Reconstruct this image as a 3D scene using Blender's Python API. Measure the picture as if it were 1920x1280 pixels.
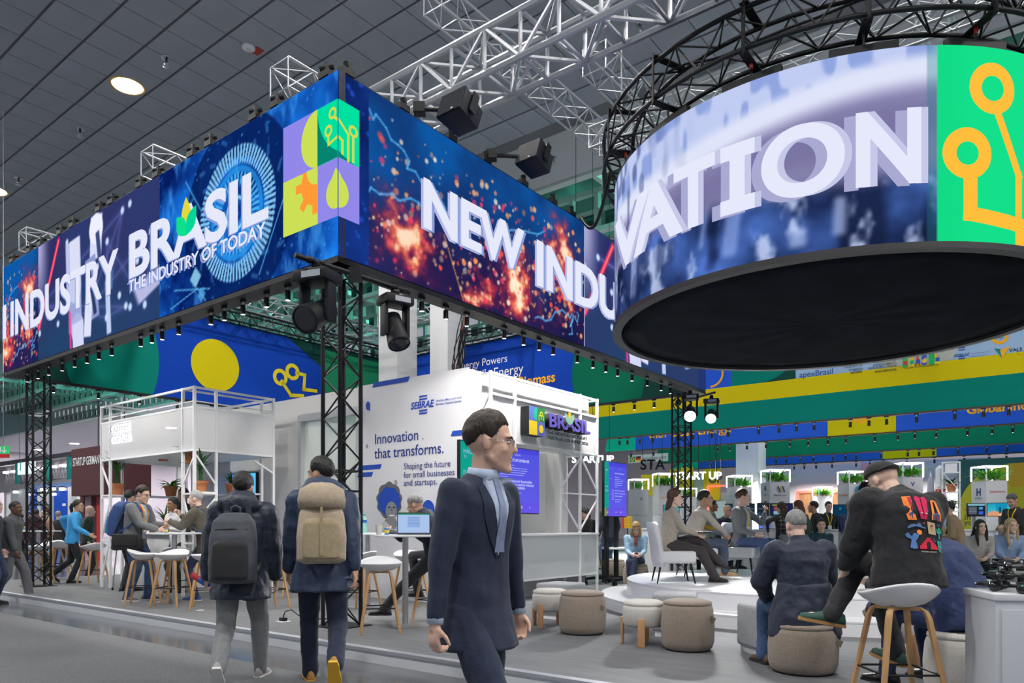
import bpy, bmesh, math, random
import numpy as np
from mathutils import Vector, Matrix, Euler, noise
random.seed(7)
rng = np.random.default_rng(7)
PI = math.pi
for _o in list(bpy.data.objects): bpy.data.objects.remove(_o)
scene = bpy.context.scene
COL = scene.collection

# ------------------------------------------------------------------ camera, world, light, exposure
F = 1360.0; HZ = 985.0; EYE = 1.285
cam_d = bpy.data.cameras.new('camera'); cam = bpy.data.objects.new('camera', cam_d); COL.objects.link(cam)
cam_d.sensor_width = 36; cam_d.lens = 36 * F / 1920; cam_d.shift_y = (HZ - 640) / 1920
cam.location = (0, 0, EYE); cam.rotation_euler = (PI / 2, 0, 0)
cam_d.clip_end = 400
scene.camera = cam
vs = scene.view_settings
vs.view_transform = 'Standard'; vs.look = 'None'; vs.gamma = 1; vs.exposure = 0.0
vs.use_curve_mapping = False
world = bpy.data.worlds.new('hall_ambient'); scene.world = world; world.use_nodes = True
bg = world.node_tree.nodes['Background']; bg.inputs[0].default_value = (.80, .88, 1, 1); bg.inputs[1].default_value = .38

# ------------------------------------------------------------------ frame of the stand
TH = math.atan2(-.609, .793)
CX, CY = -1.875, 7.82                       # front corner of the LED header
UA = Vector((math.cos(TH), math.sin(TH), 0)); UB = Vector((-math.sin(TH), math.cos(TH), 0))
PZ = .13                                    # top of the stand platform
def W(a, b, z=0): return Vector((CX, CY, 0)) + UA * a + UB * b + Vector((0, 0, z))
def AB(p): d = Vector((p[0] - CX, p[1] - CY, 0)); return d.dot(UA), d.dot(UB)
def at(px, Y, z=PZ): return Vector(((px - 960) / F * Y, Y, z))          # a pixel column at a known distance
def gnd(px, py, z=PZ): return at(px, (EYE - z) * F / (py - HZ), z)      # a pixel on a level surface

# ------------------------------------------------------------------ materials
MATS = {}
def mat(name, col=(.8, .8, .8), rough=.5, metal=0., emit=None, es=1., noise_s=0, noise_a=.15, bump=0, bump_s=60, alpha=1, spec=.5,
        trans=0, stretch=(1, 1, 1), sheen=0, coat=0):
    if name in MATS: return MATS[name]
    m = bpy.data.materials.new(name); m.use_nodes = True; nt = m.node_tree; N = nt.nodes; L = nt.links
    b = N['Principled BSDF']
    b.inputs['Base Color'].default_value = (*col, 1); b.inputs['Roughness'].default_value = rough
    b.inputs['Metallic'].default_value = metal; b.inputs['Specular IOR Level'].default_value = spec
    b.inputs['Alpha'].default_value = alpha; b.inputs['Transmission Weight'].default_value = trans
    b.inputs['Sheen Weight'].default_value = sheen; b.inputs['Coat Weight'].default_value = coat
    m.diffuse_color = (*col, 1)
    if emit: b.inputs['Emission Color'].default_value = (*emit, 1); b.inputs['Emission Strength'].default_value = es
    if noise_s or bump:
        tc = N.new('ShaderNodeTexCoord'); mp = N.new('ShaderNodeMapping'); mp.inputs['Scale'].default_value = stretch
        L.new(tc.outputs['Object'], mp.inputs['Vector'])
    if noise_s:
        n = N.new('ShaderNodeTexNoise'); n.inputs['Scale'].default_value = noise_s; n.inputs['Detail'].default_value = 4
        L.new(mp.outputs[0], n.inputs['Vector'])
        r = N.new('ShaderNodeValToRGB'); r.color_ramp.elements[0].position = .3; r.color_ramp.elements[1].position = .7
        r.color_ramp.elements[0].color = (*[c * (1 - noise_a) for c in col], 1)
        r.color_ramp.elements[1].color = (*[min(1, c * (1 + noise_a)) for c in col], 1)
        L.new(n.outputs['Fac'], r.inputs[0]); L.new(r.outputs[0], b.inputs['Base Color'])
    if bump:
        n2 = N.new('ShaderNodeTexNoise'); n2.inputs['Scale'].default_value = bump_s; n2.inputs['Detail'].default_value = 3
        L.new(mp.outputs[0], n2.inputs['Vector'])
        bp = N.new('ShaderNodeBump'); bp.inputs['Strength'].default_value = bump; bp.inputs['Distance'].default_value = .02
        L.new(n2.outputs['Fac'], bp.inputs['Height']); L.new(bp.outputs[0], b.inputs['Normal'])
    MATS[name] = m
    return m
def hexc(h):
    h = h.lstrip('#'); v = [int(h[i:i + 2], 16) / 255 for i in (0, 2, 4)]
    return tuple(x / 12.92 if x <= .04045 else ((x + .055) / 1.055) ** 2.4 for x in v)
def em(h, s=1.):                            # the colour a lit screen pixel shows
    return mat('screen_' + h + '_%g' % s, (0, 0, 0), .5, emit=hexc(h), es=s, spec=0)
def attr_emit(name, s=1.):
    if name in MATS: return MATS[name]
    m = bpy.data.materials.new(name); m.use_nodes = True; nt = m.node_tree; b = nt.nodes['Principled BSDF']
    a = nt.nodes.new('ShaderNodeAttribute'); a.attribute_name = 'Col'
    b.inputs['Base Color'].default_value = (0, 0, 0, 1); b.inputs['Specular IOR Level'].default_value = 0
    nt.links.new(a.outputs['Color'], b.inputs['Emission Color']); b.inputs['Emission Strength'].default_value = s
    MATS[name] = m; return m
def attr_cloth(name, rough=.9):
    m = bpy.data.materials.new(name); m.use_nodes = True; nt = m.node_tree; b = nt.nodes['Principled BSDF']
    a = nt.nodes.new('ShaderNodeAttribute'); a.attribute_name = 'Col'
    nt.links.new(a.outputs['Color'], b.inputs['Base Color']); b.inputs['Roughness'].default_value = rough
    return m

# ------------------------------------------------------------------ mesh builder
class MB:
    def __init__(s): s.v = []; s.f = []
    def add(s, V, Fc, M=None):
        k = len(s.v)
        s.v += [tuple(M @ Vector(p)) for p in V] if M is not None else [tuple(p) for p in V]
        s.f += [tuple(i + k for i in f) for f in Fc]
        return s
    def box(s, x0, x1, y0, y1, z0, z1, M=None):
        V = [(x, y, z) for z in (z0, z1) for y in (y0, y1) for x in (x0, x1)]
        return s.add(V, [(0, 2, 3, 1), (4, 5, 7, 6), (0, 1, 5, 4), (2, 6, 7, 3), (0, 4, 6, 2), (1, 3, 7, 5)], M)
    def cbox(s, c, d, M=None):
        return s.box(c[0] - d[0] / 2, c[0] + d[0] / 2, c[1] - d[1] / 2, c[1] + d[1] / 2, c[2] - d[2] / 2, c[2] + d[2] / 2, M)
    def rings(s, R, cap=True, M=None, closed=False):
        n = len(R[0]); V = [p for r in R for p in r]; Fc = []
        m = len(R)
        for i in range(m if closed else m - 1):
            j = (i + 1) % m
            for k in range(n):
                k2 = (k + 1) % n
                Fc.append((i * n + k, i * n + k2, j * n + k2, j * n + k))
        if cap and not closed: Fc.append(tuple(range(n))[::-1]); Fc.append(tuple((m - 1) * n + k for k in range(n)))
        return s.add(V, Fc, M)
    def tube(s, p0, p1, r0, r1=None, n=8, M=None):
        return s.sweep([p0, p1], [r0, r0 if r1 is None else r1], n, M)
    def sweep(s, P, r, n=8, M=None, closed=False, caps=True):
        P = [Vector(p) for p in P]; m = len(P)
        if not hasattr(r, '__len__'): r = [r] * m
        R = []; up = None
        for i in range(m):
            if closed: t = P[(i + 1) % m] - P[i - 1]
            else: t = P[min(i + 1, m - 1)] - P[max(i - 1, 0)]
            if t.length < 1e-9: t = Vector((0, 0, 1))
            t.normalize()
            if up is None: up = Vector((0, 0, 1)) if abs(t.z) < .9 else Vector((1, 0, 0))
            u = up - t * up.dot(t)
            if u.length < 1e-6: u = t.orthogonal()
            u.normalize(); up = u; w = t.cross(u)
            R.append([P[i] + (u * math.cos(2 * PI * k / n) + w * math.sin(2 * PI * k / n)) * r[i] for k in range(n)])
        return s.rings(R, caps, M, closed)
    def bar(s, p0, p1, w, h, M=None, up=(0, 0, 1)):
        p0, p1 = Vector(p0), Vector(p1); t = (p1 - p0).normalized(); up = Vector(up)
        if abs(t.dot(up)) > .99: up = Vector((1, 0, 0))
        x = t.cross(up).normalized(); y = x.cross(t)
        R = [[p + x * a * w / 2 + y * b * h / 2 for a, b in ((-1, -1), (1, -1), (1, 1), (-1, 1))] for p in (p0, p1)]
        return s.rings(R, True, M)
    def lathe(s, prof, n=24, M=None, c=(0, 0), solid=False):
        R = [[(c[0] + r * math.cos(2 * PI * k / n), c[1] + r * math.sin(2 * PI * k / n), z) for k in range(n)] for r, z in prof]
        loop = len(prof) > 3 and abs(prof[0][0] - prof[-1][0]) < .25 * prof[0][0] and prof[0][0] > .02 and prof[-1][0] > .02 and not solid
        return s.rings(R, not loop, M, loop)
    def prism(s, poly, t0, t1, M=None):      # polygon in XZ, thickness along Y
        n = len(poly); V = [(x, t0, z) for x, z in poly] + [(x, t1, z) for x, z in poly]
        Fc = [tuple(range(n)), tuple(range(2 * n - 1, n - 1, -1))] + [(i, i + n, (i + 1) % n + n, (i + 1) % n) for i in range(n)]
        return s.add(V, Fc, M)
    def ell(s, c, r, n=14, m=10, M=None, axes=None):
        c = Vector(c); R = []
        ax = axes or (Vector((1, 0, 0)), Vector((0, 1, 0)), Vector((0, 0, 1)))
        for i in range(1, m):
            th = PI * i / m
            R.append([c + ax[0] * r[0] * math.sin(th) * math.cos(2 * PI * k / n) + ax[1] * r[1] * math.sin(th) * math.sin(2 * PI * k / n) - ax[2] * r[2] * math.cos(th) for k in range(n)])
        k0 = len(s.v); s.rings(R, False, M)
        top = c + ax[2] * r[2]; bot = c - ax[2] * r[2]
        if M is not None: top = M @ top; bot = M @ bot
        s.v += [tuple(bot), tuple(top)]; b = len(s.v) - 2
        for k in range(n):
            s.f.append((b, k0 + (k + 1) % n, k0 + k)); s.f.append((b + 1, k0 + (m - 2) * n + k, k0 + (m - 2) * n + (k + 1) % n))
        return s
    def caps(s, p0, p1, r0, r1, n=10):       # tapered capsule
        p0, p1 = Vector(p0), Vector(p1); t = p1 - p0; L = t.length
        if L < 1e-6: return s.ell(p0, (r0,) * 3, n, 8)
        t /= L; P = []; R = []
        for a in (80, 55, 25): P.append(p0 - t * r0 * math.sin(math.radians(a))); R.append(r0 * math.cos(math.radians(a)))
        P.append(p0); R.append(r0); P.append(p1); R.append(r1)
        for a in (25, 55, 80): P.append(p1 + t * r1 * math.sin(math.radians(a))); R.append(r1 * math.cos(math.radians(a)))
        return s.sweep(P, R, n)
    def mesh(s, name, m=None, smooth=False, fix=True):
        me = bpy.data.meshes.new(name); me.from_pydata(s.v, [], s.f)
        if fix:
            bm = bmesh.new(); bm.from_mesh(me); bmesh.ops.recalc_face_normals(bm, faces=bm.faces); bm.to_mesh(me); bm.free()
        if smooth: me.shade_smooth()
        if m: me.materials.append(m)
        return me
    def obj(s, name, m, parent=None, smooth=False, bevel=0, loc=(0, 0, 0), rz=0, seg=2, auto=False):
        me = s.mesh(name, m, smooth or auto)
        if auto: me.set_sharp_from_angle(angle=math.radians(38))
        if bevel:
            bm = bmesh.new(); bm.from_mesh(me)
            ed = [e for e in bm.edges if len(e.link_faces) == 2 and e.calc_face_angle(0) > .6]
            bmesh.ops.bevel(bm, geom=ed, offset=bevel, segments=seg, profile=.6, affect='EDGES', clamp_overlap=True)
            bm.to_mesh(me); bm.free(); me.shade_smooth(); me.set_sharp_from_angle(angle=math.radians(40))
        return put(name, me, parent, loc, rz)
def put(name, me, parent=None, loc=(0, 0, 0), rz=0, rot=None, sc=None):
    o = bpy.data.objects.new(name, me); COL.objects.link(o)
    o.location = loc; o.rotation_euler = rot if rot else (0, 0, rz)
    if sc: o.scale = sc
    if parent: o.parent = parent
    return o
def putm(name, me, parent, M):
    o = bpy.data.objects.new(name, me); COL.objects.link(o); o.parent = parent; o.matrix_local = M
    return o
def tag(o, label=None, cat=None, group=None, kind=None):
    if label: o['label'] = label
    if cat: o['category'] = cat
    if group: o['group'] = group
    if kind: o['kind'] = kind
    return o
def thing(name, label, cat, loc=(0, 0, 0), rz=0, group=None):
    o = bpy.data.objects.new(name, None); COL.objects.link(o); o.empty_display_size = .1
    o.location = loc; o.rotation_euler = (0, 0, rz)
    return tag(o, label, cat, group)
KIDS = {}
def copy_tree(o, loc=None, rz=None, label=None, group=None, parent=None):
    c = o.copy(); COL.objects.link(c); c.parent = parent
    if loc is not None: c.location = loc
    if rz is not None: c.rotation_euler = (0, 0, rz)
    if label: c['label'] = label
    if group: c['group'] = group
    if o.name not in KIDS: KIDS[o.name] = list(o.children)
    for ch in KIDS[o.name]: copy_tree(ch, parent=c)
    return c
def struct(o): o['kind'] = 'structure'; return o
def segM(p0, p1, w=1.):                      # matrix that maps a unit-length Z tube onto p0..p1
    p0, p1 = Vector(p0), Vector(p1); d = p1 - p0
    q = d.to_track_quat('Z', 'Y').to_matrix().to_4x4()
    return Matrix.Translation(p0) @ q @ Matrix.Diagonal((w, w, d.length, 1))
UT = {}
def unit_tube(m, n=6):
    k = (m.name, n)
    if k not in UT: UT[k] = MB().tube((0, 0, 0), (0, 0, 1), 1, 1, n).mesh('tube', m, True); UT[k].set_sharp_from_angle(angle=1)
    return UT[k]
def rod(name, p0, p1, r, m, parent, n=6): return putm(name, unit_tube(m, n), parent, segM(p0, p1, r))
UB_ = {}
def unit_box(m):
    if m.name not in UB_: UB_[m.name] = MB().box(-.5, .5, -.5, .5, 0, 1).mesh('bar', m)
    return UB_[m.name]
def sqbar(name, p0, p1, w, m, parent): return putm(name, unit_box(m), parent, segM(p0, p1, w))

WORK = bpy.data.scenes.new('work')
def baked(o):                                # evaluate one object's modifiers on the side
    WORK.collection.objects.link(o); vl = WORK.view_layers[0]; vl.update(); dg = vl.depsgraph
    me = bpy.data.meshes.new_from_object(o.evaluated_get(dg)); WORK.collection.objects.unlink(o)
    return me

# ------------------------------------------------------------------ lettering
TX = {}
def text_me(s, size, m, bold=0., spacing=1., align='LEFT', shear=0., ext=0., line=1., res=4):
    k = (res, s, size, m.name, bold, spacing, align, shear, ext, line)
    if k in TX: return TX[k]
    c = bpy.data.curves.new('lettering', 'FONT'); c.body = s; c.size = size; c.offset = bold; c.space_character = spacing
    c.align_x = align; c.shear = shear; c.extrude = ext; c.space_line = line; c.resolution_u = res
    o = bpy.data.objects.new('lettering', c); me = baked(o); me.name = 'lettering'
    bpy.data.objects.remove(o); me.materials.clear(); me.materials.append(m)
    TX[k] = me; return me
def text(s, size, m, parent, x, y, z, bold=0., width=None, height=None, rz=0., tilt=0., name='lettering', **kw):
    """lettering standing on XZ of the parent, reading along +X, facing -Y; width/height fit it to the wanted size"""
    me = text_me(s, size, m, bold, **kw)
    co = np.empty(len(me.vertices) * 3); me.vertices.foreach_get('co', co); co = co.reshape(-1, 3)
    sx = sy = 1.
    if len(co):
        w = np.ptp(co[:, 0]); h = np.ptp(co[:, 1])
        if width and w > 0: sx = width / w; sy = sx
        if height and h > 0:
            sy = height / h
            if not width: sx = sy
    o = bpy.data.objects.new(name, me); COL.objects.link(o); o.parent = parent
    o.matrix_local = Matrix.Translation((x, y, z)) @ Matrix.Rotation(rz, 4, 'Z') @ Matrix.Rotation(PI / 2, 4, 'X') @ Matrix.Rotation(tilt, 4, 'Z') @ Matrix.Diagonal((sx, sy, 1, 1))
    return o
def circ(cx, cz, rx, rz=None, n=40, a0=0, a1=2 * PI):
    rz = rx if rz is None else rz
    return [(cx + rx * math.cos(a0 + (a1 - a0) * i / n), cz + rz * math.sin(a0 + (a1 - a0) * i / n)) for i in range(n + (0 if abs(a1 - a0 - 2 * PI) < 1e-6 else 1))]
def ringpoly(mb, cx, cz, r0, r1, y, n=32, a0=0, a1=2 * PI, sx=1.):
    k = len(mb.v); full = abs(a1 - a0 - 2 * PI) < 1e-6
    for i in range(n + 1):
        a = a0 + (a1 - a0) * i / n
        mb.v += [(cx + r0 * sx * math.cos(a), y, cz + r0 * math.sin(a)), (cx + r1 * sx * math.cos(a), y, cz + r1 * math.sin(a))]
    for i in range(n): mb.f.append((k + 2 * i, k + 2 * i + 1, k + 2 * i + 3, k + 2 * i + 2))
    return mb
def flat(poly, y=0): 
    m = MB(); m.v = [(x, y, z) for x, z in poly]; m.f = [tuple(range(len(poly)))]; return m
def strip(mb, pts, w, y):                    # a drawn line of width w in the XZ plane
    for (x0, z0), (x1, z1) in zip(pts[:-1], pts[1:]):
        d = math.hypot(x1 - x0, z1 - z0); nx, nz = -(z1 - z0) / d * w / 2, (x1 - x0) / d * w / 2
        ex, ez = (x1 - x0) / d * w / 2, (z1 - z0) / d * w / 2
        k = len(mb.v); mb.v += [(x0 - ex + nx, y, z0 - ez + nz), (x0 - ex - nx, y, z0 - ez - nz), (x1 + ex - nx, y, z1 + ez - nz), (x1 + ex + nx, y, z1 + ez + nz)]
        mb.f.append((k, k + 1, k + 2, k + 3))
    return mb
def decal(name, mb, m, parent):              # flat print: every face towards -Y
    me = bpy.data.meshes.new(name); me.from_pydata(mb.v, [], mb.f); me.materials.append(m)
    return put(name, me, parent)

# common materials
M_BLACK = mat('black_metal', (.009, .010, .013), .5, 0, spec=.3)
M_SILVER = mat('aluminium', (.50, .52, .56), .5, .75)
M_WHITE = mat('white_lacquer', (.80, .81, .84), .4, noise_s=3, noise_a=.02)
M_WFRAME = mat('white_powder_coat', (.84, .85, .88), .4)
M_WOOD = mat('oak', (.52, .30, .13), .5, noise_s=9, noise_a=.22, stretch=(1, 1, .12))
M_SHELL = mat('grey_white_plastic', (.72, .73, .76), .4)
M_STEEL = mat('brushed_steel', (.55, .56, .58), .28, 1)
M_DARK = mat('dark_cloth', (.012, .014, .022), .95, noise_s=6, noise_a=.3)

# ================================================================== THE HALL
m_floor = mat('polished_hall_floor', (.10, .105, .115), .16, noise_s=.9, noise_a=.35, bump=.03, bump_s=4)
m_aisle = mat('grey_needle_felt', (.12, .125, .133), .95, noise_s=90, noise_a=.28, bump=.25, bump_s=220)
m_plat = mat('grey_woven_flooring', (.135, .14, .152), .75, noise_s=14, noise_a=.14, bump=.1, bump_s=90, stretch=(.15, 1, 1))
def slab(name, a0, a1, b0, b1, z0, z1, m, parent=None, bevel=0):
    o = MB().box(a0, a1, b0, b1, z0, z1).obj(name, m, parent, bevel=bevel)
    if not parent: o.location = (CX, CY, 0); o.rotation_euler = (0, 0, TH)
    return o
struct(slab('floor', -95, 45, -22, 75, -.12, 0, m_floor))
struct(slab('floor_carpet', -95, 45, -14, -1.17, -.001, .006, m_aisle))
plat = struct(slab('floor_platform', -11.6, 20, -.45, 34, .0, PZ, m_plat))
slab('edge_profile', -11.6, 20, -.475, -.45, 0, PZ - .025, mat('white_edge', (.62, .64, .68), .35), plat)
slab('edge_nosing', -11.6, 20, -.485, -.40, PZ - .025, PZ + .004, M_SILVER, plat)
slab('edge_profile', -11.62, -11.6, -.475, 20, 0, PZ, mat('white_edge'), plat)

# ceiling: joint grid, tiles, plain soffit
CZ = 13.085
m_tile = mat('ceiling_tile', (.36, .38, .43), .85, noise_s=.6, noise_a=.07)
m_joint = mat('ceiling_joint', (.16, .165, .18), .8)
ceil = struct(slab('ceiling', -75, 32, -9, 13.1, CZ + .035, CZ + .2, m_joint))
slab('soffit', -75, 32, 13.1, 15.6, CZ - .01, CZ + .2, mat('soffit_plaster', (.46, .47, .49), .85), ceil)
def proj(p): return 960 + F * p[0] / p[1], HZ - F * (p[2] - EYE) / p[1]
LAMPS = [(-13.8 + 10 * i, 4.1 + 10 * j) for i in range(-3, 5) for j in (-1, 0)]
tile_me = MB().box(-.488, .488, -.47, .47, 0, .03).mesh('ceiling_tile', m_tile)
tiles = []
for i in range(-76, 32):
    for j in range(-9, 13):
        a, b = i + .7, j + .1
        if any(abs(a - la) < .3 and abs(b - lb) < .3 for la, lb in LAMPS): pass
        p = W(a, b, CZ)
        if p.y < 4: continue
        x, y = proj(p)
        if -160 < x < 2100 and -160 < y < 640: tiles.append((p.length, a, b))
tiles.sort()
vis = [t for t in tiles if 0 <= proj(W(t[1], t[2], CZ))[0] <= 1920 and -15 <= proj(W(t[1], t[2], CZ))[1]]
first = set((a, b) for _, a, b in vis[:300])
rest = MB()
for _, a, b in tiles:
    if (a, b) in first: putm('ceiling_tile', tile_me, ceil, Matrix.Translation((a, b, CZ)))
    else: rest.box(a - .488, a + .488, b - .47, b + .47, CZ, CZ + .03)
tag(rest.obj('ceiling_tiles', m_tile, ceil), kind='stuff')

# round downlights, the lamps that light this hall
m_lampring = mat('lamp_trim_ring', (.75, .42, .12), .4); m_lampface = mat('lamp_diffuser', (.9, .9, .9), .5, emit=(1, .965, .92), es=620)
for k, (a, b) in enumerate(LAMPS):
    p = W(a, b, CZ)
    lp = thing('ceiling_light', 'round hall downlight with a bright white diffuser in a ceiling tile' if k != 6 else '', 'light', p, TH, 'round downlights in the ceiling')
    px, py = proj(p) if p.y > 1 else (-999, 0)
    lp['label'] = ('round downlight with orange trim glowing among the grey ceiling tiles at upper left' if abs(px - 240) < 40 and py > 0 else
                   'round downlight cut by the left edge of the photo' if -30 < px < 60 and 200 < py < 420 else 'round hall downlight high in the tiled ceiling')
    if lp['label'] != 'round hall downlight high in the tiled ceiling': del lp['group']
    MB().lathe([(.44, -.008), (.44, .012), (.36, .012), (.36, -.008)], 28).obj('trim_ring', m_lampring, lp, True)
    MB().lathe([(.36, -.006), (.36, .02)], 28).obj('diffuser', m_lampface, lp)

spr = thing('ceiling_sprinkler', 'chrome sprinkler head on the ceiling tiles between the downlight and the smoke detector', 'sprinkler')
MB().lathe([(.13, 0), (.13, -.015), (.03, -.02), (.03, 0)], 12).obj('rosette', M_STEEL, spr, True)
MB().lathe([(.03, -.02), (.035, -.14), (.06, -.15), (.06, -.17), (.03, -.18), (.03, -.22), (.09, -.225), (.09, -.24), (.005, -.25)], 10).obj('nozzle', M_STEEL, spr, True)
def on_ceiling(px, py): return gnd(px, py, CZ)
spr.location = on_ceiling(312, 108)
for px, py, lb in ((150, 241, 'chrome sprinkler head on the ceiling below and left of the orange-trimmed downlight'), (35, 333, 'chrome sprinkler head nearest the left edge of the ceiling'),
                   (1037, 293, 'chrome sprinkler head on the plain soffit right of the hung speakers'), (1199, 40, 'chrome sprinkler head seen between the upper silver trusses')):
    copy_tree(spr, on_ceiling(px, py), 0, lb)
sd = thing('smoke_detector', 'small white smoke detector on the grey ceiling tiles', 'detector', on_ceiling(466, 87))
MB().lathe([(.16, 0), (.16, -.05), (.10, -.09), (.02, -.09)], 16).obj('housing', M_WHITE, sd, True); MB().lathe([(.06, -.09), (.05, -.12), (.01, -.12)], 12).obj('sensor', M_SHELL, sd, True)
tg = MB().cbox((0, 0, -.01), (.28, .2, .02)).obj('detector_sign', mat('red_tag', (.5, .03, .02), .6), None, loc=on_ceiling(482, 95), rz=TH)
tag(tg, 'small red tag on the ceiling beside the smoke detector', 'tag')

# glazed lattice roof beyond the tiled ceiling
m_fin = mat('pale_teal_fin', (.50, .60, .56), .6); m_chord = mat('roof_beam_paint', (.60, .66, .63), .6)
m_pane = mat('night_glass', (.015, .05, .05), .12)
BT = (15.9, 20.2, 24.6, 30.0)
for bi, b in enumerate(BT):
    r = struct(put('trim_%d' % (bi + 1), None, None, W(0, b), TH)); r.empty_display_size = .1
    MB().box(-92, 16, -.16, .16, 13.05, 13.25).obj('bottom_chord', m_chord, r)
    MB().box(-92, 16, -.12, .12, 14.65, 14.85).obj('top_chord', m_chord, r)
    MB().box(-92, 16, -.08, .08, 13.9, 14.02).obj('rail', m_chord, r)
    fin = MB().box(-.09, .09, -.13, .13, 13.25, 14.65).mesh('fin', m_fin); pane = MB().box(-.42, .42, .3, .34, 13.3, 14.0).mesh('pane', m_pane)
    for k in range(88):
        x = 14 - k * 1.2
        putm('fin', fin, r, Matrix.Translation((x, 0, 0))); putm('pane', pane, r, Matrix.Translation((x - .6, 0, 0)))
    if bi < 3:
        n = BT[bi + 1] - b
        cb = MB().box(-.1, .1, .16, n - .16, 14.1, 14.35).mesh('cross_beam', m_chord)
        for k in range(26): putm('cross_beam', cb, r, Matrix.Translation((14 - k * 3.6, 0, 0)))
    # strip lamps along the roof beams wash the lattice teal
    for x0 in (0, -40):
        ld = bpy.data.lights.new('teal_strip', 'AREA'); ld.shape = 'RECTANGLE'; ld.size = 38; ld.size_y = .12; ld.energy = 640; ld.color = (.16, 1, .78)
        lo = bpy.data.objects.new('teal_strip', ld); COL.objects.link(lo); lo.parent = r; lo.location = (x0 - 10, 1.9, 14.9); lo.rotation_euler = (math.radians(-25), 0, 0)
struct(slab('ceiling_roof_glass', -92, 16, 15.6, 31, 15.3, 15.4, mat('roof_glass_night', (.03, .10, .09), .25)))
for k in range(9): pass
struct(slab('ceiling_far', -92, -45, 18.3, 75, 9.0, 9.15, mat('far_ceiling_white', (.82, .80, .85), .8)))
struct(slab('ceiling_back', -60, 45, 31, 75, 13.0, 13.2, mat('far_ceiling_white')))
struct(slab('wall_left', -82, -81.8, -10, 75, 0, 13, mat('far_wall', (.46, .43, .47), .8)))
struct(slab('wall_back', -82, 45, 60, 60.2, 0, 13, mat('far_wall')))
for k, (a, b, z) in enumerate([(-50 - 9 * i, 24 + 10 * j, 9.0) for i in range(4) for j in range(3)] + [(-6 + 10 * i, 37 + 9 * j, 13.0) for i in range(3) for j in range(2)]):  # fill lamps added under the far ceilings to brighten the dark background
    lp = thing('ceiling_light', 'added round fill lamp under the far white ceiling', 'light', W(a, b, z), TH, 'fill lamps added under the far ceiling')
    MB().lathe([(.44, -.008), (.44, .0), (.36, .0), (.36, -.008)], 16).obj('trim_ring', M_WHITE, lp); MB().lathe([(.36, -.012), (.36, -.002)], 16).obj('diffuser', mat('far_fill_lamp', (.9, .9, .9), emit=(1, .95, .97), es=800), lp)
# hall columns
def hall_column(px, Y, w, label, z1=8.6):
    p = at(px, Y, PZ)
    t = thing('hall_column', label, 'column', p, TH)
    MB().box(-w / 2, w / 2, -w / 2, w / 2, 0, z1).obj('shaft', mat('column_paint', (.62, .63, .65), .6, noise_s=1.5, noise_a=.05), t, bevel=.03)
    MB().box(-w / 2 - .03, w / 2 + .03, -w / 2 - .03, w / 2 + .03, 0, .25).obj('plinth', mat('column_plinth', (.45, .46, .48), .6), t)
hall_column(746, 17, .64, 'white square hall column rising behind the support-service wall, left of the two')
hall_column(838, 17.9, .60, 'white square hall column right beside the hanging black cable bundle')
hall_column(1408, 27.5, .86, 'wide pale hall column behind the green and blue fascia strips')

# ================================================================== LED HEADER
LZ0, LZ1 = 4.20, 6.20
def onface(px, py, a, b, along):             # pixel -> (local x, z) on an upright face through stand point (a, b)
    o = W(a, b); d = UA if along == 'a' else UB
    q = (px - 960) / F
    s = (q * o.y - o.x) / (d.x - q * d.y); Y = o.y + s * d.y
    return s, EYE + (HZ - py) / F * Y
LLEN = 9.85
def LF(px, py): s, z = onface(px, py, -LLEN, 0, 'a'); return s, z
def RF(px, py): return onface(px, py, 0, 0, 'b')
# --- small painting kit for the moving pictures shown on the screens
def vnoise(x, z, sc, seed):
    r = np.random.default_rng(seed); T = r.random((64, 64)); u = x * sc; v = z * sc
    i = np.floor(u).astype(int); j = np.floor(v).astype(int); fu = u - i; fv = v - j
    fu = fu * fu * (3 - 2 * fu); fv = fv * fv * (3 - 2 * fv)
    g = lambda a, b: T[a % 64, b % 64]
    return (g(i, j) * (1 - fu) + g(i + 1, j) * fu) * (1 - fv) + (g(i, j + 1) * (1 - fu) + g(i + 1, j + 1) * fu) * fv
def fbm(x, z, sc, seed): return sum(vnoise(x, z, sc * 2 ** k, seed + k) / 2 ** (k + 1) for k in range(4)) / .9375
def lerpc(a, b, t): return a * (1 - t[..., None]) + b * t[..., None]
def C8(h): return np.array([int(h[i:i + 2], 16) / 255 for i in (0, 2, 4)])
def ss(e0, e1, x): t = np.clip((x - e0) / (e1 - e0), 0, 1); return t * t * (3 - 2 * t)
def blend(img, m, c): img[...] = lerpc(img, C8(c) if isinstance(c, str) else c, np.clip(m, 0, 1))
def disc(img, X, Z, cx, cz, r, c, al=1., soft=.02): blend(img, al * ss(r + soft, r - soft, np.hypot(X - cx, Z - cz)), c)
def seg(img, X, Z, p, q, w, c, al=1., soft=.01):
    dx, dz = q[0] - p[0], q[1] - p[1]; t = np.clip(((X - p[0]) * dx + (Z - p[1]) * dz) / (dx * dx + dz * dz), 0, 1)
    d = np.hypot(X - p[0] - t * dx, Z - p[1] - t * dz); blend(img, al * ss(w + soft, w - soft, d), c)
def boxp(img, X, Z, cx, cz, hw, hh, ang, c, al=1., soft=.02):
    u = (X - cx) * math.cos(ang) + (Z - cz) * math.sin(ang); v = -(X - cx) * math.sin(ang) + (Z - cz) * math.cos(ang)
    blend(img, al * ss(hw + soft, hw - soft, abs(u)) * ss(hh + soft, hh - soft, abs(v)), c)
def bolt(img, X, Z, p, q, n, seed, c, al, w=.012):
    r = random.Random(seed); P = [p]
    for i in range(1, n): t = i / n; P.append((p[0] + (q[0] - p[0]) * t + r.uniform(-.09, .09), p[1] + (q[1] - p[1]) * t + r.uniform(-.09, .09)))
    P.append(q)
    for a, b in zip(P[:-1], P[1:]): seg(img, X, Z, a, b, w, c, al, .012)
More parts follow.
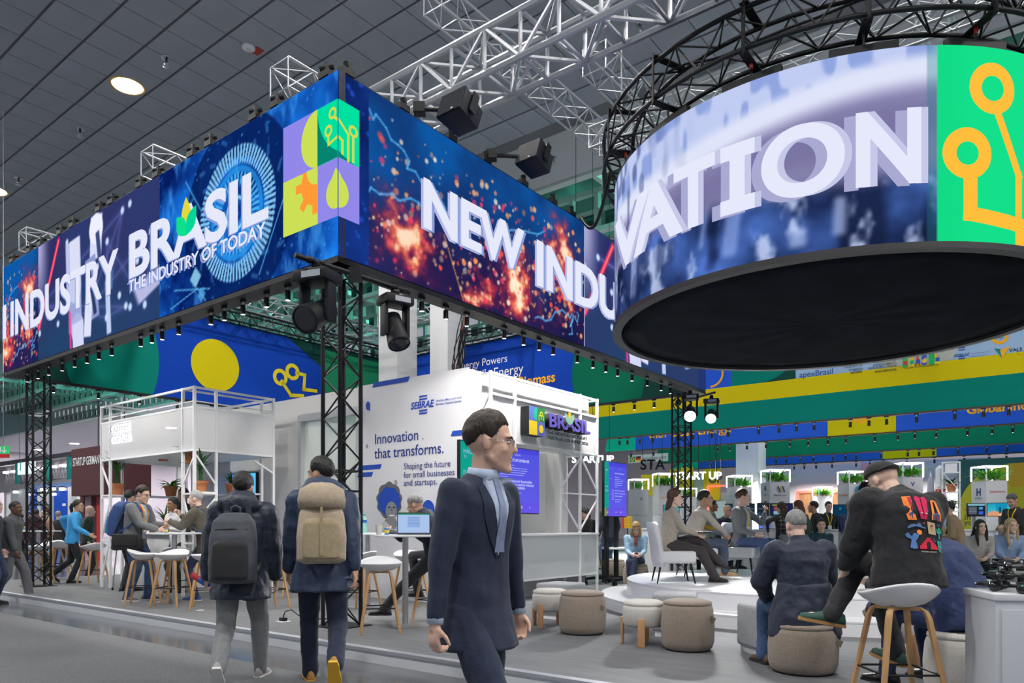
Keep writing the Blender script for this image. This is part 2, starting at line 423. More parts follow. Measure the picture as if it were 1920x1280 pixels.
def sparks(X, Z, w, seed):                   # lightning and glowing sparks, w = width of the clip in metres
    img = lerpc(C8('171a45'), C8('0e5aa8'), np.clip(fbm(X, Z, .9, seed) * 1.7 - .55 + .40 * (Z - .6), 0, 1))
    blend(img, .75 * ss(1.5, .2, Z) * ss(.0, .6, fbm(X, Z, 1.2, seed + 9)), '2b1f52')
    for cx, cz, r, al in ((.13 * w, .50, .75, .8), (.60 * w, .50, .85, .95), (.86 * w, 1.35, .70, .8), (.42 * w, .12, .5, .8), (.86 * w, .70, .5, .7)):
        d = np.hypot((X - cx), Z - cz) + (fbm(X, Z, 6, seed + 3) - .5) * .75
        blend(img, al * .75 * ss(r, 0, d), 'b0264a'); blend(img, al * .9 * ss(r * .66, 0, d), 'ff4f4a'); blend(img, al * ss(r * .44, 0, d), 'ffa060'); blend(img, al * ss(r * .27, 0, d), 'fff2d8')
    r = random.Random(seed)
    for i in range(620):
        if i % 3: cx = r.gauss(r.choice((.13, .62, .86, .45)) * w, .12 * w); cz = r.gauss(.75, .42)
        else: cx = r.uniform(0, w); cz = r.uniform(.05, 1.75)
        disc(img, X, Z, cx, cz, r.choice((.01, .015, .02, .03, .04)), r.choice(('ff9a60', 'ff5a4e', 'ffd0a0', 'ff3f66', 'ffe9cf', 'ffb27a')), r.uniform(.4, .95), .012)
    for i, (p, q) in enumerate((((0, 1.78), (.16 * w, 1.35)), ((.16 * w, 1.35), (.38 * w, .95)), ((0, .85), (.22 * w, .98)), ((.38 * w, .95), (.75 * w, 1.5)), ((.7 * w, .15), (.92 * w, .45)), ((.9 * w, .1), (.95 * w, .5)))):
        bolt(img, X, Z, p, q, 9, seed + i, '3f9be0', .75, .014); bolt(img, X, Z, p, q, 9, seed + i, 'a8e0ff', .5, .003)
    seg(img, X, Z, (.35 * w, .02), (.27 * w, .75), .006, 'ffb050', .9)
    return img
def robot(X, Z, w, seed):                    # white robot arm, pink laser line, glowing node net
    img = lerpc(C8('2c3f77'), C8('35305f'), fbm(X, Z, 1.1, seed)); blend(img, .8 * ss(.75, .1, Z / 2) * fbm(X, Z, .7, seed + 5), '1d4a6a')
    blend(img, .8 * ss(.55, 0, X) * ss(.4, 1.9, Z), 'c9c4ee'); blend(img, .85 * ss(.25, .0, abs(X - .5 - .35 * (Z - 1.2))) * ss(.6, 1.6, Z), '2b2f63')
    r = random.Random(seed); P = [(r.uniform(0, w), r.uniform(.05, 1.95)) for _ in range(13)]
    for i in range(11):
        a, b = r.sample(P, 2); seg(img, X, Z, a, b, .008, '8f90d8', .35, .03); seg(img, X, Z, a, b, .05, '6a6fc0', .22, .08)
    k = w / 4.6
    boxp(img, X, Z, 1.55 * k, 1.35, .30 * k, .42, .06, 'bfc6ea'); boxp(img, X, Z, 1.62 * k, 1.38, .20 * k, .40, .06, 'e2e6fa', .8)
    boxp(img, X, Z, 1.62 * k, .62, .26 * k, .36, .03, '9ea8d8'); disc(img, X, Z, 1.62 * k, .95, .24 * k, 'c6cdf0'); disc(img, X, Z, 1.72 * k, .30, .26 * k, 'b0b8e4')
    boxp(img, X, Z, 1.75 * k, .1, .22 * k, .3, .08, 'd5daf6'); seg(img, X, Z, (1.40 * k, .6), (1.45 * k, 0), .035, 'ff3f8a', .9, .03)
    boxp(img, X, Z, 2.45 * k, 1.62, .22 * k, .34, -.06, 'd9def6'); disc(img, X, Z, 2.45 * k, 1.75, .26 * k, 'eef0ff'); boxp(img, X, Z, 2.55 * k, 1.45, .07 * k, .25, .2, '3c4a80')
    boxp(img, X, Z, 2.3 * k, .85, .2 * k, .5, .15, '8f9bd0'); boxp(img, X, Z, 2.15 * k, .45, .14 * k, .35, -.1, 'dfe4fb'); boxp(img, X, Z, 2.3 * k, .8, .06 * k, .4, .3, '2c3a66')
    boxp(img, X, Z, 2.9 * k, .45, .08 * k, .42, .08, 'c2d0ef'); boxp(img, X, Z, 2.95 * k, .9, .10 * k, .2, .0, '4b86b0')
    blend(img, .9 * ss(.0, .15, X - 3.7 * k - (.55 - Z) * .6) * ss(.62, .5, Z - .2 * (X - 3.7 * k)) * ss(.0, .06, Z - .25 - .3 * (X - 3.9 * k)), 'c8c8ee')
    seg(img, X, Z, (.92 * k, 1.9), (.02, .55), .05, 'ff2f6a', 1, .035); seg(img, X, Z, (.92 * k, 1.9), (.02, .55), .016, 'ff8a7a', 1, .02)
    for cx, cz in P + [(.35 * k, .9), (.9 * k, .5), (3.9 * k, .95), (3.3 * k, .55)]: disc(img, X, Z, cx, cz, .055, 'cfe3ff', .95, .025)
    return img
def eye(X, Z, cx, cz, seed):                 # blue mechanical eye
    img = lerpc(C8('051c62'), C8('1a80f0'), np.clip(fbm(X, Z, 1.6, seed) * 2.3 - .75, 0, 1)); blend(img, .5 * ss(.55, .8, fbm(X * 2, Z * .8, 3.1, seed + 7)), '4fb0ff')
    r = np.hypot((X - cx), (Z - cz)); th = np.arctan2(Z - cz, X - cx)
    blend(img, .85 * ss(.62, .55, abs(r - .95) * 2.2), '061d58')
    blend(img, .9 * ss(.13, .10, abs(r - .72)) * ss(.2, .5, np.sin(th * 72) * .5 + .5), '8fd6ff')
    blend(img, .8 * ss(.10, .07, abs(r - .42)) * ss(.35, .6, np.sin(th * 40) * .5 + .5), '58c6ff'); blend(img, .7 * ss(.05, .02, abs(r - .54)), '2aa0f0')
    blend(img, .8 * ss(.30, .0, r) * fbm(X, Z, 6, seed + 2), '6fe0ff'); blend(img, .9 * ss(.16, .1, r), '0a2f86'); blend(img, .8 * ss(.03, .01, abs(r - .2)), 'a8eaff')
    for k in range(26):
        a = k * 2.4; rr = 1.05 + .25 * math.sin(k * 3.1)
        boxp(img, X, Z, cx + rr * math.cos(a), cz + rr * math.sin(a), .07, .025, a + .8, '5ab4ff', .35)
    for p, q in (((cx - 1.6, cz - .9), (cx - .9, cz - .75)), ((cx - .9, cz - .75), (cx - .7, cz - .95)), ((cx - 1.5, .3), (cx - .6, .15)), ((cx + .5, .1), (cx + 1.0, .9)), ((cx - 1.2, 1.7), (cx - .8, 1.2))): seg(img, X, Z, p, q, .008, '6fd0ff', .8)
    boxp(img, X, Z, cx - .95, cz - .6, .1, .1, .8, '9fe4ff', .8); boxp(img, X, Z, cx - .8, cz - .85, .07, .07, .8, '5fc0ff', .7)
    rr = random.Random(seed)
    for _ in range(240): disc(img, X, Z, cx + rr.uniform(-2, 2.2), rr.uniform(0, 2), rr.uniform(.005, .016), '58b0ff', rr.uniform(.2, .8), .008)
    return img
def srgb_lin(c): c = np.clip(c, 0, 1); return np.where(c <= .04045, c / 12.92, ((c + .055) / 1.055) ** 2.4)
def grid_mesh(name, x, z, fn, paint, m):
    X, Z = np.meshgrid(x, z, indexing='ij'); img = paint(X, Z); nx, nz = X.shape
    P = fn(X, Z).reshape(-1, 3)
    idx = np.arange(nx * nz).reshape(nx, nz)
    Fq = np.stack([idx[:-1, :-1], idx[1:, :-1], idx[1:, 1:], idx[:-1, 1:]], -1).reshape(-1, 4)
    me = bpy.data.meshes.new(name); me.vertices.add(nx * nz); me.vertices.foreach_set('co', P.ravel())
    me.loops.add(Fq.size); me.loops.foreach_set('vertex_index', Fq.ravel().astype(np.int32))
    me.polygons.add(len(Fq)); me.polygons.foreach_set('loop_start', np.arange(0, Fq.size, 4, dtype=np.int32)); me.update()
    a = me.color_attributes.new('Col', 'FLOAT_COLOR', 'POINT'); c = np.ones((nx * nz, 4)); c[:, :3] = srgb_lin(img.reshape(-1, 3))
    a.data.foreach_set('color', c.ravel()); me.materials.append(m); return me
m_led = attr_emit('led_picture', 1.0)
m_ledw = em('e6e9fb', 1.0); m_ledw2 = em('8fa0d8', 1.0); m_ledw3 = em('b4bbe6', 1.0)
def xs(x0, x1, d=.017): return np.linspace(x0, x1, int((x1 - x0) / d) + 1)

# ---- left screen
led_l = thing('led_wall', 'long left LED wall reading INDUSTRY BRASIL above the coffee corner', 'LED screen', W(-LLEN, 0), TH)
cuts = [0, LF(72, 600)[0], LF(299, 500)[0], LLEN]
ex, ez = LF(432, 405)
def paint_l(X, Z):
    V = Z - LZ0; img = sparks(X + 2.6, V, 4.4, 31)
    b = robot(X - cuts[1], V, cuts[2] - cuts[1], 5); m = (X > cuts[1]) & (X <= cuts[2]); img[m] = b[m]
    e = eye(X, V, ex + .12, ez - LZ0, 77); m = X > cuts[2]; img[m] = e[m]
    return img
put('screen', grid_mesh('screen', xs(0, LLEN), xs(LZ0, LZ1), lambda X, Z: np.stack([X, 0 * X, Z], -1), paint_l, m_led), led_l)
MB().box(0, LLEN, .012, .10, LZ0 - .02, LZ1 + .02).obj('cabinet_back', M_BLACK, led_l)
MB().box(-.06, LLEN - .0, .0, .26, LZ0 - .07, LZ0 - .01).obj('bottom_frame', M_BLACK, led_l)
def ltext(s, p_bl, p_tl, p_br, mats, bold, th=.02, gh=(.035,)):
    x0, z0 = LF(*p_bl); _, z1 = LF(*p_tl); x1, _ = LF(*p_br)
    for k, (m, dx) in enumerate(zip(mats, (0,) + tuple(gh))):
        text(s, 1, m, led_l, x0 - dx, -.012 + .004 * k, z0 - dx * .4, bold, width=x1 - x0, height=z1 - z0, ext=.001)
ltext('INDUSTRY', (20, 629), (20, 563), (221, 540), (m_ledw, m_ledw2), .03)
ltext('I', (5, 635), (5, 572), (11, 572), (m_ledw, m_ledw2), .03)
ltext('BRASIL', (241, 521), (241, 437), (500, 395), (m_ledw, m_ledw2), .03)
ltext('THE INDUSTRY OF TODAY', (243, 548), (243, 526), (499, 440), (m_ledw, m_ledw2), .012, gh=(.05,))
# the leaf that replaces the bar of the A
lx, lz = LF(349, 410)
def leaf(cx, cz, dx, dz, w, n=12):
    L = math.hypot(dx, dz); nx, nz = -dz / L, dx / L
    up = [(cx + dx * t / n + nx * w * math.sin(PI * t / n), cz + dz * t / n + nz * w * math.sin(PI * t / n)) for t in range(n + 1)]
    dn = [(cx + dx * t / n - nx * w * math.sin(PI * t / n), cz + dz * t / n - nz * w * math.sin(PI * t / n)) for t in range(n - 1, 0, -1)]
    return up + dn
decal('leaf_mark', flat(leaf(lx + .03, lz - .22, 0, .50, .12), -.018), em('e2d93a'), led_l)
decal('leaf_mark', flat(leaf(lx + .03, lz - .24, .26, .34, .12), -.020), em('00d89a'), led_l)
decal('leaf_mark', flat(leaf(lx + .03, lz - .24, -.24, .30, .12), -.021), em('10e08a'), led_l)

# ---- right screen
led_r = thing('led_wall', 'right LED wall with white NEW INDU lettering over glowing sparks', 'LED screen', W(0, 0), TH + PI / 2)
RL = 9.98
rc = [RF(692, 300)[0], RF(1096, 500)[0], RF(1310, 700)[0]]
def paint_r(X, Z):
    V = Z - LZ0; img = lerpc(C8('0b1f5a'), C8('16388c'), np.clip(fbm(X, V, 2, 13) * 1.5 - .3, 0, 1))
    rr = random.Random(5)
    for _ in range(50): disc(img, X, V, rr.uniform(0, .7), rr.uniform(0, 2), rr.uniform(.01, .04), '2a5fe0', .6, .02)
    s = sparks(X - rc[0], V, rc[1] - rc[0], 41); m = X > rc[0]; img[m] = s[m]
    s = robot(X - rc[1], V, (rc[2] - rc[1]) * 1.0, 6); m = X > rc[1]; img[m] = s[m]
    m = X > rc[2]; img[m] = C8('23356e'); blend(img, (X > rc[1]) * ss(.012, .006, abs(X - rc[1])), 'b8c8e8')
    return img
put('screen', grid_mesh('screen', xs(0, RL), xs(LZ0, LZ1), lambda X, Z: np.stack([X, 0 * X, Z], -1), paint_r, m_led), led_r)
MB().box(.012, RL, .012, .10, LZ0 - .02, LZ1 + .02).obj('cabinet_back', M_BLACK, led_r)
MB().box(-.01, RL, .0, .26, LZ0 - .07, LZ0 - .01).obj('bottom_frame', M_BLACK, led_r)
def rtext(s, p_bl, p_tl, p_br, bold):
    x0, z0 = RF(*p_bl); _, z1 = RF(*p_tl); x1, _ = RF(*p_br)
    for k, (m, dx) in enumerate(((m_ledw, 0), (m_ledw2, .05), (m_ledw3, -.035))):
        text(s, 1, m, led_r, x0 + dx, -.014 + .004 * k, z0 - .012 * k, bold, width=x1 - x0, height=z1 - z0, ext=.001)
rtext('NEW', (789, 420), (789, 325), (979, 418), .035)
x0, z0 = RF(1002, 522); _, z1 = RF(1002, 440); x1, _ = RF(1165, 500)
rtext('INDU', (1002, 529), (1002, 442), (1158, 500), .035)

# ---- picture tiles wrapped around the front corner
def corner_decal(name, mb, m):
    for side in (0, 1):
        bm = bmesh.new(); vv = [bm.verts.new(p) for p in mb.v]
        for f in mb.f: bm.faces.new([vv[i] for i in f])
        bmesh.ops.bisect_plane(bm, geom=bm.verts[:] + bm.edges[:] + bm.faces[:], plane_co=(0, 0, 0), plane_no=(1, 0, 0), clear_outer=side == 0, clear_inner=side == 1)
        if len(bm.faces):
            for v in bm.verts:
                if side == 0: v.co.x += LLEN
            me = bpy.data.meshes.new(name); bm.to_mesh(me); me.materials.append(m); put(name, me, led_l if side == 0 else led_r)
        bm.free()
q0, q1, qz = -.975, .29, 4.62; h = .6325; xm = q0 + h; zm = qz + h
def sq(x0, x1, z0, z1, y): return flat([(x0, z0), (x1, z0), (x1, z1), (x0, z1)], y)
PUR, LIM, GRN, DGR, ORG = '9188ea', 'cde055', '00e0a0', '058570', 'ff9a36'
corner_decal('picture_tile', sq(q0, xm, zm, zm + h, -.006), em(PUR)); corner_decal('picture_tile', sq(xm, q1, zm, zm + h, -.006), em(GRN))
corner_decal('picture_tile', sq(q0, xm, qz, zm, -.006), em(LIM)); corner_decal('picture_tile', sq(xm, q1, qz, zm, -.006), em(PUR))
corner_decal('half_disc', flat(circ(xm, zm + h / 2, h * .46, h * .5, 30, PI / 2, 3 * PI / 2), -.009), em(LIM))
corner_decal('quarter_field', flat([(xm, zm), (q1, zm)] + circ(q1, zm + h, h * 1.0, h * 1.0, 20, 3 * PI / 2, PI), -.009), em(DGR))
corner_decal('drop', flat([(xm + h * .5, zm - h * .16)] + circ(xm + h * .5, qz + h * .42, h * .26, h * .28, 28, .35 * PI, -1.35 * PI), -.009), em(LIM))
gear = []
for k in range(8):
    a = k * PI / 4
    for da, rr in ((-.2, .40), (-.14, .56), (.14, .56), (.2, .40)): gear.append((xm - .04 + h * rr * math.cos(a + da), zm - h * .25 + h * rr * math.sin(a + da)))
bmg = MB(); bmg.v = [(min(max(x, q0 + .1), xm), -.009, min(z, zm - .002)) for x, z in gear]; bmg.f = [tuple(range(len(gear)))]
corner_decal('gear', bmg, em(ORG)); corner_decal('gear_hole', flat(circ(xm, zm, h * .30, h * .30, 20, PI, 1.5 * PI) + [(xm, zm)], -.011), em(LIM))
cc = MB()
for x, z in ((-.14, .50), (-.21, .33), (.14, .36)): ringpoly(cc, x + .06, zm + z, .035, .065, -.011, 20)
strip(cc, [(-.05, zm + .45), (.13, zm + .30), (.13, zm + .01)], .03, -.011); strip(cc, [(-.15, zm + .27), (-.15, zm + .18), (-.0, zm + .22), (.05, zm + .2), (.05, zm + .06)], .03, -.011); strip(cc, [(.20, zm + .30), (.20, zm + .03)], .03, -.011)
corner_decal('circuit_mark', cc, em('d8d84a'))

# ================================================================== TRUSSES
def truss(name, label, p0, p1, w, h, rc_, rb, step, m, cat='truss', up=(0, 0, 1), group=None, n=6, verticals=False):
    """box truss: four chords and zigzag braces, every tube a part of its own"""
    p0, p1 = Vector(p0), Vector(p1); d = p1 - p0; L = d.length; z = d / L; up = Vector(up)
    if abs(z.dot(up)) > .99: up = UB
    x = z.cross(up).normalized(); y = x.cross(z) * -1
    t = thing(name, label, cat, p0, 0, group)
    cor = [(x * sx * w / 2 + y * sy * h / 2) for sx, sy in ((-1, -1), (1, -1), (1, 1), (-1, 1))]
    for c in cor: rod('chord', c, c + z * L, rc_, m, t, n)
    k = max(1, round(L / step)); st = L / k
    for f in range(4):
        c0, c1 = cor[f], cor[(f + 1) % 4]
        for i in range(k):
            a, b = (c0, c1) if (i + f) % 2 == 0 else (c1, c0)
            rod('brace', a + z * st * i, b + z * st * (i + 1), rb, m, t, 5)
            if verticals: rod('brace', c0 + z * st * i, c1 + z * st * i, rb, m, t, 5)
        rod('brace', c0, c1, rb, m, t, 5); rod('brace', c0 + z * L, c1 + z * L, rb, m, t, 5)
    return t
def col_truss(a, b, label):
    t = truss('truss_column', label, W(a, b, PZ), W(a, b, LZ0 - .02), .30, .30, .025, .0105, .24, M_BLACK)
    MB().box(-.24, .24, -.24, .24, 0, .012).obj('base_plate', M_BLACK, t, rz=TH)
    for z in (1.55, 1.78, 3.3): 
        for sx, sy in ((1, 0), (-1, 0), (0, 1), (0, -1)):
            c = UA * .15 * sx + UB * .15 * sy; e = (UB if sx else UA) * .15
            rod('spacer', c - e + Vector((0, 0, z)), c + e + Vector((0, 0, z)), .011, M_BLACK, t, 5)
    return t
col_truss(-.39, .37, 'black truss column under the front corner of the LED header')
col_truss(-9.35, .42, 'black truss column at far left holding up the end of the LED wall')
col_truss(-.40, 9.62, 'black truss column under the far right end of the LED wall, carrying two lit moving heads')
col_truss(-9.5, 9.6, 'black truss column in the hidden back corner of the LED header')
SZ = 7.25
truss('silver_truss', 'big silver box truss crossing above the LED walls towards the ring', W(-9.9, 2.62, SZ + .3), W(7.8, 2.62, SZ + .3), .60, .60, .044, .027, .60, M_SILVER, verticals=True)
truss('silver_truss', 'thin silver truss with black straps ending left of the ring truss', W(-.35, 5.9, 8.0), W(9, 5.9, 8.0), .36, .36, .020, .008, .36, M_SILVER)
truss('silver_truss', 'silver truss crossing behind the ring at an angle', W(.55, 4.4, 8.35), W(.55, 11.0, 8.35), .40, .40, .020, .009, .4, M_SILVER)
truss('silver_truss', 'short silver truss end above the big box truss at top centre', W(-.75, 2.25, 8.6), W(-.75, 7.5, 8.6), .34, .34, .020, .010, .34, M_SILVER)
truss('silver_truss', 'silver truss running over the ring truss near the top edge', W(2.2, 3.6, 8.7), W(9.5, 3.6, 8.7), .4, .4, .022, .010, .4, M_SILVER)
truss('silver_truss', 'silver truss sloping away over the right side of the ring', W(4.6, 1.5, 9.2), W(4.6, 12, 9.2), .4, .4, .022, .010, .42, M_SILVER)
for a, lb in ((-1.35, 'silver truss end sticking up behind the BRASIL picture of the left LED wall'), (-4.65, 'silver truss end sticking up above the middle of the left LED wall'), (-9.5, 'silver truss end above the far left end of the LED wall')):
    truss('silver_truss', lb, W(a, .2, 6.72), W(a, 9.7, 6.72), .36, .36, .018, .009, .36, M_SILVER)
truss('silver_truss', 'silver truss above the blue banner that reads biomass', W(-9.4, 9.2, 7.12), W(-.5, 9.2, 7.12), .36, .36, .018, .009, .36, M_SILVER)
truss('black_truss', 'black truss along the top of the blue banner with the yellow circle', W(-9.82, .35, 6.36), W(-9.82, 9.8, 6.36), .28, .28, .022, .010, .28, M_BLACK)
truss('black_truss', 'black truss along the top of the blue biomass banner', W(-9.7, 9.82, 6.36), W(-.3, 9.82, 6.36), .28, .28, .022, .010, .28, M_BLACK)

# ---- clamps on top of the left and right LED walls
clamp = MB().cbox((0, .05, .035), (.16, .1, .07)).cbox((.02, .05, .10), (.05, .06, .12)).tube((-.05, .0, .10), (.07, .1, .13), .028).mesh('rigging_clamp', M_BLACK)
def add_clamp(root, x): putm('rigging_clamp', clamp, root, Matrix.Translation((x, 0, LZ1 + .02)))
for px in (20, 52, 72, 109, 132, 182, 205, 258, 290, 355, 388, 472, 512, 605): add_clamp(led_l, LF(px, 300)[0])
for px in (655, 760, 850, 915, 985, 1040, 1075): add_clamp(led_r, RF(px, 300)[0])

# ================================================================== BANNERS
BLU, B2, TEAL, DK, YEL = (.004, .050, .40), (.012, .09, .55), (.0, .20, .15), (.006, .055, .045), (.60, .50, .004)
m_blue = mat('banner_blue', BLU, .85, spec=.15); m_blue2 = mat('banner_royal', (.02, .10, .62), .85, spec=.15); m_teal = mat('banner_teal', TEAL, .85, spec=.15); m_dgr = mat('banner_dark_green', DK, .85, spec=.15)
m_yel = mat('banner_yellow', YEL, .85, spec=.15); m_green = mat('banner_green', (.0, .135, .075), .85, spec=.15); m_org = mat('banner_orange', (.85, .42, .02), .85, spec=.15)
m_bright = mat('banner_emerald', (.0, .42, .27), .85, spec=.15); m_txtw = mat('print_white', (.85, .87, .9), .7)
bn_l = thing('fabric_banner', 'blue fabric banner with a green disc and a yellow circle behind the left LED wall', 'banner', W(-9.95, .05), TH + PI / 2)
def BL(px, py): return onface(px, py, -9.95, .05, 'b')
MB().box(0, 9.85, 0, .03, LZ0, LZ1).obj('fabric', m_blue, bn_l)
MB().box(0, 9.85, -.03, .06, LZ0 - .05, LZ0).obj('bottom_rail', M_BLACK, bn_l)
xg0 = BL(118, 690)[0]; xg1 = BL(298, 640)[0]
decal('dark_field', sq(0, xg0 + .6, LZ0, LZ1, -.004), m_dgr, bn_l)
cgx = (xg0 + xg1) / 2; rgx = (xg1 - xg0) / 2
decal('green_disc', flat([(x, max(LZ0, min(LZ1, z))) for x, z in circ(cgx, LZ0 + .75, rgx, 1.45, 60)], -.008), m_teal, bn_l)
c0, z0 = BL(404, 685); decal('yellow_disc', flat(circ(c0, z0, BL(448, 690)[0] - c0, .62, 48), -.010), m_yel, bn_l)
x2 = BL(600, 690)[0]
decal('dark_field', flat([(x2 + 3, LZ0), (x2 + 3, LZ1), (BL(540, 640)[0], LZ1)] + [(x2 + .35 * math.sin(t), LZ0 + 2 * (1 - t / (PI / 2)) * .9) for t in np.linspace(.4, PI / 2, 8)], -.006), m_dgr, bn_l)
decal('green_field', sq(BL(606, 690)[0], 9.84, LZ0, LZ1 - .1, -.009), mat('banner_mid_green', (.0, .22, .09), .8), bn_l)  # plain printed green, the banner's own colour
cm = MB()
for px, py in ((525, 707), (548, 697)): x, z = BL(px, py); ringpoly(cm, x, z, .12, .22, -.012, 24)
P = [BL(*p) for p in ((528, 715), (545, 741), (567, 742))]; strip(cm, P, .09, -.012)
P = [BL(*p) for p in ((556, 699), (571, 703), (569, 730), (592, 733))]; strip(cm, P, .09, -.012)
decal('circuit_mark', cm, mat('banner_lime', (.72, .60, .01), .8), bn_l)

bn_r = thing('fabric_banner', 'blue fabric banner that reads Energy Powers and Biomass behind the right LED wall', 'banner', W(-9.95, 9.95), TH)
def BR(px, py): return onface(px, py, -9.95, 9.95, 'a')
MB().box(0, 9.9, 0, .03, LZ0, LZ1).obj('fabric', m_blue, bn_r)
MB().box(0, 9.9, -.03, .06, LZ0 - .05, LZ0).obj('bottom_rail', M_BLACK, bn_r)
for s, p0, p1, hgt, m, bd in (('Energy Powers', (858, 694), (950, 674), .30, m_txtw, 0), ("Brasil's Energy", (866, 717), (980, 697), .30, m_txtw, 0), ('with Biomass', (930, 731), (1042, 718), .34, m_org, .02)):
    x0, z0 = BR(*p0); x1, _ = BR(*p1); text(s, 1, m, bn_r, x0, -.008, z0, bd, width=x1 - x0)
xg0, xg1 = BR(1073, 690)[0], BR(1212, 735)[0]
decal('green_disc', flat([(x, max(LZ0, min(LZ1, z))) for x, z in circ((xg0 + xg1) / 2, LZ0 + .75, (xg1 - xg0) / 2, 1.5, 60)], -.010), m_green, bn_r)
decal('dark_field', flat([(xg0 + (xg1 - xg0) * .55, LZ0), (9.88, LZ0), (9.88, LZ1), (xg0 + (xg1 - xg0) * .8, LZ1)], -.006), m_dgr, bn_r)
x, z = BR(1141, 672); decal('yellow_patch', sq(x - .08, x + .08, z - .06, z + .06, -.012), m_yel, bn_r)
x, z = BR(785, 700); decal('yellow_disc', flat(circ(x, LZ0 + .35, .5, .5, 30), -.008), m_yel, bn_r)

# fascia strips over the startup area
def fascia(b, a0, a1, label, layers, z1=6.2):
    t = thing('fascia_banner', label, 'banner', W(a0, b), TH)
    for z0, z2, m in layers: MB().box(0, a1 - a0, 0, .05, z0, z2).obj('fabric_band', m, t)
    MB().box(0, a1 - a0, -.012, .07, LZ0 - .045, LZ0 - .002).obj('bottom_rail', mat('dark_rail', (.05, .03, .015), .5), t)
    return t
FA = -7.0
fa1 = fascia(16, FA, 12.5, 'long fascia of a logo strip over yellow and green bands behind the LED ring', [(LZ0, 4.92, m_teal), (4.92, 5.42, m_yel), (5.42, 6.25, m_blue2)])
def F1(px, py): return onface(px, py, FA, 16, 'a')
def patch(root, fn, name, p0, p1, m, y, z0=None, z1=None):
    x0, za = fn(*p0); x1, zb = fn(*p1); return decal(name, sq(x0, x1, z0 if z0 is not None else za, z1 if z1 is not None else zb, y), m, root)
xa, xb, xc, xd = F1(1330, 720)[0], F1(1371, 720)[0], F1(1492, 700)[0], F1(1790, 660)[0]
m_logo = mat('logo_strip_pale_blue', (.30, .46, .66), .8)
decal('teal_panel', sq(xb, xc, 5.42, 6.25, -.004), m_teal, fa1)
decal('dark_corner', flat([(xc, 5.42)] + circ(xc - 1.05, 6.25, 1.05, .83, 12, 0, -PI / 2), -.008), m_dgr, fa1)
decal('dark_corner', flat([(xb, 6.25)] + circ(xb - .6, 5.85, .6, .4, 12, PI / 2, 0), -.008), m_dgr, fa1)
decal('logo_strip', sq(xc, 19.4, 5.42, 6.0, -.004), m_logo, fa1)
rm = MB(); ringpoly(rm, xa + .05, 5.85, .34, .40, -.012, 24, -PI / 2, PI / 4); decal('circuit_mark', rm, m_org, fa1)
xl = F1(1650, 690)[0]; xr = F1(1795, 660)[0]
decal('pale_disc', flat([(x, max(5.42, min(6.0, z))) for x, z in circ((xl + xr) / 2, 5.75, (xr - xl) / 2, .62, 40)], -.010), mat('logo_disc_pale', (.42, .45, .40), .8), fa1)
m_ink = mat('print_ink', (.02, .035, .05), .8); m_navy = mat('print_navy', (.01, .08, .30), .8)
def ftext(root, fn, s, p0, p1, m, bd=0, y=-.014, height=None, **kw):
    x0, z0 = fn(*p0); x1, _ = fn(*p1); return text(s, 1, m, root, x0, y, z0, bd, width=x1 - x0, height=height, **kw)
ftext(fa1, F1, 'apexBrasil', (1499, 708), (1562, 697), m_navy, .01)
ftext(fa1, F1, 'organized by:', (1499, 685), (1536, 680), m_ink)
for i, s in enumerate(('MINISTRY OF', 'FOREIGN', 'AFFAIRS')): ftext(fa1, F1, s, (1583 + (0, 9, 12)[i], 691 + i * 5), (1617, 686 + i * 5), m_ink, .01 if i else 0)
for i, s in enumerate(('MINISTRY OF', 'DEVELOPMENT,', 'INDUSTRY, TRADE', 'AND SERVICES')): ftext(fa1, F1, s, (1640 - (0, 3, 12, 0)[i], 681 + i * 6), (1681, 676 + i * 6), m_ink, .01 if i else 0)
ftext(fa1, F1, 'BRAZILIAN GOVERNMENT', (1697, 667), (1756, 660), m_ink, .01); ftext(fa1, F1, 'STANDING WITH THE BRAZILIAN PEOPLE', (1695, 692), (1760, 684), m_ink, .005)
cols = [mat('print_g', (.0, .45, .12), .8), mat('print_y', (.8, .6, .02), .8), mat('print_r', (.6, .04, .03), .8), mat('print_b', (.02, .1, .5), .8)]
for i, ch in enumerate('BRASIL'): x, z = F1(1692 + i * 12, 688 - i * 1.3); text(ch, 1, cols[i % 4], fa1, x, -.014, z, .05, width=F1(1703 + i * 12, 688)[0] - x, height=.27)
for i, c in enumerate((2, 0, 3, 1, 0, 3)): x, z = F1(1694 + i * 12, 686 - i * 1.3); decal('letter_fill', sq(x, x + .09, z + .02, z + .12, -.016), cols[c], fa1)
ftext(fa1, F1, 'institutional partnership:', (1788, 646), (1882, 634), m_ink); ftext(fa1, F1, 'SEBRAE', (1788, 670), (1818, 662), m_navy, .02, shear=.2)
for k in range(4): x, z = F1(1797, 674 - k * 4 - (8 if k > 1 else 0)); decal('stripe', sq(x, x + .14, z, z + .03, -.014), m_navy, fa1)
ftext(fa1, F1, 'Brazilian Micro and Small', (1820, 664), (1854, 660), m_navy); ftext(fa1, F1, 'Business Support Service', (1820, 669), (1852, 664), m_navy)
x, z = F1(1879, 662); decal('partner_mark', flat([(x - .16, z + .14), (x - .02, z + .10), (x, z - .12)], -.014), mat('print_petrol', (.0, .22, .20), .8), fa1); decal('partner_mark', flat([(x, z - .12), (x - .04, z + .08), (x + .16, z + .14)], -.015), m_org, fa1)
ftext(fa1, F1, 'VALE', (1892, 660), (1917, 656), m_ink, .01)
rm = MB()
for px, py in ((1840, 628), (1875, 632)): x, z = F1(px, py); ringpoly(rm, x, z, .10, .17, -.012, 20)
decal('circuit_mark', rm, m_org, fa1)

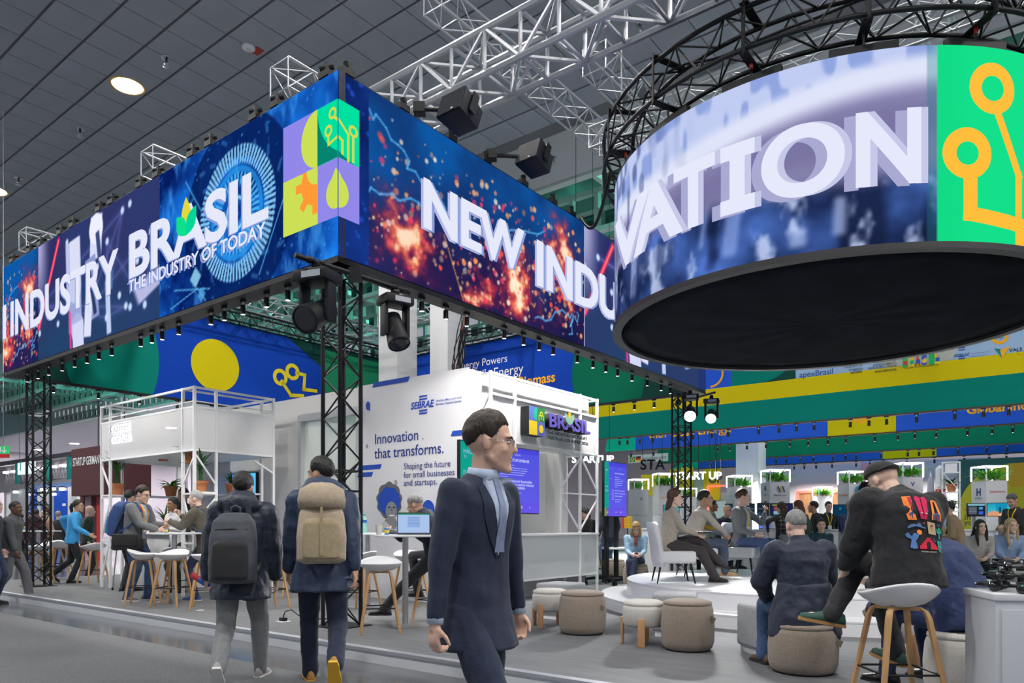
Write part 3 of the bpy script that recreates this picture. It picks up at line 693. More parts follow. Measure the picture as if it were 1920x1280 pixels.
fa2 = fascia(20, FA, 12.5, 'royal blue fascia strip with the yellow words Clean Energy and Global', [(LZ0, 6.2, m_blue2)])
def F2(px, py): return onface(px, py, FA, 20, 'a')
ftext(fa2, F2, 'with Clean Energy.', (1216, 822), (1372, 815), m_org, .025); ftext(fa2, F2, 'Global Industry', (1812, 776), (1990, 765), m_org, .03)
x0, x1 = F2(1552, 800)[0], F2(1680, 790)[0]; decal('yellow_panel', sq(x0, x1, LZ0, 6.2, -.004), m_yel, fa2)
decal('orange_shape', flat(circ((x0 + x1) / 2, LZ0 + .62, .35, .3, 8), -.008), m_org, fa2)
decal('emerald_panel', flat([(0, LZ0), (F2(1135, 840)[0], LZ0), (F2(1150, 800)[0], 6.2), (0, 6.2)], -.004), m_bright, fa2)
fa3 = fascia(26, FA - 2, 13, 'dark green fascia strip with the small fair sign and two flags', [(LZ0, 6.2, m_green)])
def F3(px, py): return onface(px, py, FA - 2, 26, 'a')
sgx0, sgz0 = F3(1179, 863); sgx1, sgz1 = F3(1253, 847)
MB().box(sgx0, sgx1, -.03, -.004, LZ0 + .08, LZ0 + .45).obj('sign_board', mat('sign_grey', (.50, .52, .53), .7), fa3)
w = sgx1 - sgx0
decal('flag', sq(sgx0 + .03 * w, sgx0 + .17 * w, LZ0 + .13, LZ0 + .38, -.034), mat('flag_green', (.0, .2, .04), .7), fa3)
decal('flag', flat([(sgx0 + .045 * w, LZ0 + .255), (sgx0 + .1 * w, LZ0 + .36), (sgx0 + .155 * w, LZ0 + .255), (sgx0 + .1 * w, LZ0 + .15)], -.037), mat('flag_yellow', (.8, .6, 0), .7), fa3)
decal('flag', flat(circ(sgx0 + .1 * w, LZ0 + .255, .05, .05, 14), -.040), mat('flag_blue', (.01, .03, .25), .7), fa3)
for i, c in enumerate(((.8, .5, .0), (.5, .01, .01), (.01, .01, .01))): decal('flag', sq(sgx0 + .19 * w, sgx0 + .32 * w, LZ0 + .13 + i * .083, LZ0 + .213 + i * .083, -.034), mat('flag_stripe%d' % i, c, .7), fa3)
text('HANNOVER MESSE', 1, m_ink, fa3, sgx0 + .38 * w, -.036, LZ0 + .20, .0, width=.58 * w)
fa4 = fascia(30, FA - 3, 13, 'far blue fascia strip with one yellow section above the startup towers', [(LZ0, 6.2, m_blue2)])
def F4(px, py): return onface(px, py, FA - 3, 30, 'a')
x0, x1 = F4(1655, 860)[0], F4(1756, 850)[0]; decal('yellow_panel', sq(x0, x1, LZ0, 6.2, -.004), m_yel, fa4)
x0, x1 = F4(1258, 870)[0], F4(1310, 868)[0]; decal('emerald_panel', sq(x0, x1, LZ0, 6.2, -.004), m_bright, fa4)

# ================================================================== TRACK SPOTLIGHTS
m_lens = mat('spot_lens', (.9, .9, .9), .3, emit=(1, .97, .93), es=14); m_lens_off = mat('spot_lens_dim', (.5, .5, .5), .2)
def spot_proto(label, group, lens, sc=1.):
    t = thing('track_spotlight', label, 'spotlight', (0, 0, -50), 0, group)
    MB().cbox((0, 0, -.015), (.10 * sc, .03, .03)).obj('adapter', M_BLACK, t); MB().tube((0, 0, -.03), (0, 0, -.07 * sc), .009 * sc).obj('stem', M_STEEL, t)
    MB().lathe([(.004, -.065 * sc), (.026 * sc, -.068 * sc), (.034 * sc, -.08 * sc), (.034 * sc, -.195 * sc), (.030 * sc, -.195 * sc), (.030 * sc, -.185 * sc), (.002, -.185 * sc)], 14).obj('housing', M_BLACK, t, auto=True)
    MB().lathe([(.029 * sc, -.186 * sc), (.029 * sc, -.190 * sc)], 14).obj('lens', lens, t)
    return t
pA = spot_proto('small black lit spotlight on the track under the left LED wall', 'spots under the left LED wall', m_lens, .95)
SL = (36, 56, 76, 101, 124, 147, 169, 193, 247, 268, 287, 318, 378, 403, 438, 482, 522)
for k, px in enumerate(SL):
    x = LF(px, 600)[0]; o = pA if k == 0 else copy_tree(pA)
    o.location = W(x - LLEN, .13, LZ0 - .07); o.rotation_euler = (0, 0, TH)
    if k % 3 == 1:
        ld = bpy.data.lights.new('spot', 'SPOT'); ld.energy = 68; ld.spot_size = 1.8; ld.spot_blend = .6; ld.shadow_soft_size = .05; ld.color = (1, .95, .88)
        lo = bpy.data.objects.new('spot_beam', ld); COL.objects.link(lo); lo.parent = o; lo.location = (0, 0, -.2); lo.rotation_euler = (math.radians(34), 0, 0)
pB = spot_proto('small black lit spotlight on the track under the right LED wall', 'spots under the right LED wall', m_lens, .95)
SR = (757, 805, 850, 889, 959, 995, 1024, 1050, 1095, 1124, 1148, 1170, 1197, 1225, 1251, 1268)
for k, px in enumerate(SR):
    x = RF(px, 600)[0]; o = pB if k == 0 else copy_tree(pB)
    o.location = W(-.13, x, LZ0 - .07); o.rotation_euler = (0, 0, TH + PI / 2)
    if k % 3 == 0:
        ld = bpy.data.lights.new('spot', 'SPOT'); ld.energy = 68; ld.spot_size = 1.8; ld.spot_blend = .6; ld.shadow_soft_size = .05; ld.color = (1, .95, .88)
        lo = bpy.data.objects.new('spot_beam', ld); COL.objects.link(lo); lo.parent = o; lo.location = (0, 0, -.2); lo.rotation_euler = (math.radians(34), 0, 0)
pC = spot_proto('small black spotlight along the lower edge of the blue banner with the yellow circle', 'spots under the yellow circle banner', m_lens, 1.)
for k in range(9):
    o = pC if k == 0 else copy_tree(pC); o.location = W(-9.96, .9 + k * .85, LZ0 - .048); o.rotation_euler = (0, 0, TH + PI / 2)
pD = spot_proto('small black spotlight along the lower edge of the biomass banner', 'spots under the biomass banner', m_lens, 1.)
for k, px in enumerate((1150, 1189, 1226, 1273)):
    o = pD if k == 0 else copy_tree(pD); o.location = W(-9.95 + BR(px, 740)[0], 9.96, LZ0 - .048); o.rotation_euler = (0, 0, TH)
def strip_spots(fn, a0, b, pxs, label, group, lens, sc, en=950):
    p = spot_proto(label, group, lens, sc)
    for k, px in enumerate(pxs):
        o = p if k == 0 else copy_tree(p); o.location = W(a0 + fn(px, 800)[0], b + .02, LZ0 - .043); o.rotation_euler = (0, 0, TH)
        if lens is m_lens and k % 2 == 0:
            ld = bpy.data.lights.new('spot', 'SPOT'); ld.energy = en; ld.spot_size = 2.3; ld.spot_blend = .7; ld.shadow_soft_size = .06; ld.color = (1, .96, .92)
            lo = bpy.data.objects.new('spot_beam', ld); COL.objects.link(lo); lo.parent = o; lo.location = (0, 0, -.26)
strip_spots(F1, FA, 16, (1161, 1176, 1199, 1223, 1269, 1299, 1334, 1365, 1422, 1460, 1493, 1526, 1594, 1629, 1662, 1718, 1790, 1844, 1891), 'black unlit spotlight under the green band of the logo fascia', 'spots under the logo fascia', m_lens_off, 1.15)
strip_spots(F2, FA, 20, (1183, 1225, 1275, 1345, 1368, 1400, 1436, 1481, 1515, 1552, 1586, 1640, 1683, 1715, 1755, 1814, 1860, 1899), 'bright spotlight under the royal blue fascia strip', 'spots under the royal blue fascia', m_lens, 1.15)
strip_spots(F3, FA - 2, 26, (1260, 1282, 1333, 1455, 1474, 1500, 1525, 1562, 1585, 1605, 1652, 1702, 1723, 1750, 1796, 1850, 1888), 'black unlit spotlight under the dark green fascia strip', 'spots under the dark green fascia', m_lens_off, 1.25)
strip_spots(F4, FA - 3, 30, (1489, 1508, 1530, 1560, 1605, 1631, 1657, 1700, 1752, 1808, 1855, 1887), 'tiny lit spotlight under the farthest blue fascia strip', 'spots under the far blue fascia', m_lens, 1.25, 170)

# ================================================================== MOVING HEADS
def moving_head(name, label, loc, rz, pitch, sc=1., lit=False):
    t = thing(name, label, 'stage light', loc, rz); s = sc
    MB().box(-.20 * s, .20 * s, -.16 * s, .16 * s, -.12 * s, 0).obj('base', M_BLACK, t, bevel=.03 * s)
    decal('display', flat([(-.08 * s, -.095 * s), (.14 * s, -.095 * s), (.14 * s, -.03 * s), (-.08 * s, -.03 * s)], -.162 * s), mat('display_grey', (.4, .42, .48), .2), t)
    for sx in (-1, 1):
        MB().box(sx * .155 * s - .025 * s, sx * .155 * s + .025 * s, -.075 * s, .075 * s, -.52 * s, -.10 * s).obj('yoke_arm', M_BLACK, t, bevel=.02 * s)
    M = Matrix.Translation((0, 0, -.42 * s)) @ Matrix.Rotation(pitch, 4, 'X')
    hb = MB().lathe([(.03 * s, .22 * s), (.11 * s, .20 * s), (.125 * s, .0), (.135 * s, -.12 * s), (.145 * s, -.24 * s), (.13 * s, -.25 * s), (.13 * s, -.235 * s), (.01, -.235 * s)], 24, M)
    hd = hb.obj('head', M_BLACK, t, auto=True)
    MB().lathe([(.128 * s, -.236 * s), (.10 * s, -.246 * s), (.01, -.25 * s)], 24, M).obj('lens', m_lens if lit else mat('dark_lens', (.03, .035, .05), .08), hd)
    MB().cbox((0, 0, .03 * s), (.10 * s, .06 * s, .08 * s)).tube((-.04 * s, 0, .06 * s), (.04 * s, 0, .06 * s), .05 * s, n=12).obj('clamp', M_BLACK, t)
    if lit:
        ld = bpy.data.lights.new('beam', 'SPOT'); ld.energy = 700; ld.spot_size = 1.1; ld.shadow_soft_size = .1
        lo = bpy.data.objects.new('beam', ld); COL.objects.link(lo); lo.parent = t; lo.matrix_local = M @ Matrix.Translation((0, 0, -.27 * s))
    return t
pipe0, pipe1 = at(553, 7.15, 0), at(768, 8.05, 0)
pz0 = EYE + (HZ - 478) / F * 7.15; pz1 = EYE + (HZ - 548) / F * 8.05
pp = thing('rigging_pipe', 'black pipe clamped across the front truss column holding two moving heads', 'pipe', (pipe0.x, pipe0.y, pz0))
d = Vector((pipe1.x - pipe0.x, pipe1.y - pipe0.y, pz1 - pz0)); rod('tube', (0, 0, 0), d, .026, M_BLACK, pp, 10)
MB().cbox(d * .5, (.12, .14, .12)).obj('coupler', M_BLACK, pp)
for k, f in enumerate((.12, .2, .85, .95)): MB().lathe([(.045, -.02), (.05, 0), (.045, .02)], 12).obj('clamp_ring', M_BLACK, pp).location = d * f
p = Vector((pipe0.x, pipe0.y, pz0)) + d * .18; moving_head('moving_head_light', 'black moving head hanging left of the front truss column, tilted sideways', p - Vector((0, 0, .10)), TH + .3, math.radians(-62), 1.0)
p = Vector((pipe0.x, pipe0.y, pz0)) + d * .86; moving_head('moving_head_light', 'black moving head hanging right of the front truss column, aimed down right', p - Vector((0, 0, .10)), TH + 1.3, math.radians(-28), .85)
p = at(1294, 13.9); p.z = EYE + (HZ - 740) / F * 13.9; moving_head('moving_head_light', 'moving head with a dazzling white lens on the far truss column', p, -.25, math.radians(-62), .82, True)
p = at(1334, 13.7); p.z = EYE + (HZ - 748) / F * 13.7; moving_head('moving_head_light', 'smaller lit moving head just right of the far truss column', p, -.35, math.radians(-60), .72, True)
ap = thing('rigging_pipe', 'short black outrigger pipe on the far truss column', 'pipe', W(-.40, 9.45, 3.92)); rod('tube', (0, 0, 0), at(1340, 13.6, 3.78) - W(-.40, 9.45, 3.92), .022, M_BLACK, ap, 8)
MB().cbox((0, 0, 0), (.1, .1, .1)).obj('coupler', M_BLACK, ap)

# hanging loudspeakers on arms above the right LED wall
def speaker(px, py, Yd, label, tb):
    p = at(px, Yd); p.z = EYE + (HZ - py) / F * Yd
    t = thing('hanging_speaker', label, 'speaker', p, TH)
    M = Matrix.Rotation(math.radians(-20), 4, 'X')
    sb = MB(); V = [(-.17, -.02, -.2), (.17, -.02, -.2), (-.17, -.02, .22), (.17, -.02, .22)]
    sb.rings([[(-.13, -.16, -.10), (.25, -.16, -.10), (.25, -.16, .22), (-.13, -.16, .22)], [(-.10, .20, -.06), (.22, .20, -.06), (.22, .20, .20), (-.10, .20, .20)]], True, M)
    body = sb.obj('cabinet', mat('speaker_black', (.008, .010, .018), .55, spec=.3), t, bevel=.015)
    MB().box(-.12, .24, -.175, -.16, -.09, .21, M).obj('grille', mat('speaker_grille', (.01, .012, .02), .7, bump=.4, bump_s=300), body)
    MB().box(-.155, -.135, -.05, .05, -.02, .24, M).obj('yoke_arm', M_BLACK, t); MB().box(.255, .275, -.05, .05, -.02, .24, M).obj('yoke_arm', M_BLACK, t)
    decal('badge', MB().box(.10, .13, -.18, -.176, -.07, -.055, M), m_txtw, body)
    arm = thing('speaker_arm', label.replace('loudspeaker', 'arm bracket of the loudspeaker'), 'bracket', W(-.03, tb, LZ1 + .16))
    rod('tube', (0, 0, 0), Vector((p.x, p.y, p.z + .10)) - W(-.03, tb, LZ1 + .16), .028, M_BLACK, arm, 8); MB().cbox((0, 0, 0), (.14, .14, .12)).obj('clamp', M_BLACK, arm)
speaker(853, 222, 8.55, 'black loudspeaker hung above the word NEW', RF(790, 215)[0])
speaker(994, 308, 10.1, 'smaller black loudspeaker hung further right, next to the ring', RF(925, 300)[0])

# cable bundle falling behind the white wall
cb = thing('cable_bundle', 'bundle of black cables hanging down in front of the right white column', 'cables', at(850, 14.5, 3.4))
for k in range(13):
    r = random.Random(k); x0 = r.uniform(-.12, .12); top = Vector((.22 + r.uniform(-.09, .09), .3, 2.2)); pts = []
    for i in range(7):
        f = i / 6; pts.append(Vector((x0, r.uniform(-.05, .05), 0)).lerp(top, f) + Vector((math.sin(f * PI) * r.uniform(-.12, .05), 0, 0)))
    MB().sweep(pts, .012, 5).obj('cable', mat('cable_red', (.4, .02, .01), .5) if k == 3 else M_BLACK, cb, True)

# ================================================================== LED RING AND ITS TRUSS
RC = Vector((4.45, 10.4, 0)); RR = 2.95; RZ0, RZ1 = 4.20, 6.22
def ring_at(px):                             # near-side arc length u (grows to the right) and distance Y
    q = (px - 960) / F; d = Vector((q, 1, 0)); A = d.dot(d); B = -2 * d.dot(RC); Cc = RC.dot(RC) - RR * RR
    D = max(B * B - 4 * A * Cc, 0); Y = (-B - math.sqrt(D)) / (2 * A); p = d * Y - RC
    return RR * math.atan2(p.x, -p.y), Y     # angle 0 faces -Y
def RG(px, py): u, Y = ring_at(px); return u, EYE + (HZ - py) / F * Y
def rmap(u, off, z): a = u / RR; r = RR + off; return (r * math.sin(a), -r * math.cos(a), z)
ring = thing('led_ring', 'big round LED ring showing white VATION lettering and a green end, hung over the stage', 'LED screen', (RC.x, RC.y, 0))
ug0 = ring_at(1759)[0]; ug1 = ug0 + 3.0; un0 = ring_at(1737)[0]
def paint_ring(X, Z):
    V = Z - RZ0
    img = lerpc(C8('7f7aa6'), C8('9a98c4'), np.clip(fbm(X, V, .8, 3), 0, 1))
    top = 1.62 + .22 * np.cos((X - .5) * .75)           # bright rim of a big machine drum
    blend(img, ss(top - .30, top - .05, V), 'dfe4fa'); blend(img, ss(top + .02, top + .20, V) * .8, 'b9c6f0')
    blend(img, .55 * ss(top + .05, top + .2, V) * ss(.5, .7, vnoise(X * 3, V, 3, 21)), '6a86d0')
    blend(img, .55 * ss(.32, .05, abs(V - top + .52)), '6f6a98')
    e = .72 + .05 * np.sin(X * 1.3)                     # blurred factory hall below
    f = lerpc(C8('0c1634'), C8('4f74c8'), np.clip(fbm(X, V, 1.6, 8) * 2.0 - .6, 0, 1))
    blend(f, .75 * ss(.5, .75, vnoise(X, V * .25, 2.4, 17)), '141c3a'); blend(f, .8 * ss(.62, .85, fbm(X * 1.6, V * 1.1, 2.1, 19) * 1.25), 'cfdcff')
    for k in range(26):
        r = random.Random(k); cx = r.uniform(-5, 6); boxp(f, X, V, cx, r.uniform(.1, .6), r.uniform(.02, .12), r.uniform(.08, .35), r.uniform(-.2, .2), r.choice(('0e1530', '9db6f4', 'c8d6ff', '1d2a55', '30489a')), .55, .05)
    img[...] = lerpc(img, f, ss(e + .16, e - .16, V))
    left = ss(ring_at(1330)[0], ring_at(1180)[0], X); blend(img, .5 * left * ss(.45, .7, vnoise(X * 5, V * 2, 2, 27)), '3a4678')
    blend(img, .35 * ((X > un0) & (X < ug0)), '2a7f86')
    m = (X >= ug0) & (X < ug1); img[m] = C8('14e08c'); blend(img, .35 * m * ss(.5, 0, X - ug0), '0fd07a')
    m = X >= ug1; img[m] = C8('7d74e0')
    return img
C2 = 2 * PI * RR
put('screen', grid_mesh('screen', np.linspace(-C2 / 2, C2 / 2, 900), np.linspace(RZ0, RZ1, 100), lambda X, Z: np.stack([RR * np.sin(X / RR), -RR * np.cos(X / RR), Z], -1), paint_ring, m_led), ring)
MB().lathe([(RR - .012, RZ0), (RR - .012, RZ1), (RR - .09, RZ1), (RR - .09, RZ0)], 96).obj('cabinet_back', M_BLACK, ring, auto=True)
MB().lathe([(RR + .03, RZ0 - .07), (RR + .03, RZ0 - .005), (RR - .10, RZ0 - .005), (RR - .10, RZ0 - .07)], 96).obj('bottom_rim', mat('rim_grey', (.03, .03, .035), .5), ring, auto=True)
# black fabric underside with radial tension folds
ub = MB(); n = 96; R_ = []
for i, r in enumerate(np.linspace(RR - .1, .02, 9)):
    R_.append([(r * math.cos(2 * PI * k / n), r * math.sin(2 * PI * k / n), RZ0 - .02 - .02 * math.sin(PI * i / 8) + .008 * math.sin(k * 12 * 2 * PI / 96 + i * .5) * math.sin(PI * i / 8)) for k in range(n)])
ub.rings(R_, True).obj('fabric_underside', mat('black_molton', (.004, .006, .012), .95, noise_s=2.5, noise_a=.5, spec=.1), ring, True)
def ring_text(ch, px0, px1, z0, z1, m, off, du=0., bold=.03, dz=0.):
    u0, u1 = ring_at(px0)[0] + du, ring_at(px1)[0] + du
    me = text_me(ch, 1, m, bold, res=14).copy(); co = np.empty(len(me.vertices) * 3); me.vertices.foreach_get('co', co); co = co.reshape(-1, 3)
    mn, mx = co.min(0), co.max(0)
    bm = bmesh.new(); bm.from_mesh(me)
    for v in bm.verts: v.co = (u0 + (v.co.x - mn[0]) / (mx[0] - mn[0]) * (u1 - u0), 0, z0 + dz + (v.co.y - mn[1]) / (mx[1] - mn[1]) * (z1 - z0))
    u = u0 + .06
    while u < u1: bmesh.ops.bisect_plane(bm, geom=bm.verts[:] + bm.edges[:] + bm.faces[:], plane_co=(u, 0, 0), plane_no=(1, 0, 0)); u += .06
    for v in bm.verts: v.co = rmap(v.co.x, off, v.co.z)
    bm.to_mesh(me); bm.free(); return put('lettering', me, ring)
tz0, tz1 = 4.80, 5.58
LET = (('V', 1156, 1222), ('A', 1190, 1283), ('T', 1265, 1342), ('I', 1352, 1416), ('O', 1428, 1584), ('N', 1604, 1726))
m_gh1 = em('a9aad2'); m_gh2 = em('c6c8e8')
def ring_I(px0, px1, m, off, du=0., dz=0.):
    u0, u1 = ring_at(px0)[0] + du, ring_at(px1)[0] + du; w = u1 - u0; z0, z1 = tz0 + dz, tz1 + dz
    for a, b, c, d_ in ((u0, u1, z0, z0 + .17), (u0, u1, z1 - .17, z1), (u0 + w * .28, u0 + w * .72, z0 + .17, z1 - .17)):
        n = 8; mb = MB(); mb.v = [(a + (b - a) * i / n, -off, z) for i in range(n + 1) for z in (c, d_)]; mb.f = [(2 * i, 2 * i + 2, 2 * i + 3, 2 * i + 1) for i in range(n)]; ring_decal('lettering', mb, m)
def ring_decal(name, mb, m):
    me = bpy.data.meshes.new(name); me.from_pydata([rmap(x, -y, z) for x, y, z in mb.v], [], mb.f); me.materials.append(m); return put(name, me, ring)
for ch, a, b in LET:
    if ch == 'I': ring_I(a, b, m_ledw, .018); ring_I(a, b, m_gh2, .012, .07); ring_I(a, b, m_gh1, .008, -.11, -.02); continue
    ring_text(ch, a, b, tz0, tz1, m_ledw, .018)
    ring_text(ch, a, b, tz0, tz1, m_gh2, .012, .07); ring_text(ch, a, b, tz0, tz1, m_gh1, .008, -.11, dz=-.02)
def ring_decal(name, mb, m):
    me = bpy.data.meshes.new(name); me.from_pydata([rmap(x, -y, z) for x, y, z in mb.v], [], mb.f); me.materials.append(m); return put(name, me, ring)
gm = MB()
x, z = RG(1860, 167); ringpoly(gm, x, z, .13, .265, -.012, 36)
x2, z2 = RG(1813, 288); ringpoly(gm, x2, z2, .12, .265, -.012, 36)
def sub(pts):
    out = []
    for (a, b), (c, d_) in zip(pts[:-1], pts[1:]):
        k = max(1, int(math.hypot(c - a, d_ - b) / .12)); out += [(a + (c - a) * i / k, b + (d_ - b) * i / k) for i in range(k)]
    return out + [pts[-1]]
strip(gm, sub([RG(1868, 210), RG(1908, 330), (RG(1908, 330)[0], RZ0 + .02)]), .085, -.012)
strip(gm, sub([(x2 + .03, z2 - .24), (x2 + .03, z2 - .62), (x2 + .65, z2 - .70), (x2 + .65, RZ0 + .02)]), .15, -.013)
x3 = RG(1919, 300)[0]; ringpoly(gm, x3 + .32, 5.15, .12, .26, -.012, 30); strip(gm, sub([(x3 + .32, 4.9), (x3 + .32, RZ0 + .02)]), .1, -.012)
ring_decal('circuit_mark', gm, em('ffbf3c'))

rt = thing('ring_truss', 'black circular box truss with hanging straps above the LED ring', 'truss', (RC.x, RC.y, 0))
rzs, rrs, nseg = (6.50, 6.95), (RR - .26, RR + .16), 60
pt = lambda r, z, k: Vector((r * math.sin(2 * PI * k / nseg), -r * math.cos(2 * PI * k / nseg), z))
for r in rrs:
    for z in rzs: MB().sweep([pt(r, z, k) for k in range(nseg)], .027, 8, closed=True).obj('chord', M_BLACK, rt, True)
for k in range(nseg):
    e = k % 2
    rod('brace', pt(rrs[1], rzs[e], k), pt(rrs[1], rzs[1 - e], k + 1), .012, M_BLACK, rt, 5); rod('brace', pt(rrs[0], rzs[e], k), pt(rrs[0], rzs[1 - e], k + 1), .012, M_BLACK, rt, 5)
    rod('brace', pt(rrs[e], rzs[0], k), pt(rrs[1 - e], rzs[0], k + 1), .012, M_BLACK, rt, 5); rod('brace', pt(rrs[e], rzs[1], k), pt(rrs[1 - e], rzs[1], k + 1), .012, M_BLACK, rt, 5)
m_strap = mat('black_strap', (.01, .01, .012), .9); m_redc = mat('red_shackle', (.5, .03, .02), .4)
for k in range(16):
    kk = k * nseg / 16 + 1.2
    MB().bar(pt(rrs[1] + .035, 6.42, kk), pt(rrs[1] + .035, 7.02, kk), .10, .012).bar(pt(rrs[0] - .03, 6.45, kk), pt(rrs[1] + .03, 6.45, kk), .1, .012).bar(pt(rrs[0] - .03, 7.0, kk), pt(rrs[1] + .03, 7.0, kk), .1, .012).obj('strap', m_strap, rt)
    rod('hoist_hook', pt(RR - .05, RZ1 + .07, kk), pt(RR - .05, 6.5, kk), .014, M_BLACK, rt)
    MB().bar(pt(RR - .05, RZ1 + .05, kk - 1.1), pt(RR - .05, RZ1 + .05, kk + 1.1), .07, .09).obj('hanger_bar', M_BLACK, rt)
    if k % 2 == 0: rod('shackle', pt(RR - .05, 6.38, kk), pt(RR - .05, 6.46, kk), .022, m_redc, rt)
MB().sweep([pt(RR + .0 + .10 * math.sin(k * 1.3), 6.7 + .12 * math.sin(k * .9), k) for k in range(nseg)], .016, 5, closed=True).obj('cable', M_BLACK, rt, True)
for k, dx in enumerate((0, 20, 40)):
    q = pt(RR - .1, 7.0, dx + 3); rod('hoist_chain', q, (q.x, q.y, 8.6), .012, M_STEEL, rt)
# black cable loop from the LED wall to the ring
cl = MB().sweep([Vector((RF(1060, 390)[0] * 0, 0, 0))], .02) if False else None
p0, p1 = W(.05, RF(1085, 405)[0], 6.22), Vector((RC.x - RR - .05, RC.y + .3, 6.5))
tag(MB().sweep([p0.lerp(p1, t) - Vector((0, 0, .45 * math.sin(PI * t))) for t in np.linspace(0, 1, 14)], .028, 7).obj('cable', M_BLACK, None, True), 'thick black cable slung from the right LED wall to the ring truss', 'cable')

# ================================================================== ROUND STAGE
st = thing('round_stage', 'round white two-step stage under the LED ring', 'stage', (4.35, 10.45, PZ))
m_stage = mat('stage_white_laminate', (.88, .89, .92), .22, noise_s=1.2, noise_a=.02)
for r, z0, z1 in ((3.05, 0, .16), (2.66, .16, .37)):
    MB().lathe([(r, z0), (r, z1 - .028), (r - .012, z1 - .028), (r - .012, z1 - .022), (r, z1 - .022), (r, z1 - .004), (r - .006, z1), (.5, z1), (.5, z0)], 120).obj('step_tier' if z0 == 0 else 'top_tier', m_stage, st, auto=True)
SGZ = PZ + .37

# ================================================================== WHITE STAND BUILDINGS
WB = 2.85; TOPZ = PZ + 3.42
m_wall = mat('white_panel_wall', (.70, .70, .70), .6, noise_s=.8, noise_a=.02)
def WL(px, py): return onface(px, py, 0, WB, 'a')     # local x = stand a
wl = struct(put('wall_front', None, None, W(0, WB), TH)); wl.empty_display_size = .1
xw0, zt = WL(563, 766); xw1 = WL(672, 760)[0]
for x0, x1, z0, z1 in ((-7.5, xw0, PZ, TOPZ), (xw1, -.62, PZ, TOPZ), (xw0, xw1, 3.22, TOPZ)):
    MB().box(x0, x1, 0, .12, z0, z1).obj('wall_panel', m_wall, wl)
ws = struct(put('wall_side', None, None, W(-.62, WB), TH + PI / 2)); ws.empty_display_size = .1
MB().box(.12, 3.3, 0, .10, 2.62, TOPZ).obj('wall_panel', m_wall, ws)
MB().box(.12, .95, 0, .10, PZ, 2.62).obj('wall_panel', m_wall, ws)
wn = struct(put('window_5', None, None, W(0, WB), TH)); wn.empty_display_size = .1
for x in (xw0, xw1): MB().box(x - .04, x + .04, -.02, .14, PZ, 3.22).obj('window_frame', mat('window_alu', (.55, .57, .60), .4, .4), wn)
MB().box(xw0 - .04, xw1 + .04, -.03, .15, 3.12, 3.24).obj('window_frame', mat('window_alu'), wn)
MB().box(xw0 + .04, xw1 - .04, .05, .062, PZ, 3.12).obj('pane', mat('pale_green_glass', (.80, .92, .88), .05, alpha=.35, spec=.8), wn)
struct(slab('wall_inner', -7.4, -.7, WB + 2.6, WB + 2.7, PZ, TOPZ - .2, mat('inner_wall', (.74, .75, .74), .6)))
struct(slab('wall_inner_left', -7.5, -7.4, WB + .12, WB + 2.7, PZ, TOPZ, mat('inner_wall')))

# printed wall graphic
gp = thing('graphic_panel', 'white printed wall reading Innovation that transforms in navy letters', 'wall panel', W(0, WB), TH)
gx0 = WL(673, 740)[0]
MB().box(gx0, -.60, -.03, -.002, PZ, TOPZ + .01).obj('panel', mat('print_panel_white', (.64, .65, .70), .5), gp)
m_pn = mat('ink_navy', (.008, .03, .20), .6); m_pb = mat('ink_blue', (.004, .055, .42), .6); m_pg = mat('ink_grey', (.28, .29, .32), .6)
def wt(s, p0, p1, m, bd=0, **kw): x0, z0 = WL(*p0); x1, _ = WL(*p1); return text(s, 1, m, gp, x0, -.036, z0, bd, width=x1 - x0, **kw)
wt('Innovation', (705, 833), (786, 826), m_pn, .008); wt('that transforms.', (705, 860), (835, 845), m_pn, .008)
wt('Shaping the future', (760, 880), (847, 870), m_pn, .004); wt('for small businesses', (760, 896), (855, 886), m_pn, .004); wt('and startups.', (760, 911), (822, 904), m_pn, .004)
wt('SEBRAE', (773, 768), (817, 760), m_pb, .03, shear=.2); wt('Brazilian Micro and Small', (821, 754), (869, 747), m_pb, .004, shear=.2); wt('Business Support Service', (820, 760.5), (868, 753), m_pb, .004, shear=.2)
def para(px0, px1, py, t, m, sl=.10): x0, z0 = WL(px0, py); x1, _ = WL(px1, py); decal('stripe', flat([(x0, z0), (x1, z0), (x1 + sl * t, z0 + t), (x0 + sl * t, z0 + t)], -.036), m, gp)
para(701, 768, 727, .075, m_pb, .6); para(848, 884, 818, .075, m_pb, .5); para(673, 716, 882, .075, m_pb, .5); para(673, 700, 895, .075, m_pb, .5)
for y in (746, 751.5, 772.5, 777.5): para(788, 803, y, .026, m_pb, .8)
x, z = WL(693, 761); decal('speech_mark', flat(circ(x, z, .05, .07, 24), -.036), m_pb, gp); decal('speech_mark', flat([(x + .01, z - .06), (x + .045, z - .10), (x + .045, z - .03)], -.037), m_pb, gp)
dots = MB()
for i in range(12):
    for j in range(14):
        x, z = WL(676 + i * 2, 741 + j * 4.2)
        if math.hypot(i - 0, (j - 7) * .9) < 7: dots.v += [(x + .006 * a, -.036, z + .006 * b) for a, b in ((-1, -1), (1, -1), (1, 1), (-1, 1))]; k = len(dots.v); dots.f.append((k - 4, k - 3, k - 2, k - 1))
tag(decal('halftone_dots', dots, m_pg, gp), kind='stuff')
for px, py, r in ((691, 837, .03), (683, 930, .014), (683, 898, .012), (796, 823, .014), (683, 959, .014), (682, 985, .022), (745, 905, .04)): x, z = WL(px, py); decal('dot', flat(circ(x, z, r, r * 1.2, 16), -.035), m_pb if py == 985 else m_pg, gp)
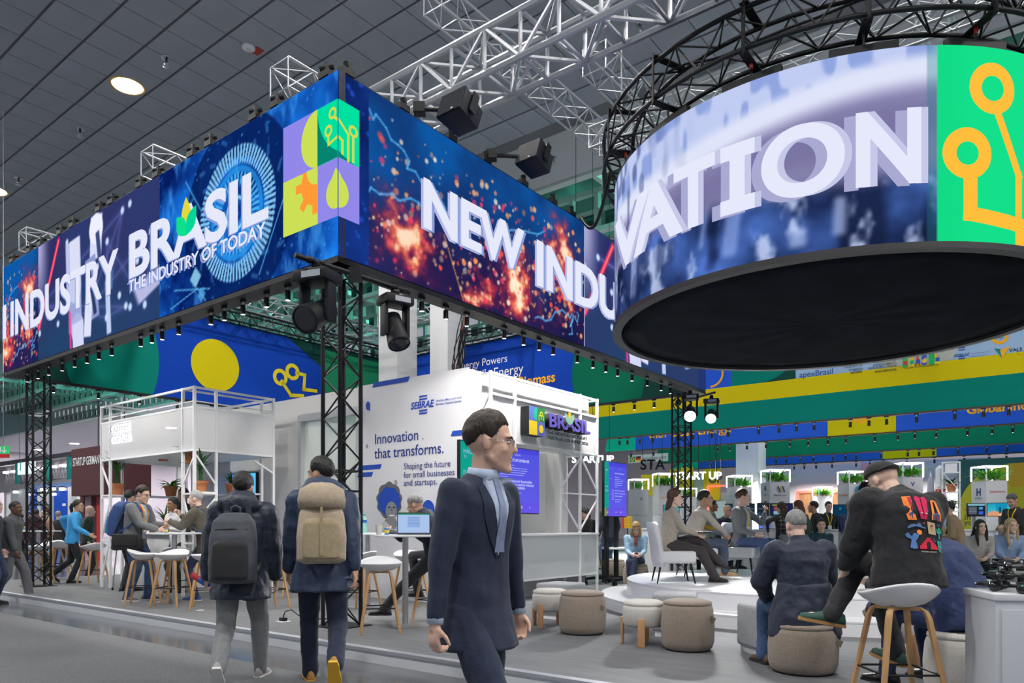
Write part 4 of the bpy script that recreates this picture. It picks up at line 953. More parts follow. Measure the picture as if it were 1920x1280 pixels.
# halftone portrait of a smiling person with a big blue afro
def wp(pts, m, y, name): decal(name, flat([WL(*p) for p in pts], y), m, gp)
rr = random.Random(3)
wp([(733 + 23.5 * math.cos(t) * (1 + .06 * math.sin(t * 11)) + 0, 938 - 34 * math.sin(t) * (1 + .06 * math.sin(t * 9))) for t in np.linspace(0, 2 * PI, 50)[:-1]], mat('ink_afro_grey', (.10, .11, .13), .6), -.0362, 'portrait_hair')
wp([(733 + 20.5 * math.cos(t) * (1 + .05 * math.sin(t * 13)), 940 - 27 * math.sin(t) * (1 + .05 * math.sin(t * 7 + 1))) for t in np.linspace(0, 2 * PI, 50)[:-1]], m_pb, -.0370, 'portrait_hair')
wp([(737 + 10.5 * math.cos(t), 957 - 17 * math.sin(t)) for t in np.linspace(0, 2 * PI, 30)[:-1]], mat('ink_face_grey', (.22, .23, .25), .6), -.0378, 'portrait_face')
wp([(738 + 5.5 * math.cos(t), 965 - 2.6 * math.sin(t)) for t in np.linspace(PI, 2 * PI, 12)], m_txtw, -.0384, 'portrait_smile')
for dx in (-4, 5): wp([(737 + dx + 2.6 * math.cos(t), 951 - 1.5 * math.sin(t)) for t in np.linspace(0, 2 * PI, 12)[:-1]], mat('ink_dark', (.02, .02, .03), .6), -.0384, 'portrait_eye')
wp([(735, 957), (738, 951), (739, 958)], mat('ink_nose', (.12, .12, .13), .6), -.0384, 'portrait_nose')
wp([(727, 972), (745, 972), (757, 996), (712, 996)], mat('ink_face_grey'), -.0374, 'portrait_neck'); wp([(724, 975), (734, 984), (741, 992), (757, 980), (772, 997), (706, 997)], mat('ink_collar', (.5, .51, .54), .6), -.0380, 'portrait_collar')
wp([(806 + 12 * math.cos(t), 957 - 20 * math.sin(t)) for t in np.linspace(0, 2 * PI, 30)[:-1]], m_pb, -.0366, 'portrait_hair'); wp([(808 + 9 * math.cos(t), 966 - 12 * math.sin(t)) for t in np.linspace(0, 2 * PI, 30)[:-1]], mat('ink_face_grey'), -.0374, 'portrait_face')

# wall-mounted screen behind the coffee tables
tv = thing('wall_screen', 'flat screen with a blue picture on the white wall beside the coffee corner', 'screen', W(0, WB), TH)
x0, z1 = WL(410, 891); x1 = WL(487, 887)[0]; z0 = z1 - (x1 - x0) * .60
MB().box(x0, x1, -.075, -.02, z0, z1).obj('bezel', M_BLACK, tv, bevel=.006)
def paint_tv(X, Z):
    img = lerpc(C8('1a8ae0'), C8('58c8f8'), np.clip((X - x0) / (x1 - x0) + .3 * fbm(X, Z, 4, 3) - .2, 0, 1)); blend(img, ss(.25, .1, abs(X - x0 - .45)) * .6, '3a56e0')
    boxp(img, X, Z, x0 + .40, z0 + .45, .07, .07, 0, '1fa86a', 1, .004); boxp(img, X, Z, x0 + .40, z0 + .30, .07, .07, 0, 'e8d830', 1, .004); boxp(img, X, Z, x0 + .55, z0 + .30, .07, .07, 0, '7a70e0', 1, .004); boxp(img, X, Z, x0 + .55, z0 + .45, .07, .07, 0, 'f0a030', 1, .004); boxp(img, X, Z, x0 + .45, z0 + .58, .16, .02, 0, 'e8f0ff', .8, .006); return img
put('picture', grid_mesh('picture', np.linspace(x0 + .015, x1 - .015, 90), np.linspace(z0 + .015, z1 - .015, 60), lambda X, Z: np.stack([X, 0 * X - .077, Z], -1), paint_tv, m_led), tv)

# ---- coffee corner frame
m_mesh = mat('white_mesh_fabric', (.90, .91, .94), .7, alpha=.68)
cf = thing('coffee_corner_frame', 'white tube frame with translucent panels and the glowing words COFFEE CORNER', 'kiosk', W(0, 0, 0), TH)
A0, A1, B0, B1 = -8.15, -4.85, 1.05, 2.50; PT = 3.52; Z0, Z1 = 2.50, 3.19; PW = .042
posts = [(a, b) for a in (A0, A0 + .35, A1 - .35, A1) for b in (B0, B1)] + [(A1, B0 + .37), (A0, B0 + .37), (A1, B1 - .05)]
for a, b in posts[:-1]: sqbar('post', (a, b, PZ), (a, b, PT), PW, M_WFRAME, cf)
for z in (PT - .02, Z1, Z0, PT - .24):
    for b in (B0, B1): sqbar('rail', (A0, b, z), (A1, b, z), PW - .006 if z != PT - .24 else .02, M_WFRAME, cf)
    for a in (A0, A1): sqbar('rail', (a, B0, z), (a, B1, z), PW - .009 if z != PT - .24 else .018, M_WFRAME, cf)
for a in (A0 + .35, A1 - .35): sqbar('rail', (a, B0, PT - .02), (a, B1, PT - .02), .03, M_WFRAME, cf); sqbar('rail', (a, B0, Z0), (a, B1, Z0), .03, M_WFRAME, cf)
MB().box(A0 + .02, A1 - .02, B0 - .012, B0 - .004, Z0, Z1).obj('front_panel', m_mesh, cf)
MB().box(A1 + .004, A1 + .012, B0 + .02, B1 - .02, Z0, Z1).obj('side_panel', m_mesh, cf); MB().box(A0 - .012, A0 - .004, B0 + .02, B1 - .02, Z0, Z1).obj('side_panel', m_mesh, cf)
MB().box(A0 + .02, A1 - .02, B0 + .02, B1 - .02, Z0 - .01, Z0 + .015).obj('upper_shelf', mat('shelf_white', (.80, .81, .83), .5), cf)
def brace(p, q): sqbar('brace', p, q, .026, M_WFRAME, cf)
zz = (PZ + .1, 1.20, 1.82, Z0 - .02)
for a, da in ((A1, -.35), (A0, .35)):
    brace((a, B0, Z0 - .1), (a + da, B0, 1.95)); brace((a, B0, .3), (a + da, B0, 1.05)); brace((a, B0, 1.05), (a + da, B0, 1.75))
    sqbar('rail', (a, B0, 1.80), (a + da, B0, 1.80), .028, M_WFRAME, cf); sqbar('rail', (a, B0, 1.0), (a + da, B0, 1.0), .028, M_WFRAME, cf)
brace((A1, B0, Z0 - .05), (A1, B0 + .37, 1.95)); brace((A1, B0 + .37, 1.75), (A1, B0, 1.30)); brace((A1, B1, Z0 - .3), (A1, B1 - .4, 1.7) if False else (A1, B1 - .37, Z0 - .1))
for z in (1.82, 1.0): sqbar('rail', (A1, B0, z), (A1, B0 + .37, z), .028, M_WFRAME, cf)
MB().box(A0 - .02, A0 + .35, B0, B1, 1.83, 1.86).obj('shelf', mat('shelf_white'), cf); MB().box(A0 + .35, A1 - .35, B1 - .32, B1, 1.83, 1.86).obj('shelf', mat('shelf_white'), cf); MB().box(A1 - .36, A1 + .02, B0 + .02, B0 + .39, 1.79, 1.815).obj('shelf', mat('shelf_white'), cf)
MB().box(A0 + .5, A1 - 1.4, B1 + .02, B1 + .03, PZ, Z0).obj('back_curtain', mat('grey_mesh_curtain', (.55, .57, .62), .7, alpha=.72), cf)
MB().box(A0 + .1, A1 - .9, B0 + .45, B0 + .95, PZ, 1.12).obj('counter', mat('counter_grey_white', (.60, .61, .63), .5), cf, bevel=.01)
MB().box(A0 + .05, A1 - .85, B0 + .40, B0 + 1.0, 1.12, 1.16).obj('counter_top', M_WHITE, cf, bevel=.006)
m_neon = mat('neon_white', (1, 1, 1), .4, emit=(1, .97, 1), es=2.4); m_ntxt = mat('neon_backing', (.30, .30, .34), .5)
def CFp(px, py): return onface(px, py, 0, B0, 'a')
for s, p0, p1 in (('COFFEE', (212, 812), (246, 805)), ('CORNER', (212, 832), (248, 825))):
    x0, z0 = CFp(*p0); x1, _ = CFp(*p1)
    text(s, 1, m_neon, cf, x0 - .01, B0 - .030, z0 - .006, .006, width=x1 - x0 + .02, ext=.006); text(s, 1, m_ntxt, cf, x0, B0 - .045, z0, -.008, width=x1 - x0, ext=.002)

# ---- welcome kiosk with the BRASIL sign
ks = thing('welcome_kiosk', 'white kiosk with mesh panels under the BRASIL partner country sign', 'kiosk', W(-.45, 0, 0), TH + PI / 2)   # local x = b, -y towards the stage
KB = (3.15, 3.73, 5.59, 6.16)
for x in KB:
    sqbar('post', (x, 0, PZ), (x, 0, PT + .03), .04, M_WFRAME, ks)
sqbar('post', (KB[0], .36, PZ), (KB[0], .36, PT), .036, M_WFRAME, ks); sqbar('post', (KB[3], .9, PZ), (KB[3], .9, PT), .036, M_WFRAME, ks)
for z in (PT, 3.22, 2.55): sqbar('rail', (KB[0], 0, z), (KB[3], 0, z), .034, M_WFRAME, ks)
for x in KB: sqbar('rail', (x, 0, PT), (x, .36, PT), .024, M_WFRAME, ks)
sqbar('rail', (KB[0], .36, PT), (KB[3], .36, PT), .024, M_WFRAME, ks)
for z in (PT, 3.22, 2.55): sqbar('rail', (KB[3], 0, z), (KB[3], .9, z), .027, M_WFRAME, ks)
MB().box(KB[0], KB[3], .02, .028, 2.55, 3.22).obj('upper_panel', mat('white_mesh_panel', (.76, .77, .79), .6, alpha=.9), ks)
MB().box(KB[0], KB[3], 0.02, .36, 2.535, 2.552).obj('soffit', M_WHITE, ks)
MB().box(KB[1] - .5, KB[3], -.05, .55, 1.12, 1.16).obj('counter_top', M_WHITE, ks, bevel=.006)
MB().box(KB[0], KB[3], -.004, .004, .43, 1.12).obj('counter_panel', mat('frosted_panel', (.70, .74, .76), .35, alpha=.88), ks)
MB().box(KB[3] - .004, KB[3] + .004, 0, .9, .43, 1.12).obj('counter_panel', mat('frosted_panel'), ks)
MB().box(KB[0], KB[3], .25, .6, PZ, .43).obj('plinth', mat('plinth_grey', (.30, .31, .33), .6), ks)
sqbar('rail', (KB[0], 0, .43), (KB[3], 0, .43), .026, M_WFRAME, ks); sqbar('rail', (KB[0], 0, 1.13), (KB[3], 0, 1.13), .026, M_WFRAME, ks)
for p, q in (((KB[2], 0, 2.5), (KB[3], 0, 1.9)), ((KB[3], 0, 1.75), (KB[2], 0, 1.2)), ((KB[2] - .6, .0, 1.9), (KB[2], 0, 2.45)), ((KB[2] - .6, 0, 1.75), (KB[2], 0, 1.2)), ((KB[0], 0, 3.22), (KB[0], .36, 2.7))): sqbar('brace', p, q, .024, M_WFRAME, ks)
sqbar('rail', (KB[2] - .6, 0, 1.83), (KB[3], 0, 1.83), .024, M_WFRAME, ks); sqbar('post', (KB[2] - .6, 0.0, 1.16), (KB[2] - .6, 0, 2.55), .024, M_WFRAME, ks)
MB().box(KB[0] + .3, KB[3], .62, .63, 1.16, 2.54).obj('back_film', mat('clear_film', (.72, .73, .74), .12, alpha=.55), ks)
MB().box(KB[1] + .0, KB[2], .44, .452, 1.16, 2.54).obj('side_film', mat('clear_film2', (.80, .80, .80), .1, alpha=.18), ks)
# raised sign
def KF(px, py): return onface(px, py, -.45, 0, 'b')
sg = thing('raised_sign', 'raised BRASIL the industry of today sign with colour tiles on the kiosk', 'sign', W(-.40, 0, 0), TH + PI / 2)
bx0, bz1 = KF(977, 762); bx1 = KF(1007, 770)[0]; bs = bx1 - bx0; bz0 = KF(977, 815)[1]; bh = bz1 - bz0; mx = (bx0 + bx1) / 2; mz = (bz0 + bz1) / 2
MB().box(bx0, bx1, -.10, .06, bz0, bz1).obj('tile_box', M_BLACK, sg)
for i, (x0, x1, z0, z1, c) in enumerate(((bx0, mx, mz, bz1, (.10, .18, .55)), (mx, bx1, mz, bz1, (.02, .22, .06)), (bx0, mx, bz0, mz, (.85, .60, .01)), (mx, bx1, bz0, mz, (.10, .14, .55)))):
    decal('colour_tile', sq(x0, x1, z0, z1, -.103), mat('sign_tile%d' % i, c, .5), sg)
decal('tile_mark', flat(circ(mx, (mz + bz1) / 2, bs * .24, bh * .24, 24, PI / 2, 1.5 * PI), -.106), mat('sign_teal', (.02, .42, .32), .5), sg)
decal('tile_mark', flat(circ((mx + bx1) / 2, (bz0 + mz) / 2, bs * .14, bh * .15, 24), -.106), mat('sign_tile2'), sg)
cm = MB(); strip(cm, [((mx + bx1) / 2, mz + .05), ((mx + bx1) / 2, bz1 - .12)], .02, -.106); strip(cm, [((mx + bx1) / 2 - .06, bz1 - .2), ((mx + bx1) / 2 - .06, mz + .1), ((mx + bx1) / 2 + .05, mz + .1), ((mx + bx1) / 2 + .06, bz1 - .18)], .02, -.106)
ringpoly(cm, (mx + bx1) / 2, bz1 - .09, .02, .04, -.106, 14); decal('tile_mark', cm, mat('sign_lime', (.65, .70, .03), .5), sg)
x0, z0 = KF(1012, 800); x1 = KF(1090, 812)[0]; zt_ = KF(1012, 774)[1]
text('BRASIL', 1, M_BLACK, sg, x0, -.03, z0, .03, width=x1 - x0, height=zt_ - z0, ext=.09); text('BRASIL', 1, mat('sign_violet', (.16, .12, .62), .5), sg, x0, -.125, z0, .03, width=x1 - x0, height=zt_ - z0, ext=.002)
lx_, lz_ = KF(1051, 799); decal('leaf_mark', flat(leaf(lx_, lz_, 0, .26, .055), -.130), mat('sign_tile2'), sg); decal('leaf_mark', flat(leaf(lx_, lz_, .14, .2, .05), -.131), mat('sign_mint', (.30, .62, .50), .5), sg); decal('leaf_mark', flat(leaf(lx_, lz_, -.14, .2, .05), -.131), mat('sign_mint'), sg)
for s, p0, p1 in (('THE INDUSTRY OF TODAY', (1008, 808), (1084, 818)), ('PARTNER COUNTRY 2026', (1008, 818), (1085, 827))):
    x0, z0 = KF(*p0); x1 = KF(*p1)[0]; text(s, 1, m_ink, sg, x0, -.135, z0 - .05, .012, width=x1 - x0, height=.055, ext=.004)

# ---- programme displays
def paint_prog(w, h):
    def f(X, Z):
        img = lerpc(C8('6a58e8'), C8('4a46d8'), np.clip((Z / h), 0, 1)); blend(img, (Z > .17 * h) * (Z < .93 * h) * .5, '5a62e8')
        m = X < .18 * w; img[m] = C8('12a08c'); m = (X < .18 * w) & (Z < .14 * h); img[m] = C8('8a9a2a'); m = (X > .09 * w) & (X < .18 * w) & (Z < .14 * h); img[m] = C8('5a50d0')
        disc(img, X, Z, .135 * w, .07 * h, .026 * w, 'a8c838'); return img
    return f
def programme(t, x0, x1, z0, z1, y):
    w, h = x1 - x0, z1 - z0
    MB().box(x0 - .012, x1 + .012, y, y + .05, z0 - .015, z1 + .015).obj('bezel', M_BLACK, t, bevel=.004)
    put('picture', grid_mesh('picture', np.linspace(0, w, 100), np.linspace(0, h, 130), lambda X, Z: np.stack([X + x0, 0 * X + y - .003, Z + z0], -1), paint_prog(w, h), m_led), t)
    wm, wd = em('e8ecff'), em('aab4f4')
    for s, fx, fz, fw, m in (('HALL', .03, .83, .11, wd), ('11', .035, .76, .022, wd), ('DATE', .03, .53, .11, wd), ('04/21', .03, .45, .12, wd), ('TIME', .22, .88, .04, wd), ('STAGE', .33, .88, .05, wd), ('SESSION', .66, .88, .08, wd),
                          ('UNION STARTUPS EMBRAER', .44, .79, .42, wm), ('Data & AI for Industrial Sustainability', .44, .47, .46, wm), ('Using data and AI to optimize industrial', .44, .42, .48, wm), ('operations and sustainability', .44, .37, .36, wm),
                          ('11:00', .22, .68, .06, wd), ('11:30', .22, .40, .06, wd), ('apexBrasil', .45, .07, .12, wd), ('BRASIL', .68, .07, .09, wm), ('V', .86, .07, .015, wm)):
        text(s, 1, m, t, x0 + fx * w, y - .006, z0 + fz * h, .0, width=fw * w)
    ln = MB()
    for k, (fz, fw) in enumerate(((.73, .2), (.69, .38), (.655, .38), (.62, .35), (.585, .33), (.55, .12), (.31, .30), (.27, .22))):
        strip(ln, [(x0 + .45 * w, z0 + fz * h), (x0 + (.45 + fw) * w, z0 + fz * h)], .008, y - .006)
    for k in range(6): strip(ln, [(x0 + .32 * w, z0 + (.48 - k * .035) * h), (x0 + .40 * w, z0 + (.48 - k * .035) * h)], .008, y - .006)
    tag(decal('text_lines', ln, wd, t), kind='stuff')
pd = thing('programme_screen', 'upright purple programme screen beside the welcome kiosk, half behind the person in the suit', 'screen', W(-.25, 0, 0), TH + PI / 2)
def PF(px, py): return onface(px, py, -.25, 0, 'b')
px1, pz1_ = PF(1010, 846); px0 = PF(863, 826)[0]; pz0_ = PF(1010, 962)[1]
programme(pd, px0, px1, pz0_, pz1_, 0)
MB().box(px0 + .12, px0 + .16, .05, .10, PZ, pz0_ + .6).box(px0 - .15, px0 + .55, -.18, .30, PZ, PZ + .03).obj('stand', M_BLACK, pd)
q = gnd(1128, 1098); ds = thing('programme_screen', 'purple programme screen on a black rolling stand left of the stage', 'screen', q, TH + PI / 2 + .05)
programme(ds, .02, .98, EYE + (HZ - 967) / F * q.y - PZ, EYE + (HZ - 864) / F * q.y - PZ, -.05)
for x in (.28, .70): MB().box(x - .05, x + .05, .01, .07, .12, 2.1).obj('upright', M_BLACK, ds)
MB().box(-.12, 1.05, -.33, -.27, .10, .15).box(-.12, 1.05, .30, .36, .10, .15).box(.24, .32, -.3, .33, .10, .15).box(.66, .74, -.3, .33, .10, .15).obj('base_frame', M_BLACK, ds)
for x in (-.05, .98):
    for y in (-.3, .33): MB().tube((x - .02, y, .05), (x + .02, y, .05), .05, n=14).obj('caster', M_BLACK, ds)

# ================================================================== FURNITURE
def make_stool(label, group=None):
    t = thing('bar_stool', label, 'stool', (0, 0, 0), 0, group)
    n = 36; R_ = []
    def rim(f, dz):
        out = []
        for k in range(n):
            a = 2 * PI * k / n; y = math.sin(a); back = max(0, -y) ** 1.5
            out.append((.235 * f * math.cos(a), .205 * f * y, .655 + dz + (f ** 3) * (.085 + .065 * back)))
        return out
    for f in (.12, .4, .65, .85, .96, 1.0): R_.append(rim(f, 0))
    for f in (1.0, .95, .84, .63, .38, .12): R_.append(rim(f, .014))
    MB().rings(R_, True).obj('seat', M_SHELL, t, True)
    leg = MB(); 
    R_ = [[(x + sx * w, y + sy * d, z) for sx, sy in ((-1, -1), (1, -1), (1, 1), (-1, 1))] for x, y, z, w, d in ((0, 0, 0, .013, .013), (-.0, -.0, .02, .013, .013), (-.085, -.085, .60, .017, .015), (-.10, -.10, .645, .016, .014), (-.12, -.12, .66, .013, .012))]
    lm = leg.rings(R_).mesh('leg', M_WOOD); bmv = bmesh.new(); bmv.from_mesh(lm); bmesh.ops.bevel(bmv, geom=bmv.edges[:], offset=.004, segments=1, affect='EDGES'); bmv.to_mesh(lm); bmv.free(); lm.shade_smooth(); lm.set_sharp_from_angle(angle=.7)
    for k in range(4): putm('leg', lm, t, Matrix.Rotation(k * PI / 2, 4, 'Z') @ Matrix.Translation((.205, .205, 0)))
    MB().box(-.13, .13, -.012, .012, .640, .664).box(-.012, .012, -.13, .13, .640, .664).obj('seat_support', M_WOOD, t, rz=PI / 4, bevel=.004)
    c = .172; MB().sweep([(c, c, .27), (-c, c, .27), (-c, -c, .27), (c, -c, .27)], .007, 6, closed=True).obj('footrest', M_BLACK, t, True)
    return t
stool0 = make_stool('bar stool')
n_stool = 0
def stool(p, rz, label, group=None):
    global n_stool
    o = stool0 if n_stool == 0 else copy_tree(stool0); n_stool += 1
    o.location = p; o.rotation_euler = (0, 0, rz); o['label'] = label
    if group: o['group'] = group
    elif 'group' in o: del o['group']
    return o
def make_table(label, p, r=.39, h=1.05):
    t = thing('high_table', label, 'table', p)
    MB().lathe([(.02, h - .026), (r - .01, h - .026), (r, h - .018), (r, h - .004), (r - .004, h), (.02, h)], 48).obj('table_top', M_WHITE, t, auto=True)
    MB().lathe([(.035, .02), (.035, h - .03), (.12, h - .03), (.12, h - .026)], 20).obj('pole', M_STEEL, t, auto=True)
    MB().lathe([(.29, 0), (.29, .008), (.24, .016), (.05, .022), (.01, .022)], 40).obj('base', M_STEEL, t, auto=True)
    return t
TB1 = at(327, 10.98); TB2 = at(72, 15.3); TB3 = at(760, 8.40); TB4 = at(690, 10.35); TB5 = at(545, 10.2)
make_table('round white high table between the shoulder bag and the person in the brown jacket', TB1)
make_table('round white high table at far left beside the person in the blue shirt', TB2, .42)
make_table('round white high table carrying the open laptop', TB3, .36)
make_table('round white high table with the water bottle, behind the front truss column', TB4, .38)
def sg_(px, py, Yc=None): return gnd(px, py)
stool(gnd(72, 1094), 2.6, 'white shell bar stool nearest the left edge, under the far left table')
stool(gnd(114, 1084), .4, 'white bar stool half hidden between the far left table and the person in blue')
stool(gnd(98, 1078), 3.0, 'white bar stool behind the far left table pole')
stool(gnd(175, 1094), 1.0, 'white shell bar stool right of the person in the blue shirt')
stool(gnd(268, 1134), -1.3, 'white bar stool beside the person with the shoulder bag')
stool(gnd(323, 1136), 3.0, 'white bar stool in front of the coffee table pole')
stool(gnd(334, 1118), .3, 'white bar stool tucked behind the coffee table pole')
stool(gnd(388, 1140), 1.9, 'white bar stool between the brown jacket and the puffer jacket')
stool(gnd(505, 1140), .8, 'bar stool showing its legs between the two people with backpacks')
stool(gnd(545, 1118), 2.2, 'bar stool far behind the gap between the two people with backpacks')
stool(gnd(713, 1184), 3.35, 'white bar stool in front of the laptop table, right of the truss column')
stool(gnd(676, 1146), 1.2, 'white bar stool partly behind the right leg of the truss column')
stool(gnd(770, 1142), -2.6, 'white bar stool with a black bag, behind the laptop table')
STL = at(1684, 4.45); stool(STL, .0, 'white bar stool under the person in the printed black sweatshirt')

def pouf(p, r, h, m, label):
    t = thing('pouf', label, 'pouf', p)
    MB().lathe([(.02, .01), (r - .035, .01), (r - .01, .03), (r + .006, .08), (r + .010, h * .5), (r - .002, h - .09), (r - .014, h - .055), (r - .02, h - .05), (.02, h - .05)], 48).obj('body', m, t, True)
    MB().lathe([(.02, h - .052), (r - .022, h - .052), (r - .012, h - .040), (r - .016, h - .022), (r - .06, h - .006), (.02, h)], 48).obj('seat_pad', m, t, True)
    MB().lathe([(r - .03, 0), (r - .03, .012), (.02, .012)], 32).obj('base', M_BLACK, t)
    MB().bar((r * .72, -r * .72, h * .66), (r * .72 + .03, -r * .72 - .03, h * .62), .012, .05).obj('pull_tab', mat('tab_cloth', (.22, .18, .14), .9), t)
    return t
m_taupe = mat('taupe_boucle', (.30, .245, .20), .95, noise_s=70, noise_a=.14, bump=.35, bump_s=160, sheen=.2)
m_cream = mat('cream_fabric', (.62, .60, .56), .95, noise_s=60, noise_a=.06, bump=.25, bump_s=160); m_grey = mat('grey_melange', (.40, .41, .43), .95, noise_s=90, noise_a=.2, bump=.3, bump_s=200)
pouf(at(1092, 7.80), .245, .46, m_taupe, 'taupe round pouf beside the cream footstool nearest the kiosk')
pouf(at(1289, 6.78), .235, .47, m_taupe, 'taupe round pouf in the foreground, right of a cream footstool')
pouf(at(1505, 5.75), .255, .40, m_taupe, 'taupe pouf under the seated person in the navy coat')
pouf(at(1799, 4.95), .21, .44, m_cream, 'cream round pouf under the person bent forward in the blue suit')
pouf(at(1192, 13.7), .23, .44, m_taupe, 'taupe pouf under the person in the pale blue coat')
pouf(at(1150, 15.3), .24, .46, mat('beige_fabric', (.50, .42, .34), .95), 'beige pouf behind the rolling programme screen')
def footstool(p, rz, label):
    t = thing('footstool', label, 'footstool', p, rz); r, h = .20, .44
    MB().lathe([(.02, .18), (r - .03, .18), (r, .21), (r + .004, .35), (r - .008, .385), (.02, .385)], 40).obj('body', m_cream, t, True)
    MB().lathe([(.02, .383), (r - .012, .383), (r - .002, .395), (r - .008, .415), (r - .05, .432), (.02, h)], 40).obj('seat_pad', m_cream, t, True)
    for k in range(4):
        a = PI / 4 + k * PI / 2
        MB().box(-.035, .035, -.014, .014, 0, .27).obj('leg', mat('beech', (.55, .30, .15), .5), t, bevel=.012, loc=((r + .008) * math.cos(a), (r + .008) * math.sin(a), 0), rz=a + PI / 2)
    MB().box(-.02, .02, -.004, .004, .27, .30).obj('pull_tab', mat('tab_cloth'), t, loc=((r + .01) * .95, -.08, 0))
    return t
footstool(at(1031, 8.30), .2, 'cream footstool on beech legs nearest the welcome kiosk'); footstool(at(1207, 7.05), .5, 'cream footstool on beech legs in front of the stage step'); footstool(at(1718, 6.1), .3, 'cream footstool mostly hidden behind the bar stool of the person in black')
def cube_pouf(p, rz, label):
    t = thing('cube_pouf', label, 'pouf', p, rz); MB().box(-.23, .23, -.23, .23, .06, .44).obj('body', m_grey, t, bevel=.035, seg=4); MB().box(-.20, .20, -.20, .20, 0, .065).obj('base', M_WHITE, t)
cube_pouf(at(1052, 9.1), TH, 'grey cube pouf behind the cream footstool nearest the kiosk'); cube_pouf(at(1266, 7.72), TH + .4, 'grey cube pouf against the round stage step'); cube_pouf(at(1448, 6.55), .2, 'grey cube pouf mostly behind the person in the navy coat')

def lounge_chair(p, rz, label, legs=M_BLACK):
    t = thing('lounge_chair', label, 'chair', p, rz); m = mat('white_leather', (.74, .75, .78), .45, bump=.05, bump_s=30)
    MB().box(-.25, .25, -.26, .27, .27, .44).obj('seat', m, t, bevel=.05, seg=4)
    bk = MB(); R_ = []
    for z, f, y0 in ((.22, .86, -.20), (.30, .98, -.22), (.45, 1.04, -.235), (.60, 1.0, -.255), (.74, .88, -.285), (.81, .66, -.30), (.835, .40, -.305)):
        ring_ = []
        for k in range(13): a = -1.25 + 2.5 * k / 12; ring_.append((.28 * f * math.sin(a) / math.sin(1.25), y0 - .10 * (math.cos(a) - math.cos(1.25)) + .0, z))
        for k in range(12, -1, -1): a = -1.25 + 2.5 * k / 12; ring_.append((.24 * f * math.sin(a) / math.sin(1.25), y0 + .06 - .10 * (math.cos(a) - math.cos(1.25)), z))
        R_.append(ring_)
    bk.rings(R_).obj('backrest', m, t, bevel=0, smooth=True)
    for sx in (-1, 1):
        for sy in (-1, 1): MB().tube((sx * .20, sy * .2, .27), (sx * .235, sy * .255, 0), .017, .009, 8).obj('leg', legs, t, True)
    return t

# white cabinet at the right edge with a heap of headphones
cab = thing('white_cabinet', 'pale grey cabinet at the right edge holding a heap of black headphones', 'cabinet', at(1866, 3.95), -.22)
MB().box(0, 1.0, 0, .42, 0, .747).obj('body', mat('cabinet_grey_white', (.55, .57, .62), .45), cab, bevel=.004); MB().box(-.01, 1.01, -.01, .43, .747, .782).obj('top', mat('cabinet_top', (.66, .68, .72), .4), cab, bevel=.004)
MB().box(.03, .97, -.014, -.001, .03, .70).obj('door', mat('cabinet_grey_white'), cab, bevel=.003)
hp0 = thing('headphones', 'black wireless headphones in the heap on the grey cabinet', 'headphones', (0, 0, 0), 0, 'headphones heaped on the cabinet')
MB().sweep([(.085 * math.cos(a), .095 * math.sin(a), .03) for a in np.linspace(-.1, PI + .1, 16)], .010, 7).obj('headband', mat('gloss_black', (.012, .014, .018), .25), hp0, True)
for sx in (-1, 1): MB().ell((sx * .078, -.02, .03), (.022, .042, .032), 14, 8).obj('ear_cup', mat('gloss_black'), hp0, True); MB().lathe([(.024, 0), (.026, .006), (.01, .008)], 14).obj('ear_pad', mat('pad_black', (.02, .02, .024), .8), hp0, True, loc=(sx * .07, -.02, .055))
MB().cbox((.09, -.04, .045), (.006, .01, .004)).obj('status_light', mat('green_led', (0, .3, .1), .3, emit=(.05, 1, .4), es=1.5), hp0)
first_hp = True
for lay in range(3):
    for i in range(4 - lay // 2):
        for j in range(2):
            o = hp0 if first_hp else copy_tree(hp0); first_hp = False
            r = random.Random(lay * 20 + i * 3 + j)
            p = cab.matrix_basis if False else None
            lp = Matrix.Translation(cab.location) @ Matrix.Rotation(-.22, 4, 'Z') @ Vector((.12 + i * .22 + lay * .04, .11 + j * .20 + lay * .01, .783 + lay * .058))
            o.location = lp; o.rotation_euler = (0, 0, r.uniform(0, 6))

# ================================================================== PLANTS, CUPS, SMALL THINGS
m_pot = mat('terracotta', (.50, .19, .08), .8, noise_s=12, noise_a=.15); m_leafg = mat('leaf_green', (.03, .16, .025), .5, noise_s=8, noise_a=.35); m_leafl = mat('leaf_light', (.10, .38, .03), .5, noise_s=8, noise_a=.3)
def blade(seed, L, w, up, droop, kinds=7):   # one arching leaf along +X
    V = []; Fc = []
    for i in range(kinds + 1):
        t = i / kinds; x = L * t * math.cos(up * (1 - .4 * t)); z = L * (t * math.sin(up) - droop * t * t); ww = w * math.sin(PI * min(.97, .12 + .86 * t)) ** .8
        V += [(x, -ww, z + ww * .35), (x, 0, z), (x, ww, z + ww * .35)]
    for i in range(kinds):
        k = 3 * i; Fc += [(k, k + 1, k + 4, k + 3), (k + 1, k + 2, k + 5, k + 4)]
    return V, Fc
LEAFM = {}
def leaf_mesh(kind, m):
    if (kind, m.name) not in LEAFM:
        L, w, up, dr = ((.34, .014, 1.15, .45), (.30, .022, .95, .55), (.42, .012, 1.3, .35), (.26, .02, .7, .6))[kind]
        V, Fc = blade(kind, L, w, up, dr); b = MB().add(V, Fc); me = b.mesh('leaf', m, True, fix=False); LEAFM[(kind, m.name)] = me
    return LEAFM[(kind, m.name)]
